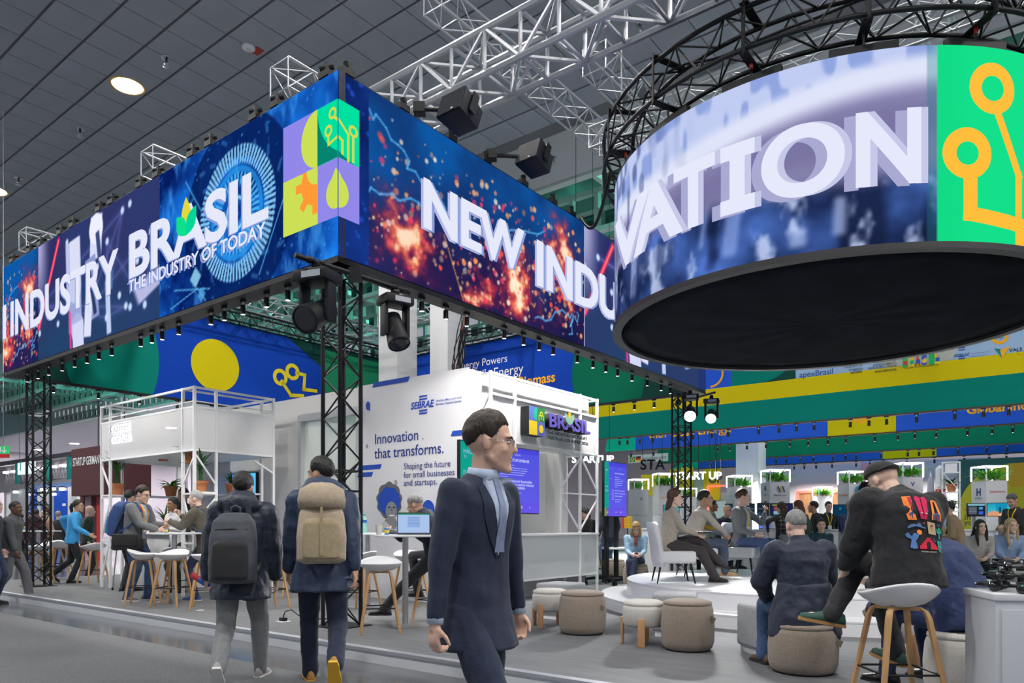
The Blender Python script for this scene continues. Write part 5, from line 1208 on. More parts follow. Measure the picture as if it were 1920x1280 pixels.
def potted(p, label, sc=1., n=22, kinds=(0, 1, 2), m=None, stem=0., pot=True, group=None, seed=1):
    m = m or m_leafg; r = random.Random(seed)
    t = thing('potted_plant', label, 'plant', p, 0, group)
    if pot:
        MB().lathe([(.07, 0), (.095, .13), (.105, .13), (.108, .17), (.095, .17), (.09, .145), (.01, .145)], 20).obj('pot', m_pot, t, auto=True).scale = (sc, sc, sc)
    MB().lathe([(.088 * sc, .146 * sc), (.01, .152 * sc)], 12).obj('soil', mat('soil', (.03, .02, .012), .95), t)
    if stem:
        for k in range(5): rod('stem', (.02 * math.cos(k * 1.26), .02 * math.sin(k * 1.26), .14 * sc), (.03 * math.cos(k * 1.26), .03 * math.sin(k * 1.26), (.15 + stem) * sc), .007, m, t, 5)
    for k in range(n):
        s = sc * r.uniform(.75, 1.15); putm('leaf', leaf_mesh(r.choice(kinds), m), t, Matrix.Translation((0, 0, sc * (.14 + stem * r.uniform(.5, 1)))) @ Matrix.Rotation(r.uniform(0, 2 * PI), 4, 'Z') @ Matrix.Rotation(r.uniform(-.25, .25), 4, 'Y') @ Matrix.Diagonal((s, s, s, 1)))
    return t
SHZ = 1.862
potted(W(A0 + .17, B0 + .20, SHZ), 'tall palm in a terracotta pot on the left shelf of the coffee corner', 1.25, 26, (2, 0), stem=.22, seed=2)
potted(W(A0 + .17, B1 - .22, SHZ), 'arching fern in a terracotta pot on the coffee corner shelf above the people', 1.25, 30, (1, 3), m_leafl, seed=3)
potted(W(A1 - .17, B0 + .20, 1.817), 'palm in a terracotta pot on the small shelf by the corner post', 1.15, 24, (2, 0), stem=.25, seed=4)
potted(W(A1 - 1.05, B1 - .16, SHZ), 'dark leafy plant on the rear shelf behind the coffee counter', 1.1, 20, (1, 0), seed=5)
potted(W(A0 + 1.1, B0 + .65, 1.162), 'flowering plant with dark leaves standing on the coffee counter', 1.1, 26, (0, 2), seed=6)
for k, (a, b, s, lb) in enumerate(((A1 - .40, B0 + 1.0, 1.05, 'plant silhouetted behind the right mesh panel of the coffee corner'), (A1 - .42, B0 + .42, 1.0, 'palm silhouetted behind the mesh at the coffee corner post'), (A1 - 1.3, B0 + .45, 1.0, 'plant shadowed behind the middle of the coffee corner mesh'), (A1 - 2.1, B0 + .45, 1.0, 'plant shadowed behind the mesh right of the coffee corner lettering'))):
    potted(W(a, b, Z0 + .016), lb, s, 22, (1, 0) if k == 0 else (2, 0), stem=0 if k == 0 else .12, seed=10 + k)
def hang_pot(px, py, Yd, label, seed):
    p = at(px, Yd); p.z = EYE + (HZ - py) / F * Yd; t = potted(p, label, 1.1, 14, (1, 3), m_leafl, seed=seed)
    rod('hanger_wire', (0, 0, .15), (0, 0, Z0 - p.z - .011), .004, M_STEEL, t, 4); MB().lathe([(.09, .185), (.10, .19), (.09, .195)], 12).obj('hanger_ring', M_STEEL, t)
hang_pot(357, 869, 11.95, 'small terracotta pot hanging under the coffee corner box near the corner post', 21)
hang_pot(306, 864, 13.2, 'terracotta pot hanging in the middle under the coffee corner box', 22)

def cup(p, label, h=.11, r=.04, m=None, sleeve=None):
    t = thing('paper_cup', label, 'cup', p)
    MB().lathe([(r * .72, 0), (r, h), (r + .003, h), (r + .003, h - .006), (r - .004, h - .006), (r * .68, .006), (.003, .006)], 20).obj('wall', m or M_WHITE, t, auto=True)
    MB().lathe([(r - .006, h * .8), (.003, h * .8)], 16).obj('drink', mat('coffee', (.06, .03, .015), .2), t)
    if sleeve: MB().lathe([(r * .8 + .001, h * .25), (r * .93 + .001, h * .75), (r * .93 - .001, h * .75), (r * .8 - .001, h * .25)], 20).obj('sleeve', sleeve, t)
    return t
TZ = PZ + 1.05
m_cblue = mat('cup_blue', (.05, .25, .62), .5); m_cyel = mat('cup_yellow', (.75, .6, .05), .5)
cup(Vector((TB3.x - .29, TB3.y - .08, TZ)), 'cream paper cup on the laptop table', .115, .042, mat('paper_cream', (.78, .74, .68), .6))
cup(Vector((TB3.x - .19, TB3.y - .14, TZ)), 'small blue paper cup in front of the laptop', .075, .034, m_cblue, m_cyel)
cup(Vector((TB2.x - .24, TB2.y - .1, TZ)), 'small yellow and blue cup on the far left table', .09, .036, m_cyel, m_cblue)
cup(Vector((TB1.x - .02, TB1.y - .22, TZ)), 'small blue cup on the coffee table', .06, .03, m_cblue, m_cyel)
lap = thing('laptop', 'open laptop showing a pale spreadsheet on the round high table', 'laptop', (TB3.x + .09, TB3.y + .06, TZ), .12)
MB().box(-.19, .19, -.03, .22, 0, .016).obj('base', mat('laptop_dark', (.05, .055, .06), .4), lap, bevel=.003)
Ml = Matrix.Translation((0, -.03, .012)) @ Matrix.Rotation(math.radians(12), 4, 'X')
MB().box(-.19, .19, -.008, 0, 0, .25, Ml).obj('lid', mat('laptop_dark'), lap)
def sheet(X, Z):
    img = np.zeros(X.shape + (3,)) + C8('a9c3ea'); blend(img, (Z > .225) * 1., '2a8a6a'); boxp(img, X, Z, .0, .14, .07, .06, 0, '90aee0', 1, .002); blend(img, (np.abs((Z * 100) % 1.6) < .25) * (abs(X) < .07) * (abs(Z - .14) < .06) * .5, '5a78b8'); return img
lo_ = putm('screen', grid_mesh('screen', np.linspace(-.18, .18, 70), np.linspace(.012, .24, 50), lambda X, Z: np.stack([X, 0 * X - .0095, Z], -1), sheet, m_led), lap, Ml)
bot = thing('water_bottle', 'clear mint water bottle on the high table behind the truss column', 'bottle', (TB4.x - .03, TB4.y - .1, TZ)); m_pet = mat('pet_mint', (.35, .72, .66), .1, alpha=.75)
MB().lathe([(.03, 0), (.036, .01), (.036, .10), (.031, .12), (.036, .14), (.036, .19), (.016, .235), (.014, .25), (.003, .25)], 20).obj('body', m_pet, bot, True); MB().lathe([(.018, .25), (.018, .275), (.003, .275)], 14).obj('cap', mat('cap_green', (.02, .35, .3), .4), bot, True)
MB().lathe([(.0372, .145), (.0372, .185), (.036, .185), (.036, .145)], 20).obj('label_band', mat('label_blue', (.02, .12, .4), .4), bot)
gb = thing('glass_bottle', 'green bottle standing on the floor behind the truss column', 'bottle', gnd(652, 1112)); MB().lathe([(.035, 0), (.038, .01), (.038, .16), (.014, .23), (.014, .28), (.003, .28)], 16).obj('body', mat('green_glass', (.02, .38, .08), .08, alpha=.9), gb, True); MB().lathe([(.039, .05), (.039, .13), (.0375, .13), (.0375, .05)], 16).obj('label_band', mat('label_lime', (.4, .6, .2), .5), gb)
fs = thing('floor_socket', 'black plug on a white floor socket near the platform edge', 'socket', gnd(531, 1165), TH); MB().box(-.07, .07, -.06, .06, 0, .008).obj('plate', M_WHITE, fs); MB().box(-.045, .045, -.03, .03, .008, .05).obj('plug', M_BLACK, fs, bevel=.006)
MB().sweep([(0, 0, .05), (.01, .02, .12), (.05, .08, .14), (.12, .2, .02), (.3, .5, .008)], .007, 6).obj('cord', M_BLACK, fs, True)
tag(MB().lathe([(.05, 0), (.05, .006), (.01, .006)], 16).obj('floor_plate', M_WHITE, None, loc=gnd(375, 1144)), 'small white round plate on the platform floor by the coffee stools', 'floor plate')

# ================================================================== PEOPLE
from mathutils.bvhtree import BVHTree
def rX(d): return Matrix.Rotation(math.radians(d), 3, 'X')
def rY(d): return Matrix.Rotation(math.radians(d), 3, 'Y')
def rZ(d): return Matrix.Rotation(math.radians(d), 3, 'Z')
def ik(a, t, l1, l2, pole):
    d = t - a; L = d.length; mx = (l1 + l2) * .999
    if L > mx: t = a + d / L * mx; d = t - a; L = mx
    u = d / L; x = (l1 * l1 - l2 * l2 + L * L) / (2 * L); h = math.sqrt(max(l1 * l1 - x * x, 0))
    p = pole - u * pole.dot(u)
    if p.length < 1e-5: p = u.orthogonal()
    return a + u * x + p.normalized() * h, t
CLOUD = bpy.data.textures.new('folds', 'CLOUDS'); CLOUD.noise_scale = .085; CLOUD.noise_depth = 2
CLOUD2 = bpy.data.textures.new('folds_wide', 'CLOUDS'); CLOUD2.noise_scale = .16; CLOUD2.noise_depth = 1
def skinned(mb, vox, smooth, fold=0., m=None, name='body'):
    o = bpy.data.objects.new('tmp', mb.mesh('tmp'))
    r = o.modifiers.new('r', 'REMESH'); r.mode = 'VOXEL'; r.voxel_size = vox; r.use_smooth_shade = True
    s = o.modifiers.new('s', 'SMOOTH'); s.iterations = smooth; s.factor = .5
    if fold:
        d = o.modifiers.new('d', 'DISPLACE'); d.texture = CLOUD; d.strength = fold; d.mid_level = .5; d.texture_coords = 'LOCAL'
        d = o.modifiers.new('d', 'DISPLACE'); d.texture = CLOUD2; d.strength = fold * 1.3; d.mid_level = .5; d.texture_coords = 'LOCAL'
    me = baked(o); me.name = name; bpy.data.objects.remove(o); me.shade_smooth()
    me.materials.clear(); me.materials.append(m)
    return me
def ering(c, M, rx, ry, n=18, y0=0.):
    return [c + M @ Vector((rx * math.copysign(abs(math.cos(2 * PI * k / n)) ** .85, math.cos(2 * PI * k / n)), ry * math.sin(2 * PI * k / n) + y0, 0)) for k in range(n)]
SK = {'light': (.66, .42, .32), 'fair': (.74, .50, .40), 'tan': (.54, .32, .22), 'brown': (.30, .155, .09), 'dark': (.13, .065, .04), 'asian': (.70, .47, .35)}
def skin(t): return mat('skin_' + t, SK[t], .5, noise_s=25, noise_a=.05, spec=.35)
def cloth(name, c=(.1, .1, .1), rough=.85, bump=.15, bs=90, na=.10): return mat(name, c, rough, noise_s=35, noise_a=na, bump=bump, bump_s=bs, sheen=.1)
SHOE = {}
def person(loc, rz, H, label, wear, hip=None, lean=2., side=0., twist=0., curve=4., hyaw=0., hpitch=0., hr=None, hl=None, fr=None, fl=None, er=None, el=None, kr=None, kl=None,
           fyr=None, fyl=None, fpr=0., fpl=0., curl_r=.5, curl_l=.5, q=1, pal_r=None, pal_l=None, bulk=0., face=True, cat='person', sitting=False):
    """one figure: body is a single skin surface, clothes, hair and shoes are its parts. q: 2 close, 1 middle, 0 far"""
    k = H / 1.75; V = Vector
    hip = V(hip) if hip else V((0, 0, .93 * k))
    M0 = rZ(0) @ rY(side * .6) @ rX(-lean * .6); M1 = rZ(twist * .6) @ rY(side) @ rX(-lean); M2 = rZ(twist) @ rY(side) @ rX(-(lean + curve))
    waist = hip + M0 @ V((0, 0, .17 * k)); chest = waist + M1 @ V((0, 0, .20 * k)); neck = chest + M2 @ V((0, 0, .165 * k))
    shw = wear.get('sh', .178) * k
    S = {s: neck + M2 @ V((s * shw, 0, -.074 * k)) for s in (1, -1)}
    Mh = rZ(hyaw) @ rX(-hpitch); hc = neck + M2 @ V((0, .004, .042 * k)) + Mh @ V((0, .022 * k, .097 * k))
    hand = {1: V(hr) if hr else S[1] + M0 @ V((.07, .05, -.51)) * k, -1: V(hl) if hl else S[-1] + M0 @ V((-.07, .05, -.51)) * k}
    pole = {1: V(er) if er else V((.35, -1, -.25)), -1: V(el) if el else V((-.35, -1, -.25))}
    EL = {}; WR = {}
    for s in (1, -1): EL[s], WR[s] = ik(S[s], hand[s], .285 * k, .255 * k, pole[s])
    HJ = {s: hip + V((s * .088 * k, 0, -.03 * k)) for s in (1, -1)}
    foot = {1: V(fr) if fr else V((.10 * k, 0, .085 * k)), -1: V(fl) if fl else V((-.10 * k, 0, .085 * k))}
    kp = {1: V(kr) if kr else V((.12, 1, .1)), -1: V(kl) if kl else V((-.12, 1, .1))}
    KN = {}; AN = {}
    for s in (1, -1): KN[s], AN[s] = ik(HJ[s], foot[s], .435 * k, .425 * k, kp[s])
    vb = (.016, .010, .0062)[q]; vc = (.024, .016, .012)[q]
    # ---------------- body
    b = MB()
    tr = [(hip + M0 @ V((0, 0, -.10 * k)), M0, .10, .075), (hip, M0, .140, .092), (waist, M1, .115, .080), (chest, M1, .138, .092), (neck + M2 @ V((0, 0, -.085 * k)), M2, .115, .060), (neck + M2 @ V((0, 0, -.03 * k)), M2, .055, .050)]
    b.rings([ering(c, M, x * k, y * k) for c, M, x, y in tr])
    for s in (1, -1):
        b.caps(S[s], EL[s], .042 * k, .036 * k); b.caps(EL[s], WR[s], .036 * k, .026 * k)
        b.caps(HJ[s], KN[s], .072 * k, .050 * k); b.caps(KN[s], AN[s], .048 * k, .036 * k); fy = (fyr, fyl)[0 if s == 1 else 1]; fy = fy if fy is not None else -s * 8
        fd = rZ(fy) @ rX((fpr if s == 1 else fpl)); b.caps(AN[s] + fd @ V((0, -.01, -.035)) * k, AN[s] + fd @ V((0, .13, -.05)) * k, .030 * k, .022 * k)
        b.caps(S[s], neck + M2 @ V((0, 0, -.085 * k)), .036 * k, .040 * k)
        # hand: palm, four fingers, thumb
        fw = (WR[s] - EL[s]).normalized(); pn = (pal_r if s == 1 else pal_l); pn = V(pn) if pn else V((-s, .2, -.1))
        pn = (pn - fw * pn.dot(fw)).normalized(); sd = fw.cross(pn) * s         # sd points to the thumb side
        cu = curl_r if s == 1 else curl_l
        pc = WR[s] + fw * .045 * k
        b.ell(pc, (.040 * k, .016 * k, .050 * k), 12, 8, axes=(sd, pn, fw)); b.caps(WR[s] - fw * .02 * k, WR[s] + fw * .02 * k, .026 * k, .026 * k)
        fr_ = .0085 * k if q else .011 * k
        for i, (off, L) in enumerate(((.027, .075), (.009, .083), (-.009, .078), (-.026, .062))):
            p0 = WR[s] + fw * .082 * k + sd * off * k; a = cu * 1.1; d1 = (fw * math.cos(a * .6) + pn * math.sin(a * .6)); d2 = (fw * math.cos(a * 1.6) + pn * math.sin(a * 1.6)); d3 = (fw * math.cos(a * 2.3) + pn * math.sin(a * 2.3))
            p1 = p0 + d1 * L * .46 * k; p2 = p1 + d2 * L * .32 * k; p3 = p2 + d3 * L * .24 * k
            b.caps(p0 - fw * .02 * k, p1, fr_ * 1.08, fr_, 8); b.caps(p1, p2, fr_, fr_ * .93, 8); b.caps(p2, p3, fr_ * .93, fr_ * .8, 8)
        t0 = WR[s] + fw * .028 * k + sd * .030 * k; t1 = t0 + (fw * .6 + sd * .6 + pn * .45).normalized() * .042 * k; t2 = t1 + (fw * .85 + sd * .15 + pn * .5).normalized() * .032 * k
        b.caps(t0, t1, fr_ * 1.5, fr_ * 1.12, 8); b.caps(t1, t2, fr_ * 1.1, fr_ * .9, 8)
    hs = k * wear.get('hs', .98)
    ax = tuple(Mh @ V(v) for v in ((1, 0, 0), (0, 1, 0), (0, 0, 1)))
    hp = lambda x, y, z: hc + Mh @ V((x, y, z)) * hs
    he = lambda c, r, n=16, m=12: b.ell(hp(*c), tuple(x * hs for x in r), n, m, axes=ax)
    b.caps(neck - M2 @ V((0, 0, .05 * k)), hp(0, -.022, -.055), .054 * k, .054 * k)
    he((0, -.012, .030), (.076, .098, .100)); he((0, .026, -.035), (.062, .074, .085)); he((0, .040, -.085), (.046, .054, .038)); he((0, .082, -.110), (.026, .018, .019), 10, 8)
    for s in (1, -1): b.caps(hp(s * .050, .004, -.062), hp(s * .012, .076, -.112), .020 * hs, .018 * hs, 8)
    b.caps(hp(0, .089, .012), hp(0, .110, -.026), .009 * hs, .0135 * hs, 8); he((0, .101, -.030), (.0165, .013, .010), 10, 8)
    he((0, .076, .028), (.052, .020, .013), 12, 8); he((.040, .060, -.030), (.022, .026, .024), 10, 8); he((-.040, .060, -.030), (.022, .026, .024), 10, 8)
    he((0, .088, -.062), (.022, .010, .0065), 10, 8); he((0, .086, -.074), (.019, .010, .007), 10, 8)
    for s in (1, -1): he((s * .078, -.008, -.008), (.009, .020, .033), 10, 8); 
    body = put('person', skinned(b, vb, 3 if q else 2, 0, skin(wear.get('skin', 'light')), 'person'), None, loc, rz)
    tag(body, label, cat)
    # ---------------- face
    if face and not wear.get('noface'):
        for s in (1, -1):
            e = MB().ell((0, 0, 0), (.0125 * hs, .008 * hs, .0065 * hs), 12, 8, axes=ax); eo = e.obj('eye', mat('eye_white', (.72, .70, .68), .25), body, True, loc=hp(s * .031, .0835, .004))
            MB().ell((0, 0, 0), (.0062 * hs, .005 * hs, .0062 * hs), 10, 8, axes=ax).obj('iris', mat('iris_dark', (.03, .018, .01), .2), eo, True, loc=Mh @ V((0, .0055, 0)) * hs)
            MB().sweep([hp(s * x, y, z) for x, y, z in ((.013, .0965, .021), (.030, .0930, .0275), (.047, .077, .021))], [.003 * hs, .0045 * hs, .002 * hs], 6).obj('eyebrow', mat('brow_' + wear.get('hair_name', 'dark'), wear.get('hair', (.02, .015, .012)), .8), body, True)
        MB().ell(hp(0, .0945, -.067), (.020 * hs, .0055 * hs, .0028 * hs), 12, 6, axes=ax).obj('mouth', mat('lips', (.36, .13, .11), .5), body, True)
    # ---------------- hair
    hst = wear.get('hairstyle', 'short'); hm = mat('hair_' + '%.3f_%.3f' % wear.get('hair', (.02, .015, .012))[:2], wear.get('hair', (.02, .015, .012)), .55, noise_s=60, noise_a=.35, bump=.5, bump_s=110, stretch=(1, 1, .25))
    if hst != 'bald':
        n, m = (72, 50) if q == 2 else (44, 30); Rn = []
        th0 = wear.get('thick', .016)
        seed = hash(label) % 100 if False else len(label)
        for i in range(1, m):
            th = PI * i / m; r_ = []
            for j in range(n):
                ph = 2 * PI * j / n; dx, dy, dz = math.sin(th) * math.cos(ph), math.sin(th) * math.sin(ph), math.cos(th)
                az = math.degrees(math.atan2(abs(dx), dy))
                if hst in ('long', 'ponytail'): lim = np.interp(az, (0, 30, 55, 75, 100, 140, 180), (.52, .48, .18, -.25, -.45, -.55, -.60))
                else: lim = np.interp(az, (0, 32, 52, 62, 76, 84, 92, 104, 122, 145, 180), (.50, .48, .36, .08, -.20, -.16, .02, .0, -.34, -.46, -.48))
                if hst == 'receding' and dy > -.2: lim += .32
                cv = ss1(lim - .05, lim + .07, dz + .05 * noise.noise((dx * 9, dy * 9 + seed, dz * 3)))
                tp = .22 + .78 * ss1(lim - .02, lim + .55, dz) if hst in ('short', 'receding') else 1.
                f = .90 + cv * (.102 + tp * (th0 * .72 / .09 * (1 + .25 * (noise.noise((dx * 5 + seed, dy * 5, dz * 5)))) + .055 * max(0, dz) * (th0 / .02)))
                c0 = V((0, -.012, .030)); r_.append(hc + Mh @ (c0 + V((dx * .077 * f, dy * .099 * f, dz * .100 * f))) * hs)
            Rn.append(r_)
        hb = MB(); hb.rings(Rn, True)
        hb.obj('hair', hm, body, True)
        if hst == 'long':
            L = wear.get('hairlen', .36); lb = MB(); Rn = []
            bk = wear.get('hairback', True)
            for i in range(9):
                t = i / 8; c = hp(0, -.055 - .035 * math.sin(t * 2.2), .03) + V((0, 0, -L * t * k)) + (M2 @ V((0, -.035 * t, 0)))
                wdt = (.084 + .03 * math.sin(t * 2.4)) * (1 - .45 * t ** 3); Rn.append(ering(c, Mh if t < .4 else M2, wdt * hs, (.050 - .018 * t) * hs, 16))
            lb.rings(Rn)
            if not bk or wear.get('fronthair'):
                for s in (1, -1): lb.sweep([hp(s * .066, .045, .05), hp(s * .082, .040, -.04), hp(s * .085, .035, -.13), hp(s * .08, .05, -.24), hp(s * .075, .06, -.34)], [.018, .024, .028, .026, .012], 8)
            put('long_hair', skinned(lb, .012 if q else .016, 2, .006, hm, 'long_hair'), body)
        if hst in ('ponytail',):
            MB().sweep([hp(0, -.09, .05), hp(0, -.135, .04), hp(0, -.16, -.02), hp(0, -.15, -.10), hp(0, -.14, -.18)], [.022, .028, .034, .030, .010], 10).obj('ponytail', hm, body, True)
    # ---------------- trousers
    tm = wear['legs']; t = MB(); tw = wear.get('tw', 1.)
    t.rings([ering(hip + M0 @ V((0, 0, z * k)), M0, x * k, y * k, 18, y0 * k) for z, x, y, y0 in ((-.15, .07, .07, 0), (-.11, .145, .112, 0), (-.03, .172, .120, 0), (.05, .165, .112, 0), (.13, .145, .10, 0))])
    for s in (1, -1):
        t.caps(HJ[s], KN[s], .093 * k * tw, .070 * k * tw, 12); e = AN[s] + (AN[s] - KN[s]).normalized() * .02 * k; t.caps(KN[s], e, .068 * k * tw, .056 * k * tw, 12)
    put('trousers', skinned(t, vc, 3, .012 if q else .008, tm, 'trousers'), body)
    # ---------------- upper garment
    um = wear['top']; u = MB(); B = bulk; hd = wear.get('hem', .10)
    fl_ = .03 if hd > .15 else 0.
    rr_ = [(-hd, .178 + B + fl_, .128 + B + fl_ * 1.6), (-.02, .176 + B, .124 + B), (.08, .166 + B, .118 + B)]
    R_ = [ering(hip + M0 @ V((0, 0, z * k)), M0, x * k, y * k) for z, x, y in rr_] if not sitting else [ering(hip + M0 @ V((0, -.01, z * k)), M0, x * k, y * k) for z, x, y in ((-min(hd, .10), .185 + B, .132 + B), (.0, .182 + B, .130 + B), (.08, .168 + B, .122 + B))]
    R_ += [ering(waist + M1 @ V((0, 0, .03 * k)), M1, (.160 + B) * k, (.114 + B) * k), ering(chest, M1, (.180 + B) * k, (.124 + B) * k), ering(chest + M2 @ V((0, 0, .06 * k)), M2, (.186 + B) * k, (.118 + B) * k),
           ering(neck + M2 @ V((0, 0, -.07 * k)), M2, (shw / k - .01 + B) * k, (.092 + B * .7) * k), ering(neck + M2 @ V((0, -.006, -.022 * k)), M2, (.098 + B * .4) * k, (.082 + B * .4) * k), ering(neck + M2 @ V((0, -.004, .006 * k)), M2, (.070 + B * .3) * k, (.066 + B * .3) * k)]
    u.rings(R_)
    sw = wear.get('sleeve', 1.)
    for s in (1, -1):
        u.ell(S[s] - M2 @ V((s * .012 * k, 0, .008 * k)), ((.066 + B * .8) * k,) * 3); u.caps(S[s], EL[s], (.062 + B * .8) * k * sw, (.054 + B * .7) * k * sw, 12)
        if not wear.get('short_sleeve'):
            e = WR[s] - (WR[s] - EL[s]).normalized() * (.012 + wear.get('cuff', 0)) * k; u.caps(EL[s], EL[s].lerp(e, .94), (.053 + B * .7) * k * sw, (.037 + B * .4) * k * sw, 12)
    if wear.get('collar'):
        cz = wear['collar']; u.rings([ering(neck + M2 @ V((0, 0, -.03 * k)), M2, .085 * k, .078 * k), ering(neck + M2 @ V((0, -.004, cz * k)), M2, .074 * k, .072 * k)])
    if wear.get('hood'):
        u.ell(neck + M2 @ V((0, -.105 * k, -.010 * k)), (.175 * k, .095 * k, .095 * k)); u.ell(neck + M2 @ V((0, -.055 * k, .050 * k)), (.135 * k, .105 * k, .065 * k))
    ume = skinned(u, vc, 3, wear.get('fold', .014) if q else .008, um, wear.get('topname', 'jacket'))
    up = put(wear.get('topname', 'jacket'), ume, body)
    # ---------------- shoes
    for s in (1, -1):
        fy = (fyr if s == 1 else fyl); fy = fy if fy is not None else -s * 8; fp = fpr if s == 1 else fpl
        key = (wear['shoe'].name, wear.get('sole', M_WHITE).name, round(k, 2))
        if key not in SHOE:
            rs = []
            for y, w_, h_ in ((-.085, .016, .030), (-.075, .030, .062), (-.03, .036, .088), (.02, .038, .084), (.07, .043, .058), (.12, .046, .044), (.16, .040, .036), (.185, .022, .026)):
                rs.append([V((w_ * math.cos(a) * (1 if math.sin(a) < 0 else .92), y, -.072 + (h_ * math.sin(a) if math.sin(a) > 0 else 0))) * k for a in np.linspace(0, 2 * PI, 13)[:-1]])
            um_ = MB().rings(rs).mesh('shoe', wear['shoe'], True)
            out = [(.030, -.088), (.040, -.05), (.040, .0), (.048, .08), (.047, .14), (.032, .185), (0, .197), (-.032, .185), (-.047, .14), (-.048, .08), (-.040, .0), (-.040, -.05), (-.030, -.088)]
            sm_ = MB().rings([[V((x, y, z)) * k for x, y in out] for z in (-.088, -.068)]).mesh('sole', wear.get('sole', M_WHITE)); SHOE[key] = (um_, sm_)
        M = Matrix.Translation(AN[s]) @ (rZ(fy) @ rX(fp)).to_4x4()
        so = putm('shoe', SHOE[key][0], body, M); putm('sole', SHOE[key][1], so, Matrix.Identity(4))
    # ---------------- helpers for what is worn on the front or back
    bvh = BVHTree.FromPolygons([v.co.copy() for v in ume.vertices], [p.vertices[:] for p in ume.polygons])
    def spine(tt):                            # 0 hip .. 1 neck
        if tt < .32: f = tt / .32; return hip.lerp(waist, f), M0
        if tt < .69: f = (tt - .32) / .37; return waist.lerp(chest, f), M1
        f = (tt - .69) / .31; return chest.lerp(neck, f), M2
    def snap(x, tt, front=1, eps=.005):
        c, M = spine(tt); d = M @ V((0, front, 0)); o = c + M @ V((x * k, 0, 0)) + d * .6
        hit = bvh.ray_cast(o, -d, 1.0)
        return (hit[0] + d * eps) if hit[0] is not None else c + M @ V((x * k, .12 * front, 0))
    def patch_(name, m, t0, t1, xa, xb, nt=10, nx=4, front=1, eps=.006):
        mb = MB(); g = []
        for i in range(nt + 1):
            tt = t0 + (t1 - t0) * i / nt; f = i / nt; a, c = xa(f), xb(f)
            g.append([snap(a + (c - a) * j / nx, tt, front, eps) for j in range(nx + 1)])
        mb.v = [tuple(p) for r in g for p in r]; w = nx + 1
        mb.f = [(i * w + j, i * w + j + 1, (i + 1) * w + j + 1, (i + 1) * w + j) for i in range(nt) for j in range(nx)]
        return mb.obj(name, m, body, True)
    for spec in wear.get('front', ()):
        if spec == 'shirt_v':
            patch_('shirt_front', wear['shirt'], .38, 1.0, lambda f: -.004 - .070 * f, lambda f: .004 + .070 * f, 12, 6, eps=.004)
            for s in (1, -1): patch_('lapel', wear.get('lapel', um), .36, .93, lambda f: s * (.002 + .066 * f), lambda f: s * (.012 + .085 * f + .035 * math.sin(PI * f)), 12, 3, eps=.007)
            c_ = MB(); Rn = [ering(neck + M2 @ V((0, .004, z * k)), M2, r * k, r * .98 * k) for z, r in ((-.02, .073), (.030, .066), (.030, .060), (-.02, .066))]; c_.rings(Rn, False, closed=True).obj('shirt_collar', wear['shirt'], body, True)
            for s in (1, -1): d_ = (WR[s] - EL[s]).normalized(); MB().tube(WR[s] - d_ * .05 * k, WR[s] + d_ * .004 * k, .033 * k, .0335 * k, 16).obj('shirt_cuff', wear['shirt'], body, True)
        elif spec == 'tie': patch_('tie', wear['tie'], .40, .985, lambda f: -.030 + .012 * f, lambda f: .030 - .012 * f, 12, 3, eps=.010)
        elif spec == 'lanyard':
            ly = mat('lanyard_yellow', (.85, .55, .01), .6)
            for s in (1, -1): patch_('lanyard', ly, .42, .97, lambda f: s * (.004 + .060 * f) - .009, lambda f: s * (.004 + .060 * f) + .009, 12, 2, eps=.013)
            patch_('badge', mat('badge_white', (.75, .77, .80), .4), .20, .42, lambda f: -.045, lambda f: .045, 4, 3, eps=.016)
        elif spec == 'zip': patch_('zip', wear.get('zipm', M_BLACK), .0, .98, lambda f: -.008, lambda f: .008, 14, 2, eps=.006)
        elif spec == 'open':                  # open jacket, shirt visible down to the hem
            patch_('shirt_front', wear['shirt'], .02, 1.0, lambda f: -.05 - .02 * f, lambda f: .05 + .02 * f, 14, 6, eps=.004)
            for s in (1, -1): patch_('jacket_edge', wear.get('edge', um), .0, .98, lambda f: s * (.046 + .02 * f), lambda f: s * (.064 + .02 * f), 14, 2, eps=.010)
        elif spec == 'scarf': Rn = [ering(neck + M2 @ V((0, .012, z * k)), M2, r * k, r * k) for z, r in ((-.045, .085), (.0, .088), (.035, .078), (.035, .066), (-.045, .070))]; MB().rings(Rn, False, closed=True).obj('scarf', wear['scarf'], body, True); patch_('scarf', wear['scarf'], .55, .97, lambda f: -.035, lambda f: .035, 8, 3, eps=.014)
    if wear.get('cap_hat'):
        cm_ = wear['cap_hat']; Rn = []
        for th in np.linspace(.04, 1.52, 10): Rn.append([hp(.088 * math.sin(th) * math.cos(p), -.014 + .114 * math.sin(th) * math.sin(p), .038 + .102 * math.cos(th) + .035 * math.sin(th) * math.sin(p)) for p in np.linspace(0, 2 * PI, 29)[:-1]])
        MB().rings(Rn).obj('cap_crown', cm_, body, True)
        vb_ = MB(); Rn = [[hp(.072 * math.cos(a) * f, .085 + .105 * math.sin(a) * f, .058 - .02 * math.sin(a) * f + dz) for a in np.linspace(0, PI, 13)] for f, dz in ((.2, 0), (1., 0), (1., -.005), (.2, -.005))]
        vb_.rings(Rn).obj('cap_visor', cm_, body, True)
        MB().sweep([hp(.086 * math.cos(a), -.012 + .110 * math.sin(a), .030) for a in np.linspace(-PI * .85, -PI * .15, 12)], .010 * hs, 6).obj('cap_strap', cm_, body, True)
    if wear.get('glasses'):
        g = MB()
        for s in (1, -1):
            g.sweep([hp(s * .032 + .021 * math.cos(a), .101, .003 + .016 * math.sin(a)) for a in np.linspace(0, 2 * PI, 15)[:-1]], .0019 * hs, 5, closed=True); g.tube(hp(s * .052, .100, .008), hp(s * .083, .0, .008), .0018 * hs, n=5)
        g.tube(hp(-.011, .103, .006), hp(.011, .103, .006), .0018 * hs, n=5); g.obj('glasses', wear['glasses'], body, True)
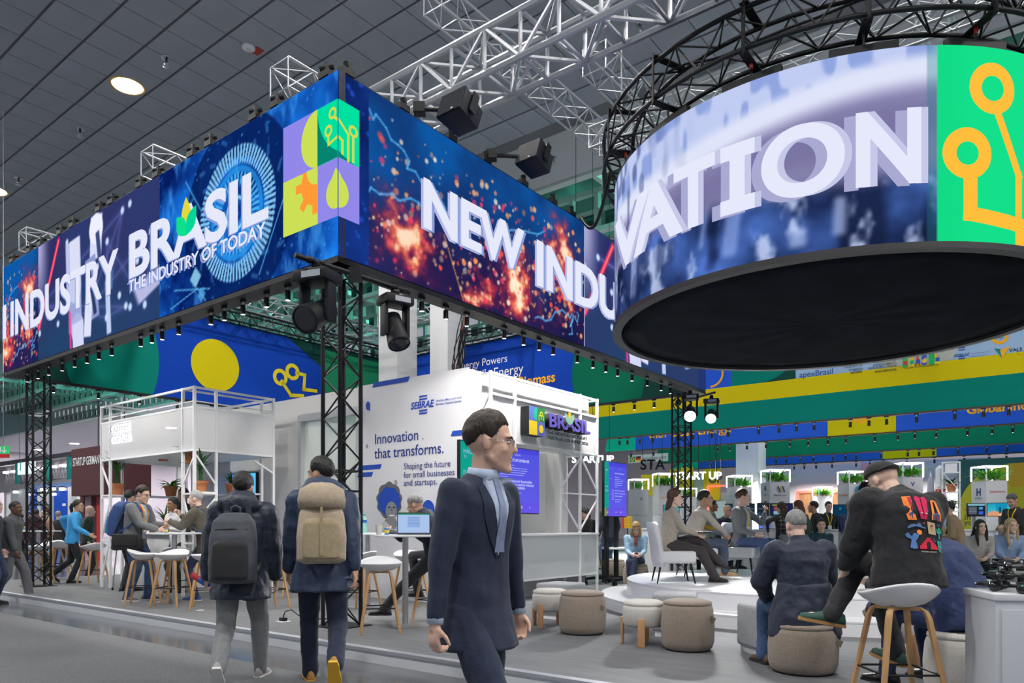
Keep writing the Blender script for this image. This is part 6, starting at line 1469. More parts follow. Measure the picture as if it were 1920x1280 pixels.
    info = dict(body=body, hc=hc, neck=neck, WR=WR, EL=EL, hip=hip, chest=chest, waist=waist, M1=M1, M2=M2, S=S, KN=KN, AN=AN, snap=snap, k=k, patch=patch_, M=Matrix.Translation(loc) @ Matrix.Rotation(rz, 4, 'Z'), Mh=Mh, hp=hp, bvh=bvh)
    return info
def ss1(a, b, x): t = max(0, min(1, (x - a) / (b - a))); return t * t * (3 - 2 * t)
D = math.radians

def backpack(pi, label, m, m2, sc=1., style=0, front=-1, lift=0., strapm=None):
    """backpack resting on the back of a figure, with two straps over the shoulders"""
    V = Vector; k = pi['k']; Mb = pi['M']; c, M = pi['chest'] + pi['M1'] @ V((0, 0, (-.10 + lift) * k)), pi['M1']
    pts = [pi['bvh'].ray_cast(c + M @ V((x, -.6, z)), M @ V((0, 1, 0)), 1)[0] for x in (-.07, 0, .07) for z in (-.1, .08)]
    yb = min([(M.transposed() @ (p - c)).y for p in pts if p is not None] + [-.12])
    R4 = M.to_4x4(); t = thing('backpack', label, 'backpack'); t.matrix_world = Mb @ Matrix.Translation(c) @ R4 @ Matrix.Translation((0, yb - .004, 0))
    s = sc * k; R_ = []
    prof = ((-.25, .10, .05, .075), (-.235, .145, .085, .09), (-.12, .150, .105, .10), (.05, .145, .10, .095), (.16, .130, .080, .08), (.215, .09, .05, .06), (.225, .05, .03, .05)) if style == 0 else ((-.25, .11, .06, .08), (-.23, .150, .10, .10), (-.08, .155, .115, .105), (.06, .140, .095, .095), (.13, .12, .07, .085), (.20, .13, .08, .085), (.235, .10, .06, .07), (.245, .05, .03, .06))
    for z, w, d, y0 in prof: R_.append([(w * s * math.copysign(abs(math.cos(a)) ** .55, math.cos(a)), -y0 * s + d * s * math.copysign(abs(math.sin(a)) ** .55, math.sin(a)), z * s) for a in np.linspace(0, 2 * PI, 25)[:-1]])
    b = MB().rings(R_); put('bag_body', skinned(b, .012, 2, .006, m, 'bag_body'), t)
    pk = MB().rings([[(w * s * math.copysign(abs(math.cos(a)) ** .5, math.cos(a)), -.185 * s + d * s * math.copysign(abs(math.sin(a)) ** .5, math.sin(a)), z * s) for a in np.linspace(0, 2 * PI, 21)[:-1]] for z, w, d in ((-.225, .09, .02), (-.215, .115, .035), (-.10, .118, .04), (.0, .11, .035), (.03, .08, .02))])
    put('front_pocket', skinned(pk, .012, 2, .004, m2, 'front_pocket'), t)
    MB().sweep([(-.03 * s, -.06 * s, .215 * s), (-.028 * s, -.06 * s, .255 * s), (0, -.06 * s, .268 * s), (.028 * s, -.06 * s, .255 * s), (.03 * s, -.06 * s, .215 * s)], .009 * s, 6).obj('handle', strapm or m, t, True)
    if style == 0: MB().sweep([(-.10 * s, -.168 * s, .10 * s), (0, -.180 * s, .105 * s), (.10 * s, -.168 * s, .10 * s)], .006 * s, 5).obj('zip', mat('zip_dark', (.012, .012, .015), .4), t, True)
    else:
        MB().rings([[(w * s * math.cos(a), -.10 * s + d * s * math.sin(a), z * s) for a in np.linspace(0, 2 * PI, 21)[:-1]] for z, w, d in ((.10, .145, .115), (.16, .15, .118), (.225, .135, .10), (.262, .07, .05))]).obj('top_flap', m, t, True)
        MB().bar((.0, -.222 * s, .10 * s), (.0, -.232 * s, -.20 * s), .02, .006, up=(0, 1, 0)).obj('buckle_strap', strapm or m2, t)
    inv = (Matrix.Translation(c) @ R4 @ Matrix.Translation((0, yb - .004, 0))).inverted()
    for sd in (1, -1):
        P = []
        for tt, x, fr in ((.66, .085, -1), (.86, .088, -1), (.97, .088, -1), (.985, .092, 1), (.93, .098, 1), (.84, .108, 1)): P.append(pi['snap'](sd * x, tt, fr, .010))
        P.append(pi['chest'] + M @ V((sd * .135 * k, .125 * k, -.03 * k))); P.append(pi['chest'] + M @ V((sd * .17 * k, .09 * k, -.10 * k)))
        P.append(c + M @ V((sd * .19 * k, .02, -.10 * k))); P.append(c + M @ V((sd * .14 * k, yb - .02, -.2 * k)))
        mb = MB()
        for a, b_ in zip(P[:-1], P[1:]): mb.bar(inv @ a, inv @ b_, .042 * k, .010, up=tuple((inv.to_3x3() @ (M @ V((0, 0, 1)))) if False else (0, 1, .3)))
        mb.obj('shoulder_strap', strapm or m, t)
    return t
C = cloth
navy = C('navy_suit_wool', (.012, .020, .050)); black_sh = mat('black_leather', (.012, .012, .014), .35); white_so = mat('rubber_white', (.70, .70, .68), .6); dark_so = mat('rubber_dark', (.02, .02, .022), .7); gum_so = mat('rubber_gum', (.42, .22, .07), .6)
jeans = C('blue_denim', (.04, .085, .19), na=.2); djeans = C('dark_denim', (.018, .03, .075), na=.2); blk_tr = C('black_trousers', (.012, .013, .016)); grey_tr = C('grey_chinos', (.20, .21, .22)); shirt_lb = C('light_blue_shirt', (.42, .50, .66), bump=.05); shirt_w = C('white_shirt', (.72, .73, .75), bump=.05)
BLK, DBR, MBR, GRY, WHT, BLD, RED = (.010, .009, .009), (.022, .013, .008), (.06, .028, .013), (.24, .24, .24), (.36, .36, .36), (.42, .27, .11), (.13, .03, .015)
def base(**kw): w = dict(top=navy, legs=blk_tr, shoe=black_sh, sole=dark_so); w.update(kw); return w

# ---- passers-by in the aisle
p = person(at(893, 3.22, 0), D(-128), 1.80, 'person in a navy suit and tie with glasses striding past the kiosk in the foreground',
       base(legs=navy, shirt=shirt_lb, tie=C('tie_blue_grey', (.22, .27, .42)), front=('shirt_v', 'tie'), lapel=navy, skin='light', hair=DBR, glasses=mat('silver_rim', (.5, .5, .52), .2, 1), hem=.20, fold=.010, collar=.0, hairstyle='short', thick=.020),
       hr=(.30, .02, .79), hl=(-.27, .04, .80), fr=(.10, .28, .095), fl=(-.10, -.32, .15), fpl=-30, lean=3, hyaw=34, hpitch=3, curl_r=1.05, curl_l=.9, q=2)
puff = C('navy_puffer', (.012, .020, .042), .5, bump=.3, bs=28); p8 = person(at(452, 5.95, 0), D(8), 1.74, 'person in a navy puffer jacket walking away with a grey backpack',
       base(top=puff, legs=grey_tr, shoe=mat('grey_sneaker', (.35, .33, .34), .7), sole=white_so, hair=BLK, skin='light', hood=True, hem=.24, noface=True, thick=.024, fold=.022, sleeve=1.25, tw=1.12),
       hl=(-.30, .10, .80), hr=(.26, .12, .80), fr=(.11, .22, .085), fl=(-.09, -.36, .20), fpl=-48, lean=5, hyaw=4, curl_l=1.3, pal_l=(1, .2, 0), bulk=.035, q=2)
backpack(p8, 'dark grey business backpack on the back of the person in the puffer jacket', C('backpack_grey', (.055, .062, .080), .8), C('backpack_black', (.015, .016, .02), .8), 1.2, lift=-.09)
blu_j = C('blue_rain_jacket', (.020, .038, .090), .6, bump=.2, bs=25)
p9 = person(at(604, 5.9, 0), D(14), 1.86, 'person in a blue jacket walking away with a beige backpack and tan shoes',
       base(top=blu_j, legs=C('navy_chinos', (.010, .016, .042)), shoe=mat('tan_suede', (.42, .21, .05), .8), sole=mat('yellow_sole', (.75, .42, .03), .6), hair=BLK, skin='tan', hood=True, hem=.22, fold=.02, sleeve=1.15, tw=1.1, thick=.022),
       hl=(-.27, .16, .86), hr=(.26, -.10, .88), fl=(-.10, .18, .085), fr=(.10, -.42, .24), fpr=-58, lean=4, hyaw=52, q=2, bulk=.028)
backpack(p9, 'beige canvas backpack on the back of the person in the blue jacket', C('beige_canvas', (.42, .34, .25), .9), C('sand_canvas', (.36, .29, .18), .9), 1.15, style=1)
fp_ = p8['S'][-1].lerp(p8['EL'][-1], .80); hit = p8['bvh'].ray_cast(fp_ + Vector((-.5, -.22, 0)), Vector((.5, .22, 0)).normalized(), 1)[0]
if hit is not None:
    for c_, z in (((.7, .7, .72), .008), ((.55, .02, .03), -.008)): MB().cbox((0, 0, 0), (.012, .035, .014)).obj('sleeve_badge', mat('badge%.2f' % c_[1], c_, .6), p8['body'], loc=hit + Vector((.006, .004, z)), rz=D(-66 + 90))
# folder held by the walker in the puffer jacket
w_ = p8['M'] @ (p8['WR'][-1] + Vector((0, .02, -.07)))
fo = thing('rolled_brochure', 'rolled red and blue brochure in the hand of the walker in the puffer jacket', 'brochure', w_, D(8))
ffr = Matrix.Rotation(D(-55), 4, 'Y'); MB().lathe([(.022, -.13), (.024, .15), (.018, .15), (.016, -.13)], 16, ffr).obj('roll', mat('brochure_blue', (.05, .14, .55), .5), fo, auto=True); MB().lathe([(.0245, .09), (.028, .16), (.021, .16), (.021, .09)], 16, ffr).obj('edge', mat('brochure_red', (.65, .05, .07), .5), fo)
person(gnd(20, 1128, 0), D(-82), 1.72, 'person in a dark grey jacket walking in at the far left edge', base(top=C('grey_jacket_dark', (.06, .065, .075)), legs=C('grey_wide_trousers', (.13, .13, .15)), shoe=mat('grey_sneaker'), sole=white_so, skin='dark', hair=BLK, thick=.006, collar=.04, hem=.15, tw=1.2), hr=(.24, .20, .85), hl=(-.24, -.05, .82), fr=(.1, -.25, .12), fl=(-.1, .25, .085), fpr=-20, lean=5, hyaw=-8, q=1, bulk=.02)
person(gnd(-16, 1134, 0), D(-80), 1.76, 'person in a navy jacket cut off by the left edge', base(skin='fair', hairstyle='bald', top=C('navy_jacket', (.015, .022, .045)), legs=djeans), q=0)

# ---- coffee corner
gj = C('grey_softshell', (.155, .165, .17)); p3 = person(at(252, 11.22), D(-97), 1.80, 'person in a grey jacket with orange zip edges and lanyard at the coffee table',
       base(top=gj, legs=jeans, shoe=mat('grey_trainer', (.12, .13, .15), .7), sole=white_so, shirt=shirt_lb, edge=mat('orange_zip', (.75, .12, .03), .6), front=('open', 'lanyard'), hair=DBR, skin='light', glasses=M_BLACK, hem=.10, collar=.03, tw=1.12, thick=.022),
       hr=(.10, .46, 1.10), hl=(-.14, .42, 1.17), lean=9, hpitch=14, hyaw=-4, bulk=.025, q=1, fr=(.11, -.04, .085), fl=(-.12, .14, .085), curl_r=.8, curl_l=.9, pal_r=(-1, 0, .3), pal_l=(1, 0, .3))
backpack(p3, 'blue hiking backpack worn by the person in the grey jacket', C('pack_blue', (.025, .07, .22), .7), C('pack_sky', (.03, .22, .55), .7), 1.15)
tw_ = C('brown_tweed', (.085, .075, .055), na=.25); p4 = person(at(378, 11.25), D(86), 1.79, 'person in a brown jacket leaning over the coffee table',
       base(top=tw_, legs=djeans, shoe=mat('blue_shoe', (.03, .09, .28), .7), sole=white_so, hair=WHT, hair_name='white', skin='fair', hem=.16, collar=.03, thick=.014), hip=(0, -.10, .90), lean=16, hpitch=6, hr=(.05, .36, 1.32), hl=(-.14, .44, 1.22), fr=(.1, -.30, .085), fl=(-.1, .05, .085), curl_r=1.1, curl_l=.9, q=1, bulk=.02)
backpack(p4, 'navy backpack worn by the person in the brown jacket at the coffee table', C('pack_navy', (.03, .05, .13), .7), C('pack_navy2', (.02, .035, .10), .7), 1.0)
person(at(334, 12.55), D(150), 1.66, 'person in white clothes behind the coffee table, between the two people', base(top=C('white_blouse', (.66, .65, .66)), legs=blk_tr, skin='brown', hair=BLK, hairstyle='ponytail', hem=.14), hr=(.16, .35, 1.05), hl=(-.20, .32, 1.10), lean=8, q=1)
person(at(347, 13.3), D(170), 1.86, 'person in black standing behind the white-clad person at the coffee corner', base(top=C('black_shirt', (.015, .015, .018)), skin='brown', hair=BLK), q=0)
person(at(240, 12.8), D(-20), 1.80, 'person in a charcoal jacket mostly hidden behind the person in the grey jacket', base(top=C('charcoal_jacket', (.04, .04, .045)), skin='light', hair=BLK, noface=True), q=0)
bs_ = C('sky_blue_shirt', (.04, .33, .70)); p2 = person(at(136, 14.65), D(-62), 1.70, 'person in a sky blue long-sleeved shirt stepping between stools', base(top=bs_, topname='shirt', legs=blk_tr, skin='tan', hair=DBR, hairstyle='ponytail', glasses=M_STEEL, hem=.12, sh=.165), hr=(.30, .30, .98), hl=(-.26, -.12, 1.05), lean=8, fr=(.09, -.02, .085), fl=(-.10, -.34, .18), fpl=-35, hyaw=-28, q=1, bulk=.012)
for px, Y, rz, H, lb, w in ((66, 19.5, 20, 1.75, 'person in a maroon hoodie in the distance left of the person in blue', base(top=C('maroon_hoodie', (.06, .02, .03)), legs=jeans, skin='brown', hood=True)), (88, 20.5, 150, 1.78, 'person in a tan jacket with lanyard in the distance at left', base(top=C('tan_jacket', (.45, .26, .16)), legs=blk_tr, hair=MBR, front=('lanyard',))),
                       (164, 17.2, -70, 1.78, 'person in a dark green jacket right of the person in blue', base(top=C('dark_green_jacket', (.02, .05, .035)), skin='fair', hairstyle='bald')), (108, 22, 10, 1.74, 'person in a black shirt in the distance behind the person in blue', base(top=C('black_shirt'), hair=GRY, noface=True)), (40, 24, 60, 1.7, 'person in dark clothes far away behind the left truss column', base(top=C('charcoal_jacket'), hair=BLK))):
    person(at(px, Y, 0), D(rz), H, lb, w, q=0)

# ---- seated with the laptop
p11 = person(at(818, 8.72), D(62), 1.76, 'person in a navy fleece and glasses bent over the laptop at the high table', base(top=C('navy_fleece', (.014, .020, .040)), legs=C('dark_trousers', (.02, .022, .028)), shoe=black_sh, hair=GRY, hair_name='grey', skin='tan', glasses=M_BLACK, collar=.055, hem=.06), hip=(0, 0, .80), lean=20, curve=16, hpitch=30, hyaw=10, hr=(.10, .50, 1.10), hl=(-.22, .52, 1.08), fl=(-.26, .66, .085), fr=(.10, .34, .36), fyl=25, curl_r=.9, q=1, sitting=True)
stool(at(818, 8.75), 2.6, 'bar stool under the person working on the laptop')
bgk = thing('shoulder_bag', 'black messenger bag hanging at the hip of the person in the grey jacket', 'bag', p3['M'] @ Vector((.24, .05, .93)), D(-97))
put('bag_body', skinned(MB().rings([[(d * math.copysign(abs(math.sin(a)) ** .5, math.sin(a)), w * math.copysign(abs(math.cos(a)) ** .5, math.cos(a)), z) for a in np.linspace(0, 2 * PI, 21)[:-1]] for z, w, d in ((-.15, .20, .04), (-.13, .25, .06), (0, .25, .065), (.09, .22, .05), (.10, .2, .03))]), .012, 2, .008, C('bag_black', (.014, .014, .016)), 'bag_body'), bgk)
MB().box(.055, .072, -.20, .20, -.08, .09).obj('flap', C('bag_black'), bgk, bevel=.006); MB().sweep([(0, -.22, .08), (-.12, -.16, .40), (-.22, 0, .56), (-.12, .14, .36), (0, .22, .08)], .014, 6).obj('strap', C('bag_black'), bgk, True)
ct = thing('walking_cane', 'grey walking cane leaning near the person in the grey jacket', 'cane', gnd(211, 1106)); rod('shaft', (0, 0, .02), (.06, .05, .86), .011, M_STEEL, ct, 8); MB().lathe([(.016, 0), (.018, .03), (.012, .05), (.003, .05)], 10).obj('rubber_tip', M_BLACK, ct); MB().sweep([(.06, .05, .86), (.065, .05, .90), (.10, .05, .915), (.15, .05, .90)], .014, 7).obj('handle', M_BLACK, ct, True)
cup(p3['M'] @ (p3['WR'][-1] + Vector((.03, .09, .02))), 'small blue and yellow cup held by the person in the grey jacket', .08, .034, m_cblue, m_cyel)

# ---- on the stage
def sit(px, Y, z, rz, chair_label): p = at(px, Y, z); lounge_chair(p, D(rz), chair_label); return p
q12 = sit(1262, 10.05, SGZ, -92, 'white lounge chair on the stage under the person in the beige blazer')
bei = C('beige_blazer', (.40, .36, .31)); p12 = person(q12, D(-92), 1.68, 'person in a beige blazer seated on the stage with crossed legs', base(top=bei, topname='blazer', legs=C('brown_grey_trousers', (.045, .038, .042)), shoe=black_sh, sole=dark_so, skin='fair', hair=MBR, hairstyle='long', hairlen=.40, sh=.16, hem=.10, tw=1.15, front=('lanyard',)), hip=(0, -.06, .53), lean=4, curve=6, hr=(.06, .34, .66), hl=(-.14, .32, .68), fr=(.04, .56, .09), fl=(-.02, .62, .30), kl=(.1, .7, 1), fyl=-10, fpl=-15, hyaw=-4, hpitch=4, q=1, sitting=True, curl_r=.8)
tb = thing('tablet', 'black tablet case held by the person in the beige blazer', 'tablet', q12 + Vector((.40, -.05, .69)), D(-92)); MB().box(-.10, .10, -.08, .10, -.012, .012).obj('case', mat('case_black', (.02, .02, .025), .5), tb, bevel=.005); MB().box(-.09, .09, -.07, .09, .0125, .014).obj('cover', mat('case_cover', (.035, .035, .04), .6), tb)
q13 = sit(1306, 11.25, SGZ, -88, 'white lounge chair behind the person in the beige blazer')
p13 = person(q13, D(-88), 1.80, 'person in a beige jacket leaning forward with a microphone on the stage', base(top=C('sand_jacket', (.44, .40, .35)), legs=C('slate_jeans', (.06, .085, .13)), shoe=mat('tan_sneaker', (.45, .28, .14), .7), sole=white_so, skin='tan', hair=BLK, shirt=shirt_lb, front=('open', 'lanyard'), hem=.08, thick=.024, glasses=M_BLACK), hip=(0, -.06, .53), lean=17, curve=8, hr=(.02, .50, .60), hl=(-.10, .50, .60), fr=(.12, .40, .085), fl=(-.14, .50, .085), hpitch=-4, hyaw=-8, q=1, sitting=True, curl_r=1.2, curl_l=1.2)
q14 = sit(1396, 11.75, SGZ, -135, 'white lounge chair under the person speaking into the microphone')
p14 = person(q14, D(-134), 1.84, 'person in a grey blazer and jeans speaking into a microphone on the stage', base(top=C('grey_blazer', (.17, .185, .21)), topname='blazer', legs=C('blue_chinos', (.06, .11, .25)), shoe=mat('brown_suede', (.10, .055, .045), .8), sole=white_so, skin='fair', hair=MBR, shirt=shirt_lb, front=('open', 'lanyard'), hem=.10, thick=.020), hip=(0, -.06, .53), lean=-1, curve=4, hr=(.14, .26, .64), hl=(-.12, .30, 1.02), el=(-.7, -.2, -1), fr=(.16, .42, .085), fl=(-.16, .50, .085), hyaw=42, q=1, sitting=True, curl_l=1.3, curl_r=.9, pal_l=(1, 0, .2))
def mic(pi, s, label, dirv, ring=None):
    p = pi['M'] @ (pi['WR'][s] + (pi['WR'][s] - pi['EL'][s]).normalized() * .075); t = thing('microphone', label, 'microphone', p)
    d = Vector(dirv).normalized(); q = d.to_track_quat('Z', 'Y').to_matrix().to_4x4()
    MB().lathe([(.012, -.13), (.015, -.12), (.020, .06), (.022, .065), (.003, .065)], 14, q).obj('handle', mat('mic_black', (.02, .02, .022), .4), t, auto=True); MB().ell((0, 0, .085), (.026, .026, .028), 14, 10, q).obj('grille', mat('mic_grille', (.10, .10, .11), .4, .8), t, True)
    if ring: MB().lathe([(.0165, -.115), (.0172, -.085), (.016, -.085), (.015, -.115)], 14, q).obj('colour_ring', ring, t)
mic(p14, -1, 'black microphone held up by the person in the grey blazer', (-.25, -.05, 1)); mic(p13, 1, 'black microphone with an orange ring held by the person in the beige jacket', (.2, 0, 1), mat('mic_orange', (.85, .2, .02), .4))

# ---- seated in front of the stage
coat = C('navy_field_coat', (.014, .022, .048), .7, bump=.2, bs=30); p15 = person(at(1506, 5.78), D(2), 1.74, 'person in a navy coat sitting on the taupe pouf, seen from behind', base(top=coat, topname='coat', legs=jeans, shoe=mat('brown_shoe', (.10, .06, .04), .6), sole=dark_so, hair=GRY, skin='fair', noface=True, hem=.10, collar=.05, sh=.20, thick=.012, fold=.024, sleeve=1.08), hip=(0, 0, .50), lean=6, curve=10, hpitch=16, hr=(.16, .30, .52), hl=(-.16, .30, .52), er=(1, -.2, -.3), el=(-1, -.2, -.3), fr=(.16, .34, .085), fl=(-.20, .32, .085), q=2, sitting=True, bulk=.034)
cs = MB(); cs.rings([[Vector((r * math.cos(a), -.02 + r * .78 * math.sin(a), z)) for a in np.linspace(0, 2 * PI, 29)[:-1]] for z, r in ((.70, .20), (.55, .235), (.42, .275), (.30, .285), (.24, .25))])
put('coat_skirt', skinned(cs, .013, 3, .025, coat, 'coat_skirt'), p15['body'])
sw_ = C('black_sweatshirt', (.014, .015, .018), .9, na=.25, bump=.1); ch_ = C('charcoal_denim', (.022, .023, .028), na=.25)
p16 = person(STL + Vector((.055, 0, 0)), D(6), 1.80, 'person in a black sweatshirt with colourful patches and a cap on the bar stool', base(top=sw_, topname='sweatshirt', legs=ch_, shoe=mat('green_trainer', (.03, .09, .07), .7), sole=gum_so, hair=DBR, skin='fair', hairstyle='bald', cap_hat=C('cap_black', (.012, .012, .014)), hem=.055, collar=.02, sh=.20, fold=.020, sleeve=1.12, cuff=.09, noface=False), hip=(0, 0, .835), lean=10, curve=28, hpitch=34, hyaw=14, hr=(.10, .40, .84), hl=(-.20, .36, .82), el=(-.6, -.5, -.8), side=4, fl=(.10, .26, .35), fr=(-.32, .28, .60), kr=(.6, .6, .9), kl=(.3, 1, .2), fyr=72, fyl=8, fpr=10, fpl=8, q=2, sitting=True, bulk=.036)
snap = p16['snap']
def bp(name, pts, col, tri=None, eps=.010):  # embroidered patch on the back: points (x cm right, t up) in image directions
    mb = MB(); n = len(pts); P = [snap(x, t, -1, eps) for x, t in pts]; c = sum(P, Vector()) / n
    cx = sum(x for x, _ in pts) / n; ct = sum(t for _, t in pts) / n
    mid = [snap((x + cx) / 2, (t + ct) / 2, -1, eps) for x, t in pts]; mb.v = [tuple(p) for p in P + mid] + [tuple(snap(cx, ct, -1, eps))]
    for i in range(n): j = (i + 1) % n; mb.f += [(i, j, n + j, n + i), (n + i, n + j, 2 * n)]
    mb.obj(name, mat('patch_' + col, hexc(col), .8), p16['body'])
def PX(px, py): return ((px - 1703) / 1360 * 4.28) * .92 + .0, .51 + (985 - py) / 1360 * 4.28 / .55
def bpx(name, pts, col, eps=.010): bp(name, [PX(*p) for p in pts], col, eps=eps)
def zz_(x, y): return (1640 + x / 8, 900 + y / 8)      # coordinates of a close look at the print
def bz(name, pts, col, eps=.010): bpx(name, [zz_(*p) for p in pts], col, eps)
bz('print', [(222, 368), (365, 368), (405, 565), (262, 568)], 'ff8a3c'); bz('print', [(330 + 34 * math.cos(a), 405 + 24 * math.sin(a)) for a in np.linspace(0, 6.28, 9)[:-1]], 'b0204a', .012); bz('print', [(318, 430), (330, 430), (338, 545), (326, 545)], '3a4f80', .012); bz('print', [(270, 470), (330, 440), (330, 480), (285, 510)], '4a6ea8', .012)
for dx, fl in ((0, 1), (108, -1)):
    pt_ = [(425, 370), (450, 362), (490, 372), (512, 400), (512, 470), (530, 540), (470, 545), (450, 480), (408, 415), (415, 405), (438, 430)]
    bz('print', [(x + dx if fl > 0 else 1040 - x, y) for x, y in pt_], 'd0205a'); bz('print', [((480 if fl > 0 else 560) + 24 * math.cos(a), 455 + 9 * math.sin(a)) for a in np.linspace(0, 6.28, 9)[:-1]], 'e0d8c8', .012)
for r0, r1, c_ in ((62, 88, 'ff9040'), (34, 56, '3f78b0'), (6, 24, 'c02838')):
    out = [(755 + r1 * math.cos(a), 500 - r1 * 1.2 * math.sin(a)) for a in np.linspace(0, PI, 13)]; inn = [(755 + r0 * math.cos(a), 500 - r0 * 1.2 * math.sin(a)) for a in np.linspace(PI, 0, 13)]
    mb = MB(); P_ = [snap(*PX(*zz_(*p)), -1, .010) for p in [(755 + r1, 555)] + out + [(755 - r1, 545)]]; Q_ = [snap(*PX(*zz_(*p)), -1, .010) for p in [(755 + r0, 555)] + inn[::-1] + [(755 - r0, 545)]]
    mb.v = [tuple(p) for p in P_ + Q_]; n = len(P_); mb.f = [(i, i + 1, n + i + 1, n + i) for i in range(n - 1)]; mb.obj('print', mat('patch_' + c_, hexc(c_), .8), p16['body'])
bz('print', [(250, 680), (290, 640), (360, 622), (430, 640), (450, 612), (420, 600), (470, 618), (480, 648), (550, 680), (530, 690), (440, 665), (340, 650), (270, 695)], '5a80b8'); bz('print', [(520 + 18 * math.cos(a), 604 + 12 * math.sin(a)) for a in np.linspace(0, 6.28, 8)[:-1]], 'd82838')
bz('print', [(575, 578), (722, 590), (742, 772), (588, 765)], 'c8b088'); bz('print', [(652 + 30 * math.cos(a), 642 + 16 * math.sin(a)) for a in np.linspace(0, 6.28, 10)[:-1]], 'a02040', .012)
for a_ in range(8):
    an = a_ * PI / 4 + .3; c_, s_ = math.cos(an), math.sin(an); bz('print', [(652 + 36 * c_ - 3 * s_, 650 + 30 * s_ + 3 * c_), (652 + 75 * c_, 668 + 92 * s_), (652 + 36 * c_ + 3 * s_, 650 + 30 * s_ - 3 * c_)], '1c1a1c', .0115)
bz('print', [(750, 610), (790, 590), (840, 620), (800, 642)], '35568a'); bz('print', [(795, 655), (822, 655), (822, 830), (800, 830)], '22b8a0'); bz('print', [(762, 670), (778, 670), (780, 715), (800, 725), (800, 745), (765, 730)], '22b8a0'); bz('print', [(858, 670), (842, 670), (838, 710), (818, 722), (818, 742), (856, 728)], '22b8a0')
bz('print', [(225, 790), (265, 752), (320, 815), (350, 765), (440, 775), (400, 850), (375, 880), (400, 960), (350, 975), (290, 950), (315, 890), (310, 850), (250, 830)], '5580c0'); bz('print', [(438 + 42 * math.cos(a), 748 + 40 * math.sin(a)) for a in np.linspace(0, 6.28, 15)[:-1]], 'ff8a38', .012)
for y0, y1, x0, x1 in ((825, 856, 552, 630), (855, 886, 522, 662), (885, 916, 492, 695), (915, 946, 462, 725), (945, 975, 432, 752)): bz('print', [(x0, y0), (x1, y0), (x1, y1), (x0, y1)], 'e02848')
bz('print', [(555, 975), (555, 905), (575, 885), (605, 885), (624, 905), (624, 975)], '141416', .012); bz('print', [(680, 820), (675, 850), (700, 878), (738, 868), (705, 862), (692, 842)], '3f68a0'); bz('print', [(762, 848), (866, 862), (862, 1016), (768, 990)], '20b0a8'); bz('print', [(822 + 22 * math.cos(a), 900 + 22 * math.sin(a)) for a in np.linspace(0, 6.28, 10)[:-1]], 'a8284a', .012); bz('print', [(790, 945), (840, 965), (825, 985), (785, 955)], 'c83048', .012)
tm_ = text_me('NASTIMO SOCIETY', 1, mat('patch_print_cream', (.6, .58, .5), .8), .02).copy(); co = np.empty(len(tm_.vertices) * 3); tm_.vertices.foreach_get('co', co); co = co.reshape(-1, 3); mn, mx_ = co.min(0), co.max(0)
for i, v in enumerate(tm_.vertices): v.co = snap(*PX(*zz_(450 + 285 * (co[i, 0] - mn[0]) / (mx_[0] - mn[0]), 1022 - 22 * (co[i, 1] - mn[1]) / (mx_[1] - mn[1]))), -1, .010)
put('print_lettering', tm_, p16['body'])
for s in (1, -1):
    for z in (.045, .075, .105): MB().lathe([(.052, -.012), (.054, 0), (.052, .012)], 16, Matrix.Translation(p16['AN'][s]) @ (p16['KN'][s] - p16['AN'][s]).to_track_quat('Z', 'Y').to_matrix().to_4x4() @ Matrix.Translation((0, 0, z)), solid=True).obj('sock_stripe', mat('sock_white' if z != .075 else 'sock_black', (.7, .7, .68) if z != .075 else (.01, .01, .01), .9), p16['body'], True)
bsuit = C('blue_linen_suit', (.014, .030, .105), .8, bump=.25, bs=26); p17 = person(at(1812, 5.0), D(24), 1.84, 'person in a blue suit bent far forward on the cream pouf at right', base(top=bsuit, legs=bsuit, skin='fair', hair=DBR, hem=.16, sh=.20, fold=.024, sleeve=1.15, noface=True), hip=(0, 0, .54), lean=34, curve=34, hpitch=50, hr=(.16, .62, .50), hl=(-.16, .62, .52), fr=(.20, .42, .085), fl=(-.22, .44, .085), q=2, sitting=True, bulk=.05)
rc2 = thing('dark_bag', 'black bag lying on the floor beside the cream pouf at the right', 'bag', at(1862, 5.35)); put('bag_body', skinned(MB().ell((0, 0, .22), (.12, .16, .22)).ell((.02, 0, .40), (.07, .10, .06)), .015, 3, .02, C('bag_black'), 'bag_body'), rc2); MB().sweep([(.0, -.06, .43), (.0, -.05, .52), (.0, .05, .52), (.0, .06, .43)], .012, 6).obj('handle', C('bag_black'), rc2, True)

# ================================================================== STARTUP AREA BEHIND THE STAGE
def facebox(root, fn, name, px0, px1, py0, py1, m, y0=0., y1=.04, zmin=.131, **kw):
    x0, z1 = fn(px0, py0); x1, _ = fn(px1, py0); _, z0 = fn(px0, py1)
    return MB().box(x0, x1, y0, y1, max(z0, zmin), z1).obj(name, m, root, **kw)
gw = struct(put('wall_grey', None, None, W(0, 31.2), TH)); gw.empty_display_size = .1
def GW(px, py): return onface(px, py, 0, 31.2, 'a')
MB().box(-6.2, 3.6, .0, .1, PZ, 4.15).obj('wall_panel', mat('grey_back_wall', (.52, .51, .52), .7), gw)
dr = struct(put('door_1', None, None, W(0, 31.18), TH)); dr.empty_display_size = .1
x0, zt = GW(1497, 925); x1 = GW(1640, 925)[0]
MB().box(x0, x1, -.06, -.02, PZ, zt).obj('door_leaf', mat('walnut_door', (.25, .12, .05), .5, noise_s=3, noise_a=.3, stretch=(3, 1, .3)), dr)
for k in range(1, 5): MB().box(x0 + (x1 - x0) * k / 5 - .012, x0 + (x1 - x0) * k / 5 + .012, -.065, -.05, PZ, zt).obj('door_joint', M_BLACK, dr)
m_redn = mat('red_neon', (.8, .1, .06), .4, emit=(1, .12, .08), es=1.6)
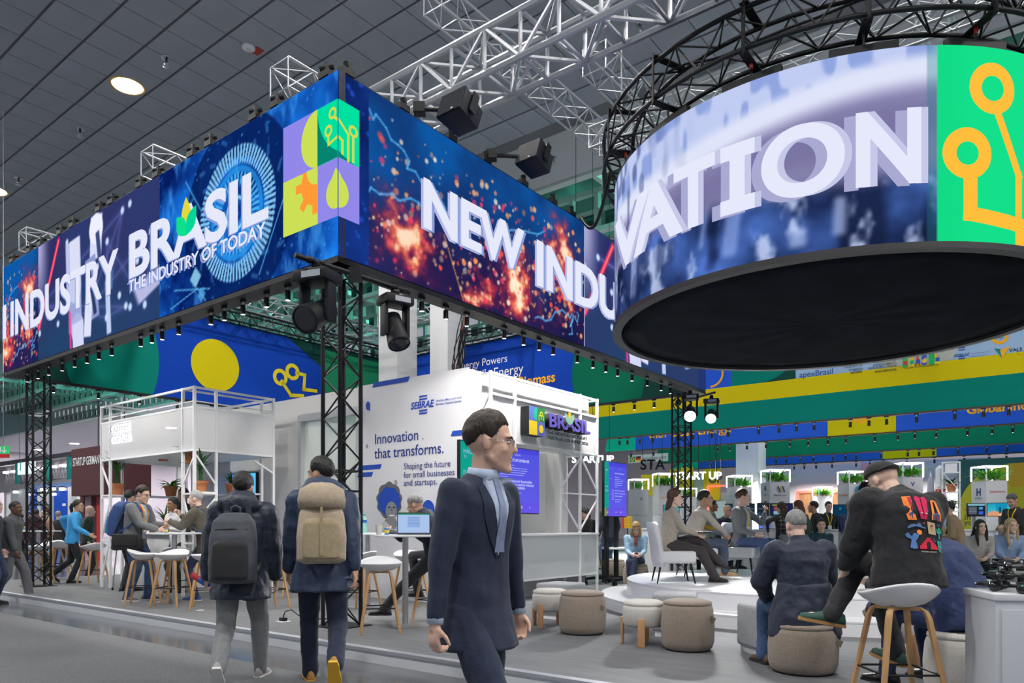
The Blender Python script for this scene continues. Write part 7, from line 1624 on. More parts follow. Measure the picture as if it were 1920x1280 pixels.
for a, b_, c_, d_ in ((x0 - .06, x0 + .06, PZ, zt + .1), (x1 - .06, x1 + .06, PZ, zt + .1), (x0 - .06, x1 + .06, zt, zt + .12)): MB().box(a, b_, -.10, -.02, c_, d_).obj('door_frame', m_redn, dr)
pk = thing('wall_poster', 'pink and white picture panel on the grey wall behind the startup towers', 'poster', W(0, 31.1), TH)
facebox(pk, GW, 'panel', 1615, 1668, 868, 906, mat('poster_pink', (.62, .30, .33), .6, noise_s=3, noise_a=.25), 0, .04); facebox(pk, GW, 'top_strip', 1615, 1668, 862, 868, mat('poster_blue', (.35, .5, .7), .6), -.01, .0)

gn = thing('olive_wall', 'dark green wall with a huge olive disc at the right edge', 'wall panel', W(0, 25.6), TH)
def OW(px, py): return onface(px, py, 0, 25.6, 'a')
xa, zt = OW(1796, 862)
MB().box(xa, xa + 9, 0, .1, PZ, zt).obj('panel', mat('wall_petrol', (.004, .06, .062), .8), gn)
cx, cz = OW(1905, 960); rx = cx - OW(1797, 960)[0]
decal('olive_disc', flat([(x, max(PZ, min(zt, z))) for x, z in circ(cx, cz, rx, rx * 1.0, 70)], -.006), mat('print_olive', (.30, .28, .004), .8), gn)
decal('ochre_shape', flat([OW(1900, 868), OW(1960, 864), OW(1960, 905), OW(1893, 914), OW(1897, 890)], -.010), mat('print_ochre', (.36, .21, .004), .8), gn)
for s, y in (('T', 966), ('in', 976), ('yo', 985)): x, z = OW(1808, y - 12); text(s, 1, m_ink, gn, x, -.012, z - .2, .01, height=.19)

# towers with glowing planter frames
m_glow = mat('frame_glow', (1, 1, 1), .4, emit=(1, .93, .96), es=2.6); m_tow = mat('tower_white', (.62, .62, .64), .5); m_fol = mat('bright_foliage', (.16, .55, .04), .5, noise_s=14, noise_a=.45)
def foliage(seed, n=40, R=.2, h=.34):
    r = random.Random(seed); mb = MB()
    for k in range(n):
        V, Fc = blade(k, r.uniform(.7, 1.1) * h, .016, r.uniform(.7, 1.35), r.uniform(.25, .6), 5)
        M = Matrix.Translation((r.uniform(-R, R) * .5, r.uniform(-R, R) * .5, 0)) @ Matrix.Rotation(r.uniform(0, 6.28), 4, 'Z'); mb.add(V, Fc, M)
    return mb.mesh('foliage', m_fol, True, fix=False)
FOL = [foliage(k) for k in range(4)]
def tower(pl, pr, ytop, yfr, Y, label, logos=(), frac=.33, planted=3):
    pc = (pl + pr) / 2; phi = math.atan((pc - 960) / F); psi = math.atan(frac / (1 - frac)); wpx = (pr - pl) / F * Y * math.cos(phi); w = wpx / (math.sin(psi) + math.cos(psi))
    p = at(pc, Y + w * .6); t = thing('exhibit_tower', label, 'exhibit stand', p, psi - phi)
    zt = EYE + (HZ - ytop) / F * Y - PZ; zf = EYE + (HZ - yfr) / F * Y - PZ; h = w / 2
    n = 3; hh = zf / n
    for k in range(n): MB().box(-h, h, -h, h, k * hh + .004, (k + 1) * hh - .004).obj('tower_box', m_tow, t, bevel=.004)
    MB().box(-h + .01, h - .01, -h + .01, h - .01, .0, zf).obj('core', mat('tower_joint', (.25, .25, .27), .6), t)
    c4 = [(-h, -h), (h, -h), (h, h), (-h, h)]; g = .016
    for i, (x, y) in enumerate(c4):
        x2, y2 = c4[(i + 1) % 4]; sqbar('light_bar', (x, y, zf), (x, y, zt), g * 1.6, m_glow if i != 0 else M_WFRAME, t); sqbar('light_bar', (x, y, zt), (x2, y2, zt), g * 1.6, m_glow, t)
    for s, side, fz, ww, m, bd in logos:
        o = text(s, 1, m, t, 0, 0, 0, bd, width=ww * w)
        z = zf - fz * .42 * 1.0
        if side == 'r': o.matrix_local = Matrix.Translation((-ww * w / 2, -h - .006, z)) @ Matrix.Rotation(PI / 2, 4, 'X') @ Matrix.Diagonal((o.scale.x, o.scale.y, 1, 1))
        else: sc = o.scale.copy(); o.matrix_local = Matrix.Translation((-h - .006, ww * w / 2, z)) @ Matrix.Rotation(-PI / 2, 4, 'Z') @ Matrix.Rotation(PI / 2, 4, 'X') @ Matrix.Diagonal((sc.x, sc.y, 1, 1))
    for k in range(planted):
        pp_ = Matrix.Translation(p) @ Matrix.Rotation(psi - phi, 4, 'Z') @ Vector(((-.5 + k * .5) * h, (-.3 if k != 1 else .3) * h, zf))
        pl_ = thing('planter_plant', 'bright green leafy plant in the glowing frame of the ' + label.split(' tower')[0] + ' tower', 'plant', pp_, k * 2., 'plants of the ' + label.split(' tower')[0] + ' tower')
        o = put('foliage', FOL[(k + len(label)) % 4], pl_, (0, 0, .03)); o['kind'] = 'stuff'; o.scale = (w * 2.5,) * 3; MB().lathe([(.05, 0), (.06, .05), (.01, .05)], 10).obj('pot', mat('pot_white', (.7, .7, .7), .5), pl_)
    return t
n1 = mat('logo_navy', (.02, .05, .22), .6); n2 = mat('logo_grey', (.12, .13, .16), .6); n3 = mat('logo_red', (.55, .05, .06), .6); n4 = mat('logo_orange', (.75, .25, .05), .6); n5 = mat('logo_green', (.03, .35, .10), .6)
def logo_shape(t, polys, y=None):
    for pts, m in polys: decal('logo', flat(pts, y), m, t)
tw = tower(1426, 1481, 880, 903, 17.0, 'striped logo tower with planted light frame left of the grey wall', (('TUNAR', 'l', .75, .42, n2, .02), ('G', 'l', .45, .22, n1, .06), ('InfinitoFoundry', 'r', .78, .66, n1, 0)))
h_ = .24; zf = EYE + (HZ - 903) / F * 17 - PZ
for k in range(3): decal('logo', flat([(-.09 + k * .055, zf - .10), (-.055 + k * .055, zf - .10), (.0 + k * .055, zf - .24), (-.035 + k * .055, zf - .24)], -.285), (n1, mat('logo_yellow', (.75, .55, .02), .6), n1)[k], tw)
tower(1362, 1410, 891, 912, 18.0, 'plain left tower with planted light frame in front of the pale column', (('ZAILA', 'r', .65, .6, n1, .01), ('QVIST', 'l', .6, .4, n5, 0)))
tower(1523, 1561, 912.5, 929, 22.5, 'small red-door tower with planted light frame before the red door frame')
td = tower(1570, 1625, 883, 906, 17.0, 'bulb logo tower with the yellow and blue bulb logo', (('Trindtech', 'l', .70, .8, n3, .01), ('METENERGY', 'r', .92, .5, n2, .01)), .40)
zf = EYE + (HZ - 906) / F * 17 - PZ
decal('logo', flat(circ(.0, zf - .16, .10, .11, 24, PI / 2, 1.5 * PI), -.270), mat('logo_blue', (.02, .28, .55), .6), td); decal('logo', flat(circ(.0, zf - .16, .10, .11, 24, -PI / 2, PI / 2), -.270), mat('logo_yellow'), td); decal('logo', sq(-.025, .025, zf - .32, zf - .27, -.270), n1, td)
tower(1672, 1731, 867, 894, 15.5, 'V logo tower with planted light frame behind the person in the cap', (('VON EPOWER', 'r', .80, .6, n2, 0), ('V', 'r', .45, .2, n1, .04)), .35)
tf = tower(1820, 1889, 873, 900, 15.5, 'olive wall tower with planted light frame against the olive disc', (('Nuteen', 'l', .95, .45, n2, .01), ('QualityStorm', 'r', .62, .75, n3, 0), ('H', 'l', .75, .30, n1, .04)), .42)
tower(1223, 1268, 887, 910, 17.5, 'orange lettering tower with planted light frame behind the person on stage', (('DATAWAKE', 'r', .75, .85, n4, .01),), .28)
tower(1178, 1216, 898, 917, 19.5, 'narrow screen-side tower with planted light frame right of the rolling screen', (('X', 'r', .7, .25, n2, .01),), .3, 2)
tower(1267, 1306, 915, 931, 21.0, 'small green logo tower with a green round logo behind the person in beige', (('hotmart', 'r', .75, .6, n2, .01),), .3, 2)

def counter(px0, px1, ytop, Y, d_, label):
    p = at(px0, Y); w = (px1 - px0) / F * Y; h = EYE + (HZ - ytop) / F * Y - PZ
    t = thing('white_counter', label, 'counter', p)
    MB().box(0, w, 0, d_, 0, h - .04).obj('body', M_WHITE, t, bevel=.006); MB().box(-.02, w + .02, -.02, d_ + .02, h - .04, h).obj('top', mat('counter_white', (.72, .73, .75), .35), t, bevel=.005)
    for k in range(1, max(2, int(w / .6))): MB().box(k * .6 - .003, k * .6 + .003, -.004, 0, .05, h - .06).obj('panel_joint', mat('tower_joint'), t)
    return t
counter(1410, 1500, 992, 16.0, .6, 'white counter behind the speaker with the blue laptop on it'); counter(1505, 1640, 992, 16.0, .5, 'white counter behind the person in the navy coat')
counter(1770, 1930, 992, 14.6, .6, 'white counter under the two screens at the right'); counter(1205, 1300, 990, 16.6, .6, 'white counter behind the seated person on stage')
def monitor(px0, px1, py0, py1, Y, rz, label, paint, arm=True):
    p = at((px0 + px1) / 2, Y); w = (px1 - px0) / F * Y; h = (py1 - py0) / F * Y; z = EYE + (HZ - py1) / F * Y
    t = thing('monitor', label, 'monitor', (p.x, p.y, z), rz)
    MB().box(-w / 2, w / 2, 0, .04, 0, h).obj('bezel', M_BLACK, t, bevel=.004)
    put('picture', grid_mesh('picture', np.linspace(-w / 2 + .012, w / 2 - .012, 46), np.linspace(.012, h - .012, 30), lambda X, Z: np.stack([X, 0 * X - .003, Z], -1), lambda X, Z: paint(X / w + .5, Z / h), m_led), t)
    if arm: MB().box(-.03, .03, .04, .10, h * .45, h * .55).box(-.025, .025, .09, .13, PZ - z, h * .6).obj('mount', M_STEEL, t)
def pt_dark(X, Z):
    img = np.zeros(X.shape + (3,)) + C8('1a2634'); 
    for k in range(4): boxp(img, X, Z, .25 + .17 * k, .55, .05, .06, 0, '5a6a78', 1, .01)
    blend(img, ss(.35, .2, Z) * vnoise(X, Z, 8, 2), '3f5f80'); return img
def pt_brick(X, Z): img = np.zeros(X.shape + (3,)) + C8('1b1f4a'); boxp(img, X, Z, .45, .45, .3, .33, 0, '6a3f48', 1, .01); boxp(img, X, Z, .45, .6, .25, .06, .1, '9a5a5a', 1, .02); boxp(img, X, Z, .3, .25, .15, .12, 0, '7ab0b8', 1, .02); boxp(img, X, Z, .2, .86, .12, .03, 0, 'c8c830', 1, .01); return img
def pt_blue(X, Z): img = np.zeros(X.shape + (3,)) + C8('0e3550'); disc(img, X, Z, .5, .65, .1, '2a6a90', 1, .05); return img
def pt_slide(X, Z): img = np.zeros(X.shape + (3,)) + C8('20242e'); blend(img, (Z > .82) * 1., '7ab0c0'); [boxp(img, X, Z, .3, .7 - .1 * k, .22, .02, 0, 'aab4c0', .8, .01) for k in range(6)]; boxp(img, X, Z, .75, .62, .1, .09, 0, '4aa0e0', 1, .02); boxp(img, X, Z, .75, .27, .12, .12, 0, '3a60d8', 1, .02); return img
def pt_scene(X, Z): img = lerpc(C8('5ac8d8'), C8('1a98b8'), Z); boxp(img, X, Z, .55, .5, .2, .5, 0, '1590b4', 1, .02); disc(img, X, Z, .3, .1, .3, 'd89a70', 1, .05); disc(img, X, Z, .62, .12, .18, 'e8b890', 1, .05); boxp(img, X, Z, .5, .45, .03, .22, 0, '143048', 1, .01); return img
def pt_car(X, Z): img = lerpc(C8('2a5f78'), C8('5ab0b8'), fbm(X, Z, 5, 3)); boxp(img, X, Z, .5, .4, .35, .12, 0, '3f8ad0', .9, .03); return img
monitor(1419, 1441, 942, 967, 15.4, -.6, 'dark monitor beside the microphone speaker', pt_dark); monitor(1445, 1486, 943, 967, 15.8, -.15, 'monitor with a red brick picture behind the person in the checked coat', pt_brick)
monitor(1563, 1588, 945, 968, 15.6, -.3, 'dark teal monitor left of the person in the navy shirt', pt_blue); monitor(1815, 1846, 943, 968, 14.6, -.2, 'monitor showing a dark slide on the olive wall tower', pt_slide); monitor(1854, 1896, 942, 968, 14.4, -.55, 'monitor showing a turquoise scene with a figure at right', pt_scene)
monitor(1243, 1274, 946, 968, 15.6, -.15, 'monitor with a street picture behind the person in the beige blazer', pt_car); monitor(1400, 1415, 943, 967, 16.2, -.4, 'narrow dark monitor next to the speaking person', pt_dark); monitor(1360, 1374, 944, 958, 17.2, 0, 'small teal monitor left of the speaking person', pt_blue)
lp2 = thing('laptop', 'small laptop with a blue screen on the white counter', 'laptop', at(1443, 16.2, EYE + (HZ - 992) / F * 16.0 + .002), .2); MB().box(-.15, .15, 0, .2, 0, .015).obj('base', M_BLACK, lp2); MB().box(-.15, .15, .2, .21, .012, .21).obj('lid', M_BLACK, lp2); decal('screen', flat([(-.14, .02), (.14, .02), (.14, .2), (-.14, .2)], .198), em('5a80e8'), lp2)

# shelf with plants, rocket model and flower column beside the olive wall
sh = thing('plant_shelf', 'pale metal shelf with two potted plants beside the olive wall', 'shelf', at(1783, 17.6), -.5)
zs = [EYE + (HZ - y) / F * 17.6 - PZ for y in (866, 885, 922, 958)]
for x in (-.18, .18):
    for y in (-.12, .12): sqbar('post', (x, y, 0), (x, y, zs[0]), .025, M_WFRAME, sh)
for z in zs: MB().box(-.19, .19, -.13, .13, z - .02, z).obj('shelf_board', M_WFRAME, sh)
sqbar('brace', (-.18, -.13, zs[1]), (.18, -.13, zs[2]), .02, M_WFRAME, sh); sqbar('brace', (.18, -.13, zs[3]), (-.18, -.13, zs[2]), .02, M_WFRAME, sh)
MB().box(-.12, .12, -.1, .1, zs[1], zs[1] + .2).obj('carton', M_WHITE, sh); 
potted(at(1784, 17.6, PZ + zs[2] + .002), 'dark leafy plant on the middle board of the pale shelf', 1.15, 22, (1, 0), seed=31); potted(at(1782, 17.6, PZ + zs[3] + .002), 'dark leafy plant on the lower board of the pale shelf', 1.15, 22, (1, 3), seed=32)
rk = thing('rocket_model', 'upright rocket model with a brass body and violet-grey nose', 'model', at(1745, 18.5)); s_ = 18.5 / F; zt = EYE + (HZ - 883) * s_ - PZ
MB().lathe([(.09, 0), (.095, zt * .62), (.095, zt * .621)], 24, solid=True).obj('body', mat('brass_body', (.45, .30, .12), .35, .6), rk, auto=True); MB().lathe([(.096, zt * .62), (.092, zt * .75), (.07, zt * .88), (.03, zt * .97), (.003, zt)], 24).obj('nose', mat('nose_grey', (.45, .43, .50), .3, .4), rk, True)  # nose is one even violet grey
for a in range(4): MB().prism([(.09, .0), (.2, .0), (.09, .35)], -.008, .008).obj('fin', mat('brass_body'), rk, rz=a * PI / 2 + .4)
fc = thing('flower_column', 'red column with white blossoms beside the rocket model', 'decoration', at(1763, 18.0)); zt = EYE + (HZ - 878) * 18 / F - PZ
MB().lathe([(.11, 0), (.11, zt * .8)], 24).obj('red_shaft', mat('column_red', (.62, .02, .02), .5), fc, auto=True); MB().lathe([(.112, zt * .8), (.105, zt), (.02, zt + .08)], 24).obj('white_top', M_WHITE, fc, auto=True)
bl = MB(); r = random.Random(4)
for k in range(70): a = r.uniform(PI, 2 * PI); z = zt * r.uniform(.3, .82); bl.ell((.118 * math.cos(a), .118 * math.sin(a), z), (.022, .014, .02), 7, 5)
tag(bl.obj('blossoms', mat('blossom', (.75, .66, .45), .7), fc, True), kind='stuff')

# hanging letters and the yellow stand at the back left of the stage
def hang_word(s, px0, px1, py, Y, m, label, back=None, hz=None):
    p = at(px0, Y); p.z = EYE + (HZ - py) / F * Y; w = (px1 - px0) / F * Y
    t = thing('hanging_letters', label, 'sign', p, -.05); x = 0
    text(s, 1, m, t, 0, -.03, 0, .02, width=w, ext=.02); 
    for f in (.1, .5, .9): rod('wire', (w * f, -.03, .10), (w * f, 0, 15.305 - p.z), .008, M_BLACK, t, 4)
    return t
hang_word('STARTUP', 1072, 1150, 867, 22.0, m_neon, 'white hanging letters STARTUP right of the kiosk'); hang_word('START UP', 1266, 1351, 898, 24.0, m_neon, 'white hanging letters START UP above the seated person in beige')
hang_word('STA', 1200, 1246, 880, 25.0, M_BLACK, 'black backs of hanging letters beside the fair sign')
hang_word('UP', 1328, 1353, 905, 25.5, M_BLACK, 'black backs of the letters UP near the pale column')
yw = thing('yellow_stand', 'yellow exhibition stand with a red-framed doorway behind the stage', 'exhibit stand', W(0, 28.5), TH)
def YW(px, py): return onface(px, py, 0, 28.5, 'a')
for i, (a, b_, c_, d_) in enumerate(((1202, 1250, 890, 930), (1256, 1276, 880, 940), (1278, 1300, 876, 936), (1320, 1350, 880, 938))): facebox(yw, YW, 'yellow_panel', a, b_, c_, d_, mat('stand_yellow', (.80, .52, .003), .7), -.02 * i, .04)
facebox(yw, YW, 'grey_panel', 1195, 1365, 928, 1005, mat('stand_grey', (.50, .48, .48), .7), .05, .12); facebox(yw, YW, 'grey_panel', 1276, 1320, 890, 935, mat('stand_pale', (.42, .45, .40), .7), .05, .12)
facebox(yw, YW, 'red_frame', 1328, 1331, 912, 965, m_redn, -.12, -.06); facebox(yw, YW, 'red_frame', 1328, 1362, 910, 913, m_redn, -.12, -.06)
facebox(yw, YW, 'white_board', 1334, 1362, 940, 975, M_WHITE, -.05, -.02)
po = thing('dotted_poster', 'yellow poster with dark dots behind the person in the pale blue coat', 'poster', at(1177, 16.5, 0), -.1); zp = EYE + (HZ - 990) / F * 16.5
MB().box(-.08, .09, 0, .02, zp, zp + .27).obj('panel', mat('stand_yellow'), po); MB().box(-.12, -.08, 0, .02, zp, zp + .27).obj('red_strip', mat('column_red'), po); dm = MB()
for i in range(5):
    for j in range(7): dm.v += [(-.06 + i * .032 + a * .008, -.004, zp + .03 + j * .035 + b_ * .008) for a, b_ in ((-1, -1), (1, -1), (1, 1), (-1, 1))]; n = len(dm.v); dm.f.append((n - 4, n - 3, n - 2, n - 1))
tag(decal('dots', dm, m_ink, po), kind='stuff'); MB().box(-.01, .01, .02, .04, PZ, zp + .1).box(-.12, .12, -.08, .12, PZ, PZ + .02).obj('stand', M_BLACK, po)
lt = thing('low_table', 'white side table beside the person in the pale blue coat', 'table', at(1160, 14.6)); MB().box(-.32, .32, -.25, .25, .68, .72).obj('top', M_WHITE, lt, bevel=.006)
for sx in (-1, 1):
    for sy in (-1, 1): sqbar('leg', (sx * .29, sy * .22, 0), (sx * .29, sy * .22, .69), .03, M_BLACK, lt)

# ---- people of the background
def bgp(px, Y, rz, H, label, w, **kw): return person(at(px, Y), D(rz), H, label, w, q=kw.pop('q', 0), **kw)
SITL = dict(hip=(0, 0, .50), hr=(.08, .34, .62), hl=(-.08, .36, .62), fr=(.12, .40, .085), fl=(-.12, .44, .085), sitting=True, lean=8, curve=8)
SITC = dict(SITL, fl=(.06, .50, .24), kl=(.1, .8, 1))
SITH = dict(hip=(0, 0, .80), hr=(.10, .36, .90), hl=(-.10, .36, .90), fr=(.12, .36, .36), fl=(-.12, .36, .36), sitting=True, lean=14, curve=10)
bgp(1192, 13.7, 172, 1.66, 'person in a pale blue coat and scarf looking at a phone on a pouf', base(top=C('pale_blue_coat', (.30, .48, .66)), legs=C('dark_denim'), skin='fair', hair=BLD, hairstyle='long', fronthair=True, hairlen=.2, scarf=C('scarf_multi', (.30, .12, .10), na=.8), front=('scarf',)), hpitch=32, q=1, **SITC)
bgp(1352, 15.2, -150, 1.78, 'person in a navy jacket and glasses seated left of the speaking person', base(top=C('navy_jacket'), skin='tan', hairstyle='bald', glasses=M_BLACK), **SITH)
bgp(1332, 16.2, -100, 1.74, 'person in a grey-green vest walking behind the stage', base(top=C('sage_vest', (.20, .25, .24)), skin='brown', hair=BLK, front=('lanyard',)))
bgp(1318, 17.5, 170, 1.70, 'person in a lilac shirt partly behind the far truss column', base(top=C('lilac_shirt', (.32, .28, .40)), skin='tan', hair=BLK))
plaid = attr_cloth('plaid'); pl_p = bgp(1468, 15.0, 20, 1.66, 'person in a black and white checked coat, seen from behind', base(top=C('plaid_black', (.03, .03, .032)), legs=djeans, skin='fair', hair=MBR, hairstyle='long', hairlen=.28, noface=True, hem=.22), hr=(.24, .05, 1.0), hl=(-.34, .05, 1.02), el=(-1, -.3, 0), er=(1, -.3, 0), q=1)
for i in range(6): pl_p['patch']('check_stripe', mat('plaid_white', (.42, .42, .40), .9), .08 + i * .16, .095 + i * .16, lambda f: -.16, lambda f: .16, 1, 10, -1, .006)
for i in range(5): pl_p['patch']('check_stripe', mat('plaid_white'), .02, .95, lambda f: -.12 + i * .06 - .004, lambda f: -.12 + i * .06 + .004, 12, 1, -1, .006)
bgp(1509, 14.6, 35, 1.70, 'person in a dark green top leaning over the counter', base(top=C('dark_green_top', (.03, .06, .055)), legs=jeans, skin='fair', hair=RED, hairstyle='long', hairlen=.22, noface=True), lean=14)
bgp(1536, 15.45, 60, 1.70, 'person in a plain black shirt and jeans at the counter', base(top=C('black_shirt'), skin='tan', hair=BLK, legs=jeans), lean=10)
bgp(1552, 17.9, 178, 1.76, 'person in black with a yellow lanyard facing the camera behind the counter', base(top=C('black_shirt'), skin='light', hair=BLK, front=('lanyard',)), q=1)
bgp(1592, 14.4, -35, 1.68, 'person in a navy shirt and jeans leaning on the counter', base(top=C('navy_shirt', (.02, .04, .12)), topname='shirt', legs=djeans, skin='fair', hair=(.16, .08, .03), hairstyle='ponytail'), lean=12, hr=(.16, .36, 1.02), hl=(-.12, .40, 1.02), q=1)
bgp(1482, 14.15, 172, 1.66, 'person with glasses and a yellow scarf seated behind the stage', base(top=C('grey_sweater', (.20, .21, .23)), legs=blk_tr, skin='fair', hair=DBR, hairstyle='ponytail', glasses=M_BLACK, scarf=C('scarf_yellow', (.75, .42, .01)), front=('scarf',)), q=1, **SITL)
bgp(1538, 14.1, 165, 1.74, 'person in a dark teal jacket seated behind the stage', base(top=C('teal_jacket', (.015, .05, .07)), legs=jeans, skin='light', hair=BLK), q=1, **SITL)
bgp(1702, 17.0, 120, 1.86, 'person almost hidden behind the shoulder of the person in the cap', base(top=C('charcoal_jacket'), skin='light', hair=BLK))
bgp(1767, 14.0, 160, 1.74, 'person in a navy suit facing the camera right of the printed sweatshirt', base(top=navy, shirt=shirt_lb, front=('shirt_v', 'lanyard'), skin='light', hair=DBR), **SITH)
bgp(1799, 13.05, 55, 1.78, 'person in a tan suit sitting on a stool, seen from behind', base(top=C('tan_suit', (.34, .24, .14)), legs=C('tan_suit'), shirt=shirt_w, skin='light', hair=BLK, noface=True), q=1, **SITH)
stool(at(1799, 13.05), 1.0, 'bar stool under the person in the tan suit')
bgp(1905, 13.9, 110, 1.80, 'person in a black T-shirt and yellow lanyard looking at a phone at the right edge', base(top=C('black_tee', (.014, .014, .016)), topname='t_shirt', short_sleeve=True, legs=jeans, skin='tan', hair=(.08, .08, .08), front=('lanyard',)), hpitch=28, hr=(.10, .36, 1.10), hl=(-.08, .38, 1.12), q=1)
pouf(at(1836, 12.2), .24, .44, m_grey, 'grey pouf under the person in the light grey jacket'); pouf(at(1893, 12.0), .24, .44, m_grey, 'grey pouf under the person in the powder blue jacket')
bgp(1836, 12.2, 150, 1.66, 'person in a light grey jacket watching the talk from the right of the stage', base(top=C('light_grey_jacket', (.46, .43, .41)), legs=blk_tr, skin='asian', hair=BLK, hairstyle='long', fronthair=True, hairlen=.36), hyaw=30, q=1, **SITL)
bgp(1893, 12.0, 150, 1.70, 'person in a powder blue jacket and white scarf sitting right of the stage', base(top=C('powder_blue_jacket', (.30, .43, .66)), legs=blk_tr, skin='fair', hair=(.50, .36, .19), hairstyle='long', fronthair=True, hairlen=.36, scarf=C('scarf_white', (.5, .52, .55), na=.4), front=('scarf',)), hyaw=30, q=1, **SITL)
cup(at(1876, 10.55, SGZ + .002) if False else at(1878, 11.1, PZ + .46), 'white paper cup on the grey side table right of the stage', .10, .04)
gt = thing('round_side_table', 'grey round side table with paper cups right of the stage', 'table', at(1890, 11.1)); MB().lathe([(.02, .43), (.24, .43), (.25, .445), (.24, .46), (.02, .46)], 32).obj('top', mat('grey_felt_top', (.35, .36, .37), .7), gt, True); MB().lathe([(.03, 0), (.03, .43)], 12).obj('pole', M_STEEL, gt); MB().lathe([(.17, 0), (.17, .012), (.02, .02)], 24).obj('base', M_STEEL, gt)
cup(at(1900, 11.05, PZ + .46), 'pale green paper cup on the grey table, cut by the headphones', .09, .04, mat('cup_mint', (.62, .66, .52), .6))
bgp(1142, 16.5, 30, 1.80, 'person in a dark navy suit standing behind the rolling programme screen', base(top=C('navy_jacket'), legs=jeans, skin='light', hair=DBR, noface=True))
bgp(1108, 14.8, 130, 1.66, 'person in black sitting just right of the kiosk', base(top=C('black_shirt'), skin='light', hair=BLK, hairstyle='ponytail'), hpitch=25, **SITH)
stool(at(1352, 15.2), .5, 'bar stool under the person in the navy jacket behind the stage'); stool(at(1767, 14.0), 0, 'bar stool under the person in the navy suit'); stool(at(1108, 14.8), 1.1, 'bar stool under the person sitting beside the kiosk')
for px, Y, lb in ((1482, 14.15, 'person with the yellow scarf'), (1538, 14.1, 'person in the teal jacket')): pouf(at(px, Y), .23, .44, m_taupe, 'taupe pouf under the ' + lb)
stool(gnd(1205, 1070), .4, 'bar stool seen behind the rolling programme screen')

# ================================================================== FAR LEFT OF THE HALL
mr = thing('startup_sign', 'maroon hanging box sign that reads STARTUP GERMANY', 'sign', W(0, 6.2), TH)
def MR(px, py): return onface(px, py, 0, 6.2, 'a')
m_mar = mat('maroon_fabric', (.075, .016, .022), .8)
x0, z1 = MR(134, 843); x1 = MR(196, 834)[0]; _, z0 = MR(134, 930)
MB().box(x0, x1, 0, 1.6, z0, z1).obj('box', m_mar, mr); xt, zt = MR(137, 874); text('STARTUP GERMANY', 1, m_txtw, mr, xt, -.01, zt, .01, width=MR(190, 866)[0] - xt, height=.30)
for x in (x0 + .3, x1 - .3): rod('hanging_wire', (x, .8, z1), (x, .8, CZ - .0), .015, M_BLACK, mr, 5)
pb = thing('red_booth', 'small booth with maroon and red panels under the maroon sign', 'exhibit stand', W(0, 6.6), TH)
def PB(px, py): return onface(px, py, 0, 6.6, 'a')
facebox(pb, PB, 'panel', 150, 158, 928, 1090, m_mar, 0, .05, zmin=0); facebox(pb, PB, 'panel', 158, 171, 928, 1090, mat('booth_pink', (.45, .30, .34), .7), .02, .06, zmin=0); facebox(pb, PB, 'panel', 171, 182, 926, 1090, m_mar, 0, .05, zmin=0); facebox(pb, PB, 'panel', 182, 189, 926, 1090, mat('column_red'), -.02, .05, zmin=0)
fb = thing('far_booth', 'distant booth row with blue panels and hanging white lamps at left', 'exhibit stand', W(0, 13), TH)
def FB(px, py): return onface(px, py, 0, 13, 'a')
for a, b_, c_, d_, m in ((57, 69, 919, 985, m_blue2), (101, 127, 921, 985, m_blue2), (70, 77, 912, 990, M_WHITE), (89, 101, 914, 985, mat('booth_grey', (.45, .47, .52), .6)), (77, 89, 916, 950, M_WHITE), (79, 88, 934, 965, mat('column_red')), (76, 84, 941, 960, mat('booth_sky', (.10, .32, .60), .5)), (127, 134, 912, 985, M_WHITE), (20, 56, 918, 985, mat('booth_grey')), (58, 133, 910, 918, mat('booth_sky2', (.16, .30, .62), .6))): facebox(fb, FB, 'panel', a, b_, c_, 1040 if d_ > 980 else d_, m, 0, .3, zmin=0)
m_lampw = mat('booth_lamp', (.9, .9, .9), .4, emit=(1, 1, 1), es=2.)
for px, py in ((66, 924), (107, 924), (88, 915), (106, 914), (123, 914), (36, 920)):
    x, z = FB(px, py); MB().box(x - .18, x + .18, -.3, -.1, z - .16, z).obj('lamp', m_lampw, fb); MB().box(x - .2, x + .2, -.32, -.08, z, z + .06).obj('lamp_cap', M_BLACK, fb)
for px, py, lb in ((121, 945, 'a'), (64, 955, 'b')): x, z = FB(px, py); decal('print', sq(x - .3, x + .2, z - .1, z + .05, -.01), m_txtw, fb)
ga = thing('far_gallery', 'distant glazed gallery with teal posts under the far white ceiling', 'gallery', W(0, 16), TH)
def GA(px, py): return onface(px, py, 0, 16, 'a')
m_tl = mat('teal_post', (.03, .36, .34), .6); m_rose = mat('gallery_rose', (.50, .42, .48), .6, noise_s=.6, noise_a=.3)
xa, za = GA(0, 870); xb = GA(140, 852)[0]; z_lo = GA(90, 903)[1]; z_hi = GA(90, 861)[1]
MB().box(xa - 6, xb + 3, .4, .6, z_lo, z_hi).obj('rear_panel', m_rose, ga); MB().box(xa - 6, xb + 3, -.1, .1, z_hi, z_hi + .3).obj('top_beam', mat('beam_dark', (.10, .10, .12), .5), ga); MB().box(xa - 6, xb + 3, -.2, .3, z_lo - .5, z_lo).obj('bottom_beam', mat('beam_grey', (.45, .45, .48), .5), ga)
for px in (33, 90, 130): x = GA(px, 880)[0]; MB().box(x - .14, x + .14, -.12, .12, z_lo - .5, z_hi).obj('post', m_tl, ga)
for k in range(9): x = xa + (xb - xa) * (k + .4) / 9; MB().box(x - .35, x + .35, .1, .3, z_hi - .6, z_hi - .45).obj('lamp', m_lampw, ga)
tr_ = MB(); n = 26
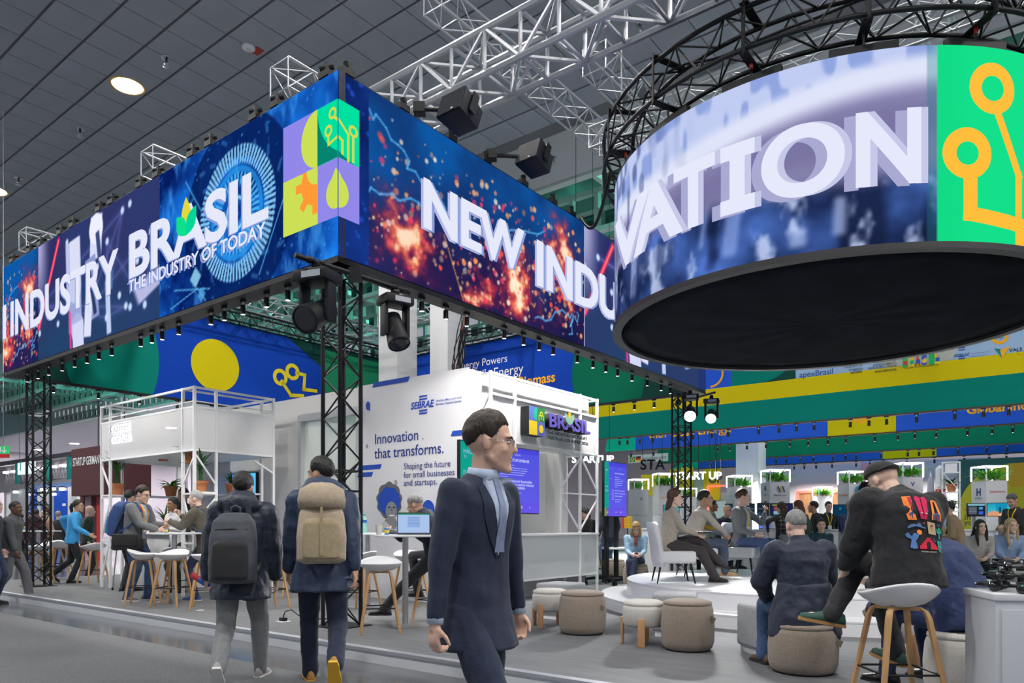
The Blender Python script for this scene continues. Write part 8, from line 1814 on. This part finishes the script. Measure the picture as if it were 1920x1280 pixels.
for k in range(n): x = xa + (xb - xa) * k / n; d_ = (xb - xa) / n; tr_.bar((x, .35, z_lo + .25), (x + d_ / 2, .35, z_lo + .95), .05, .05).bar((x + d_ / 2, .35, z_lo + .95), (x + d_, .35, z_lo + .25), .05, .05)
tr_.bar((xa, .35, z_lo + .25), (xb, .35, z_lo + .25), .07, .07).bar((xa, .35, z_lo + .95), (xb, .35, z_lo + .95), .07, .07); tag(tr_.obj('lattice', mat('lattice_white', (.62, .60, .66), .6), ga), kind='stuff')
for px in (10, 60, 128): x = GA(px, 880)[0]; MB().box(x - .25, x + .25, 0, .3, 0, z_lo - .5).obj('support', M_WHITE, ga)
hs_ = thing('hanging_screen', 'white hanging screen with a small teal figure behind the left truss column', 'screen', W(0, 9.5), TH)
def HS(px, py): return onface(px, py, 0, 9.5, 'a')
x0, z1 = HS(33, 868); x1 = HS(61, 864)[0]; z0 = HS(33, 890)[1]; MB().box(x0, x1, 0, .15, z0, z1).obj('panel', mat('screen_pale', (.7, .8, .82), .5, emit=(.7, .9, .92), es=.5), hs_); decal('figure', sq(x0 + .35, x0 + .5, z0 + .2, z0 + .7, -.01), m_tl, hs_)
for x in (x0 + .1, x1 - .1): rod('wire', (x, .05, z1), (x, .05, CZ), .012, M_BLACK, hs_, 4)
ex = thing('exit_sign', 'green exit sign with a white arrow above a red sign at the left edge', 'sign', at(-2, 19.5, 0), -.1); s_ = 19.5 / F; z = lambda y: EYE + (HZ - y) * s_
MB().box(-.35, 18 * s_, 0, .06, z(850), z(836)).obj('green_panel', mat('exit_green', (.01, .42, .10), .5, emit=(.01, .5, .12), es=.5), ex); MB().box(-.35, 18 * s_, 0, .06, z(858), z(851)).obj('red_panel', mat('exit_red', (.6, .02, .02), .5), ex)
ar = MB(); cx = 11 * s_; strip(ar, [(cx, z(838)), (cx, z(846))], .03, -.004); strip(ar, [(cx - .06, z(844)), (cx, z(848)), (cx + .06, z(844))], .025, -.004); decal('arrow', ar, m_txtw, ex); decal('figure', sq(-.02, .06, z(848), z(838), -.004), m_txtw, ex); rod('hanger', (.1, .03, z(836)), (.1, .03, CZ), .012, M_STEEL, ex, 4)
bpy.data.scenes.remove(WORK)
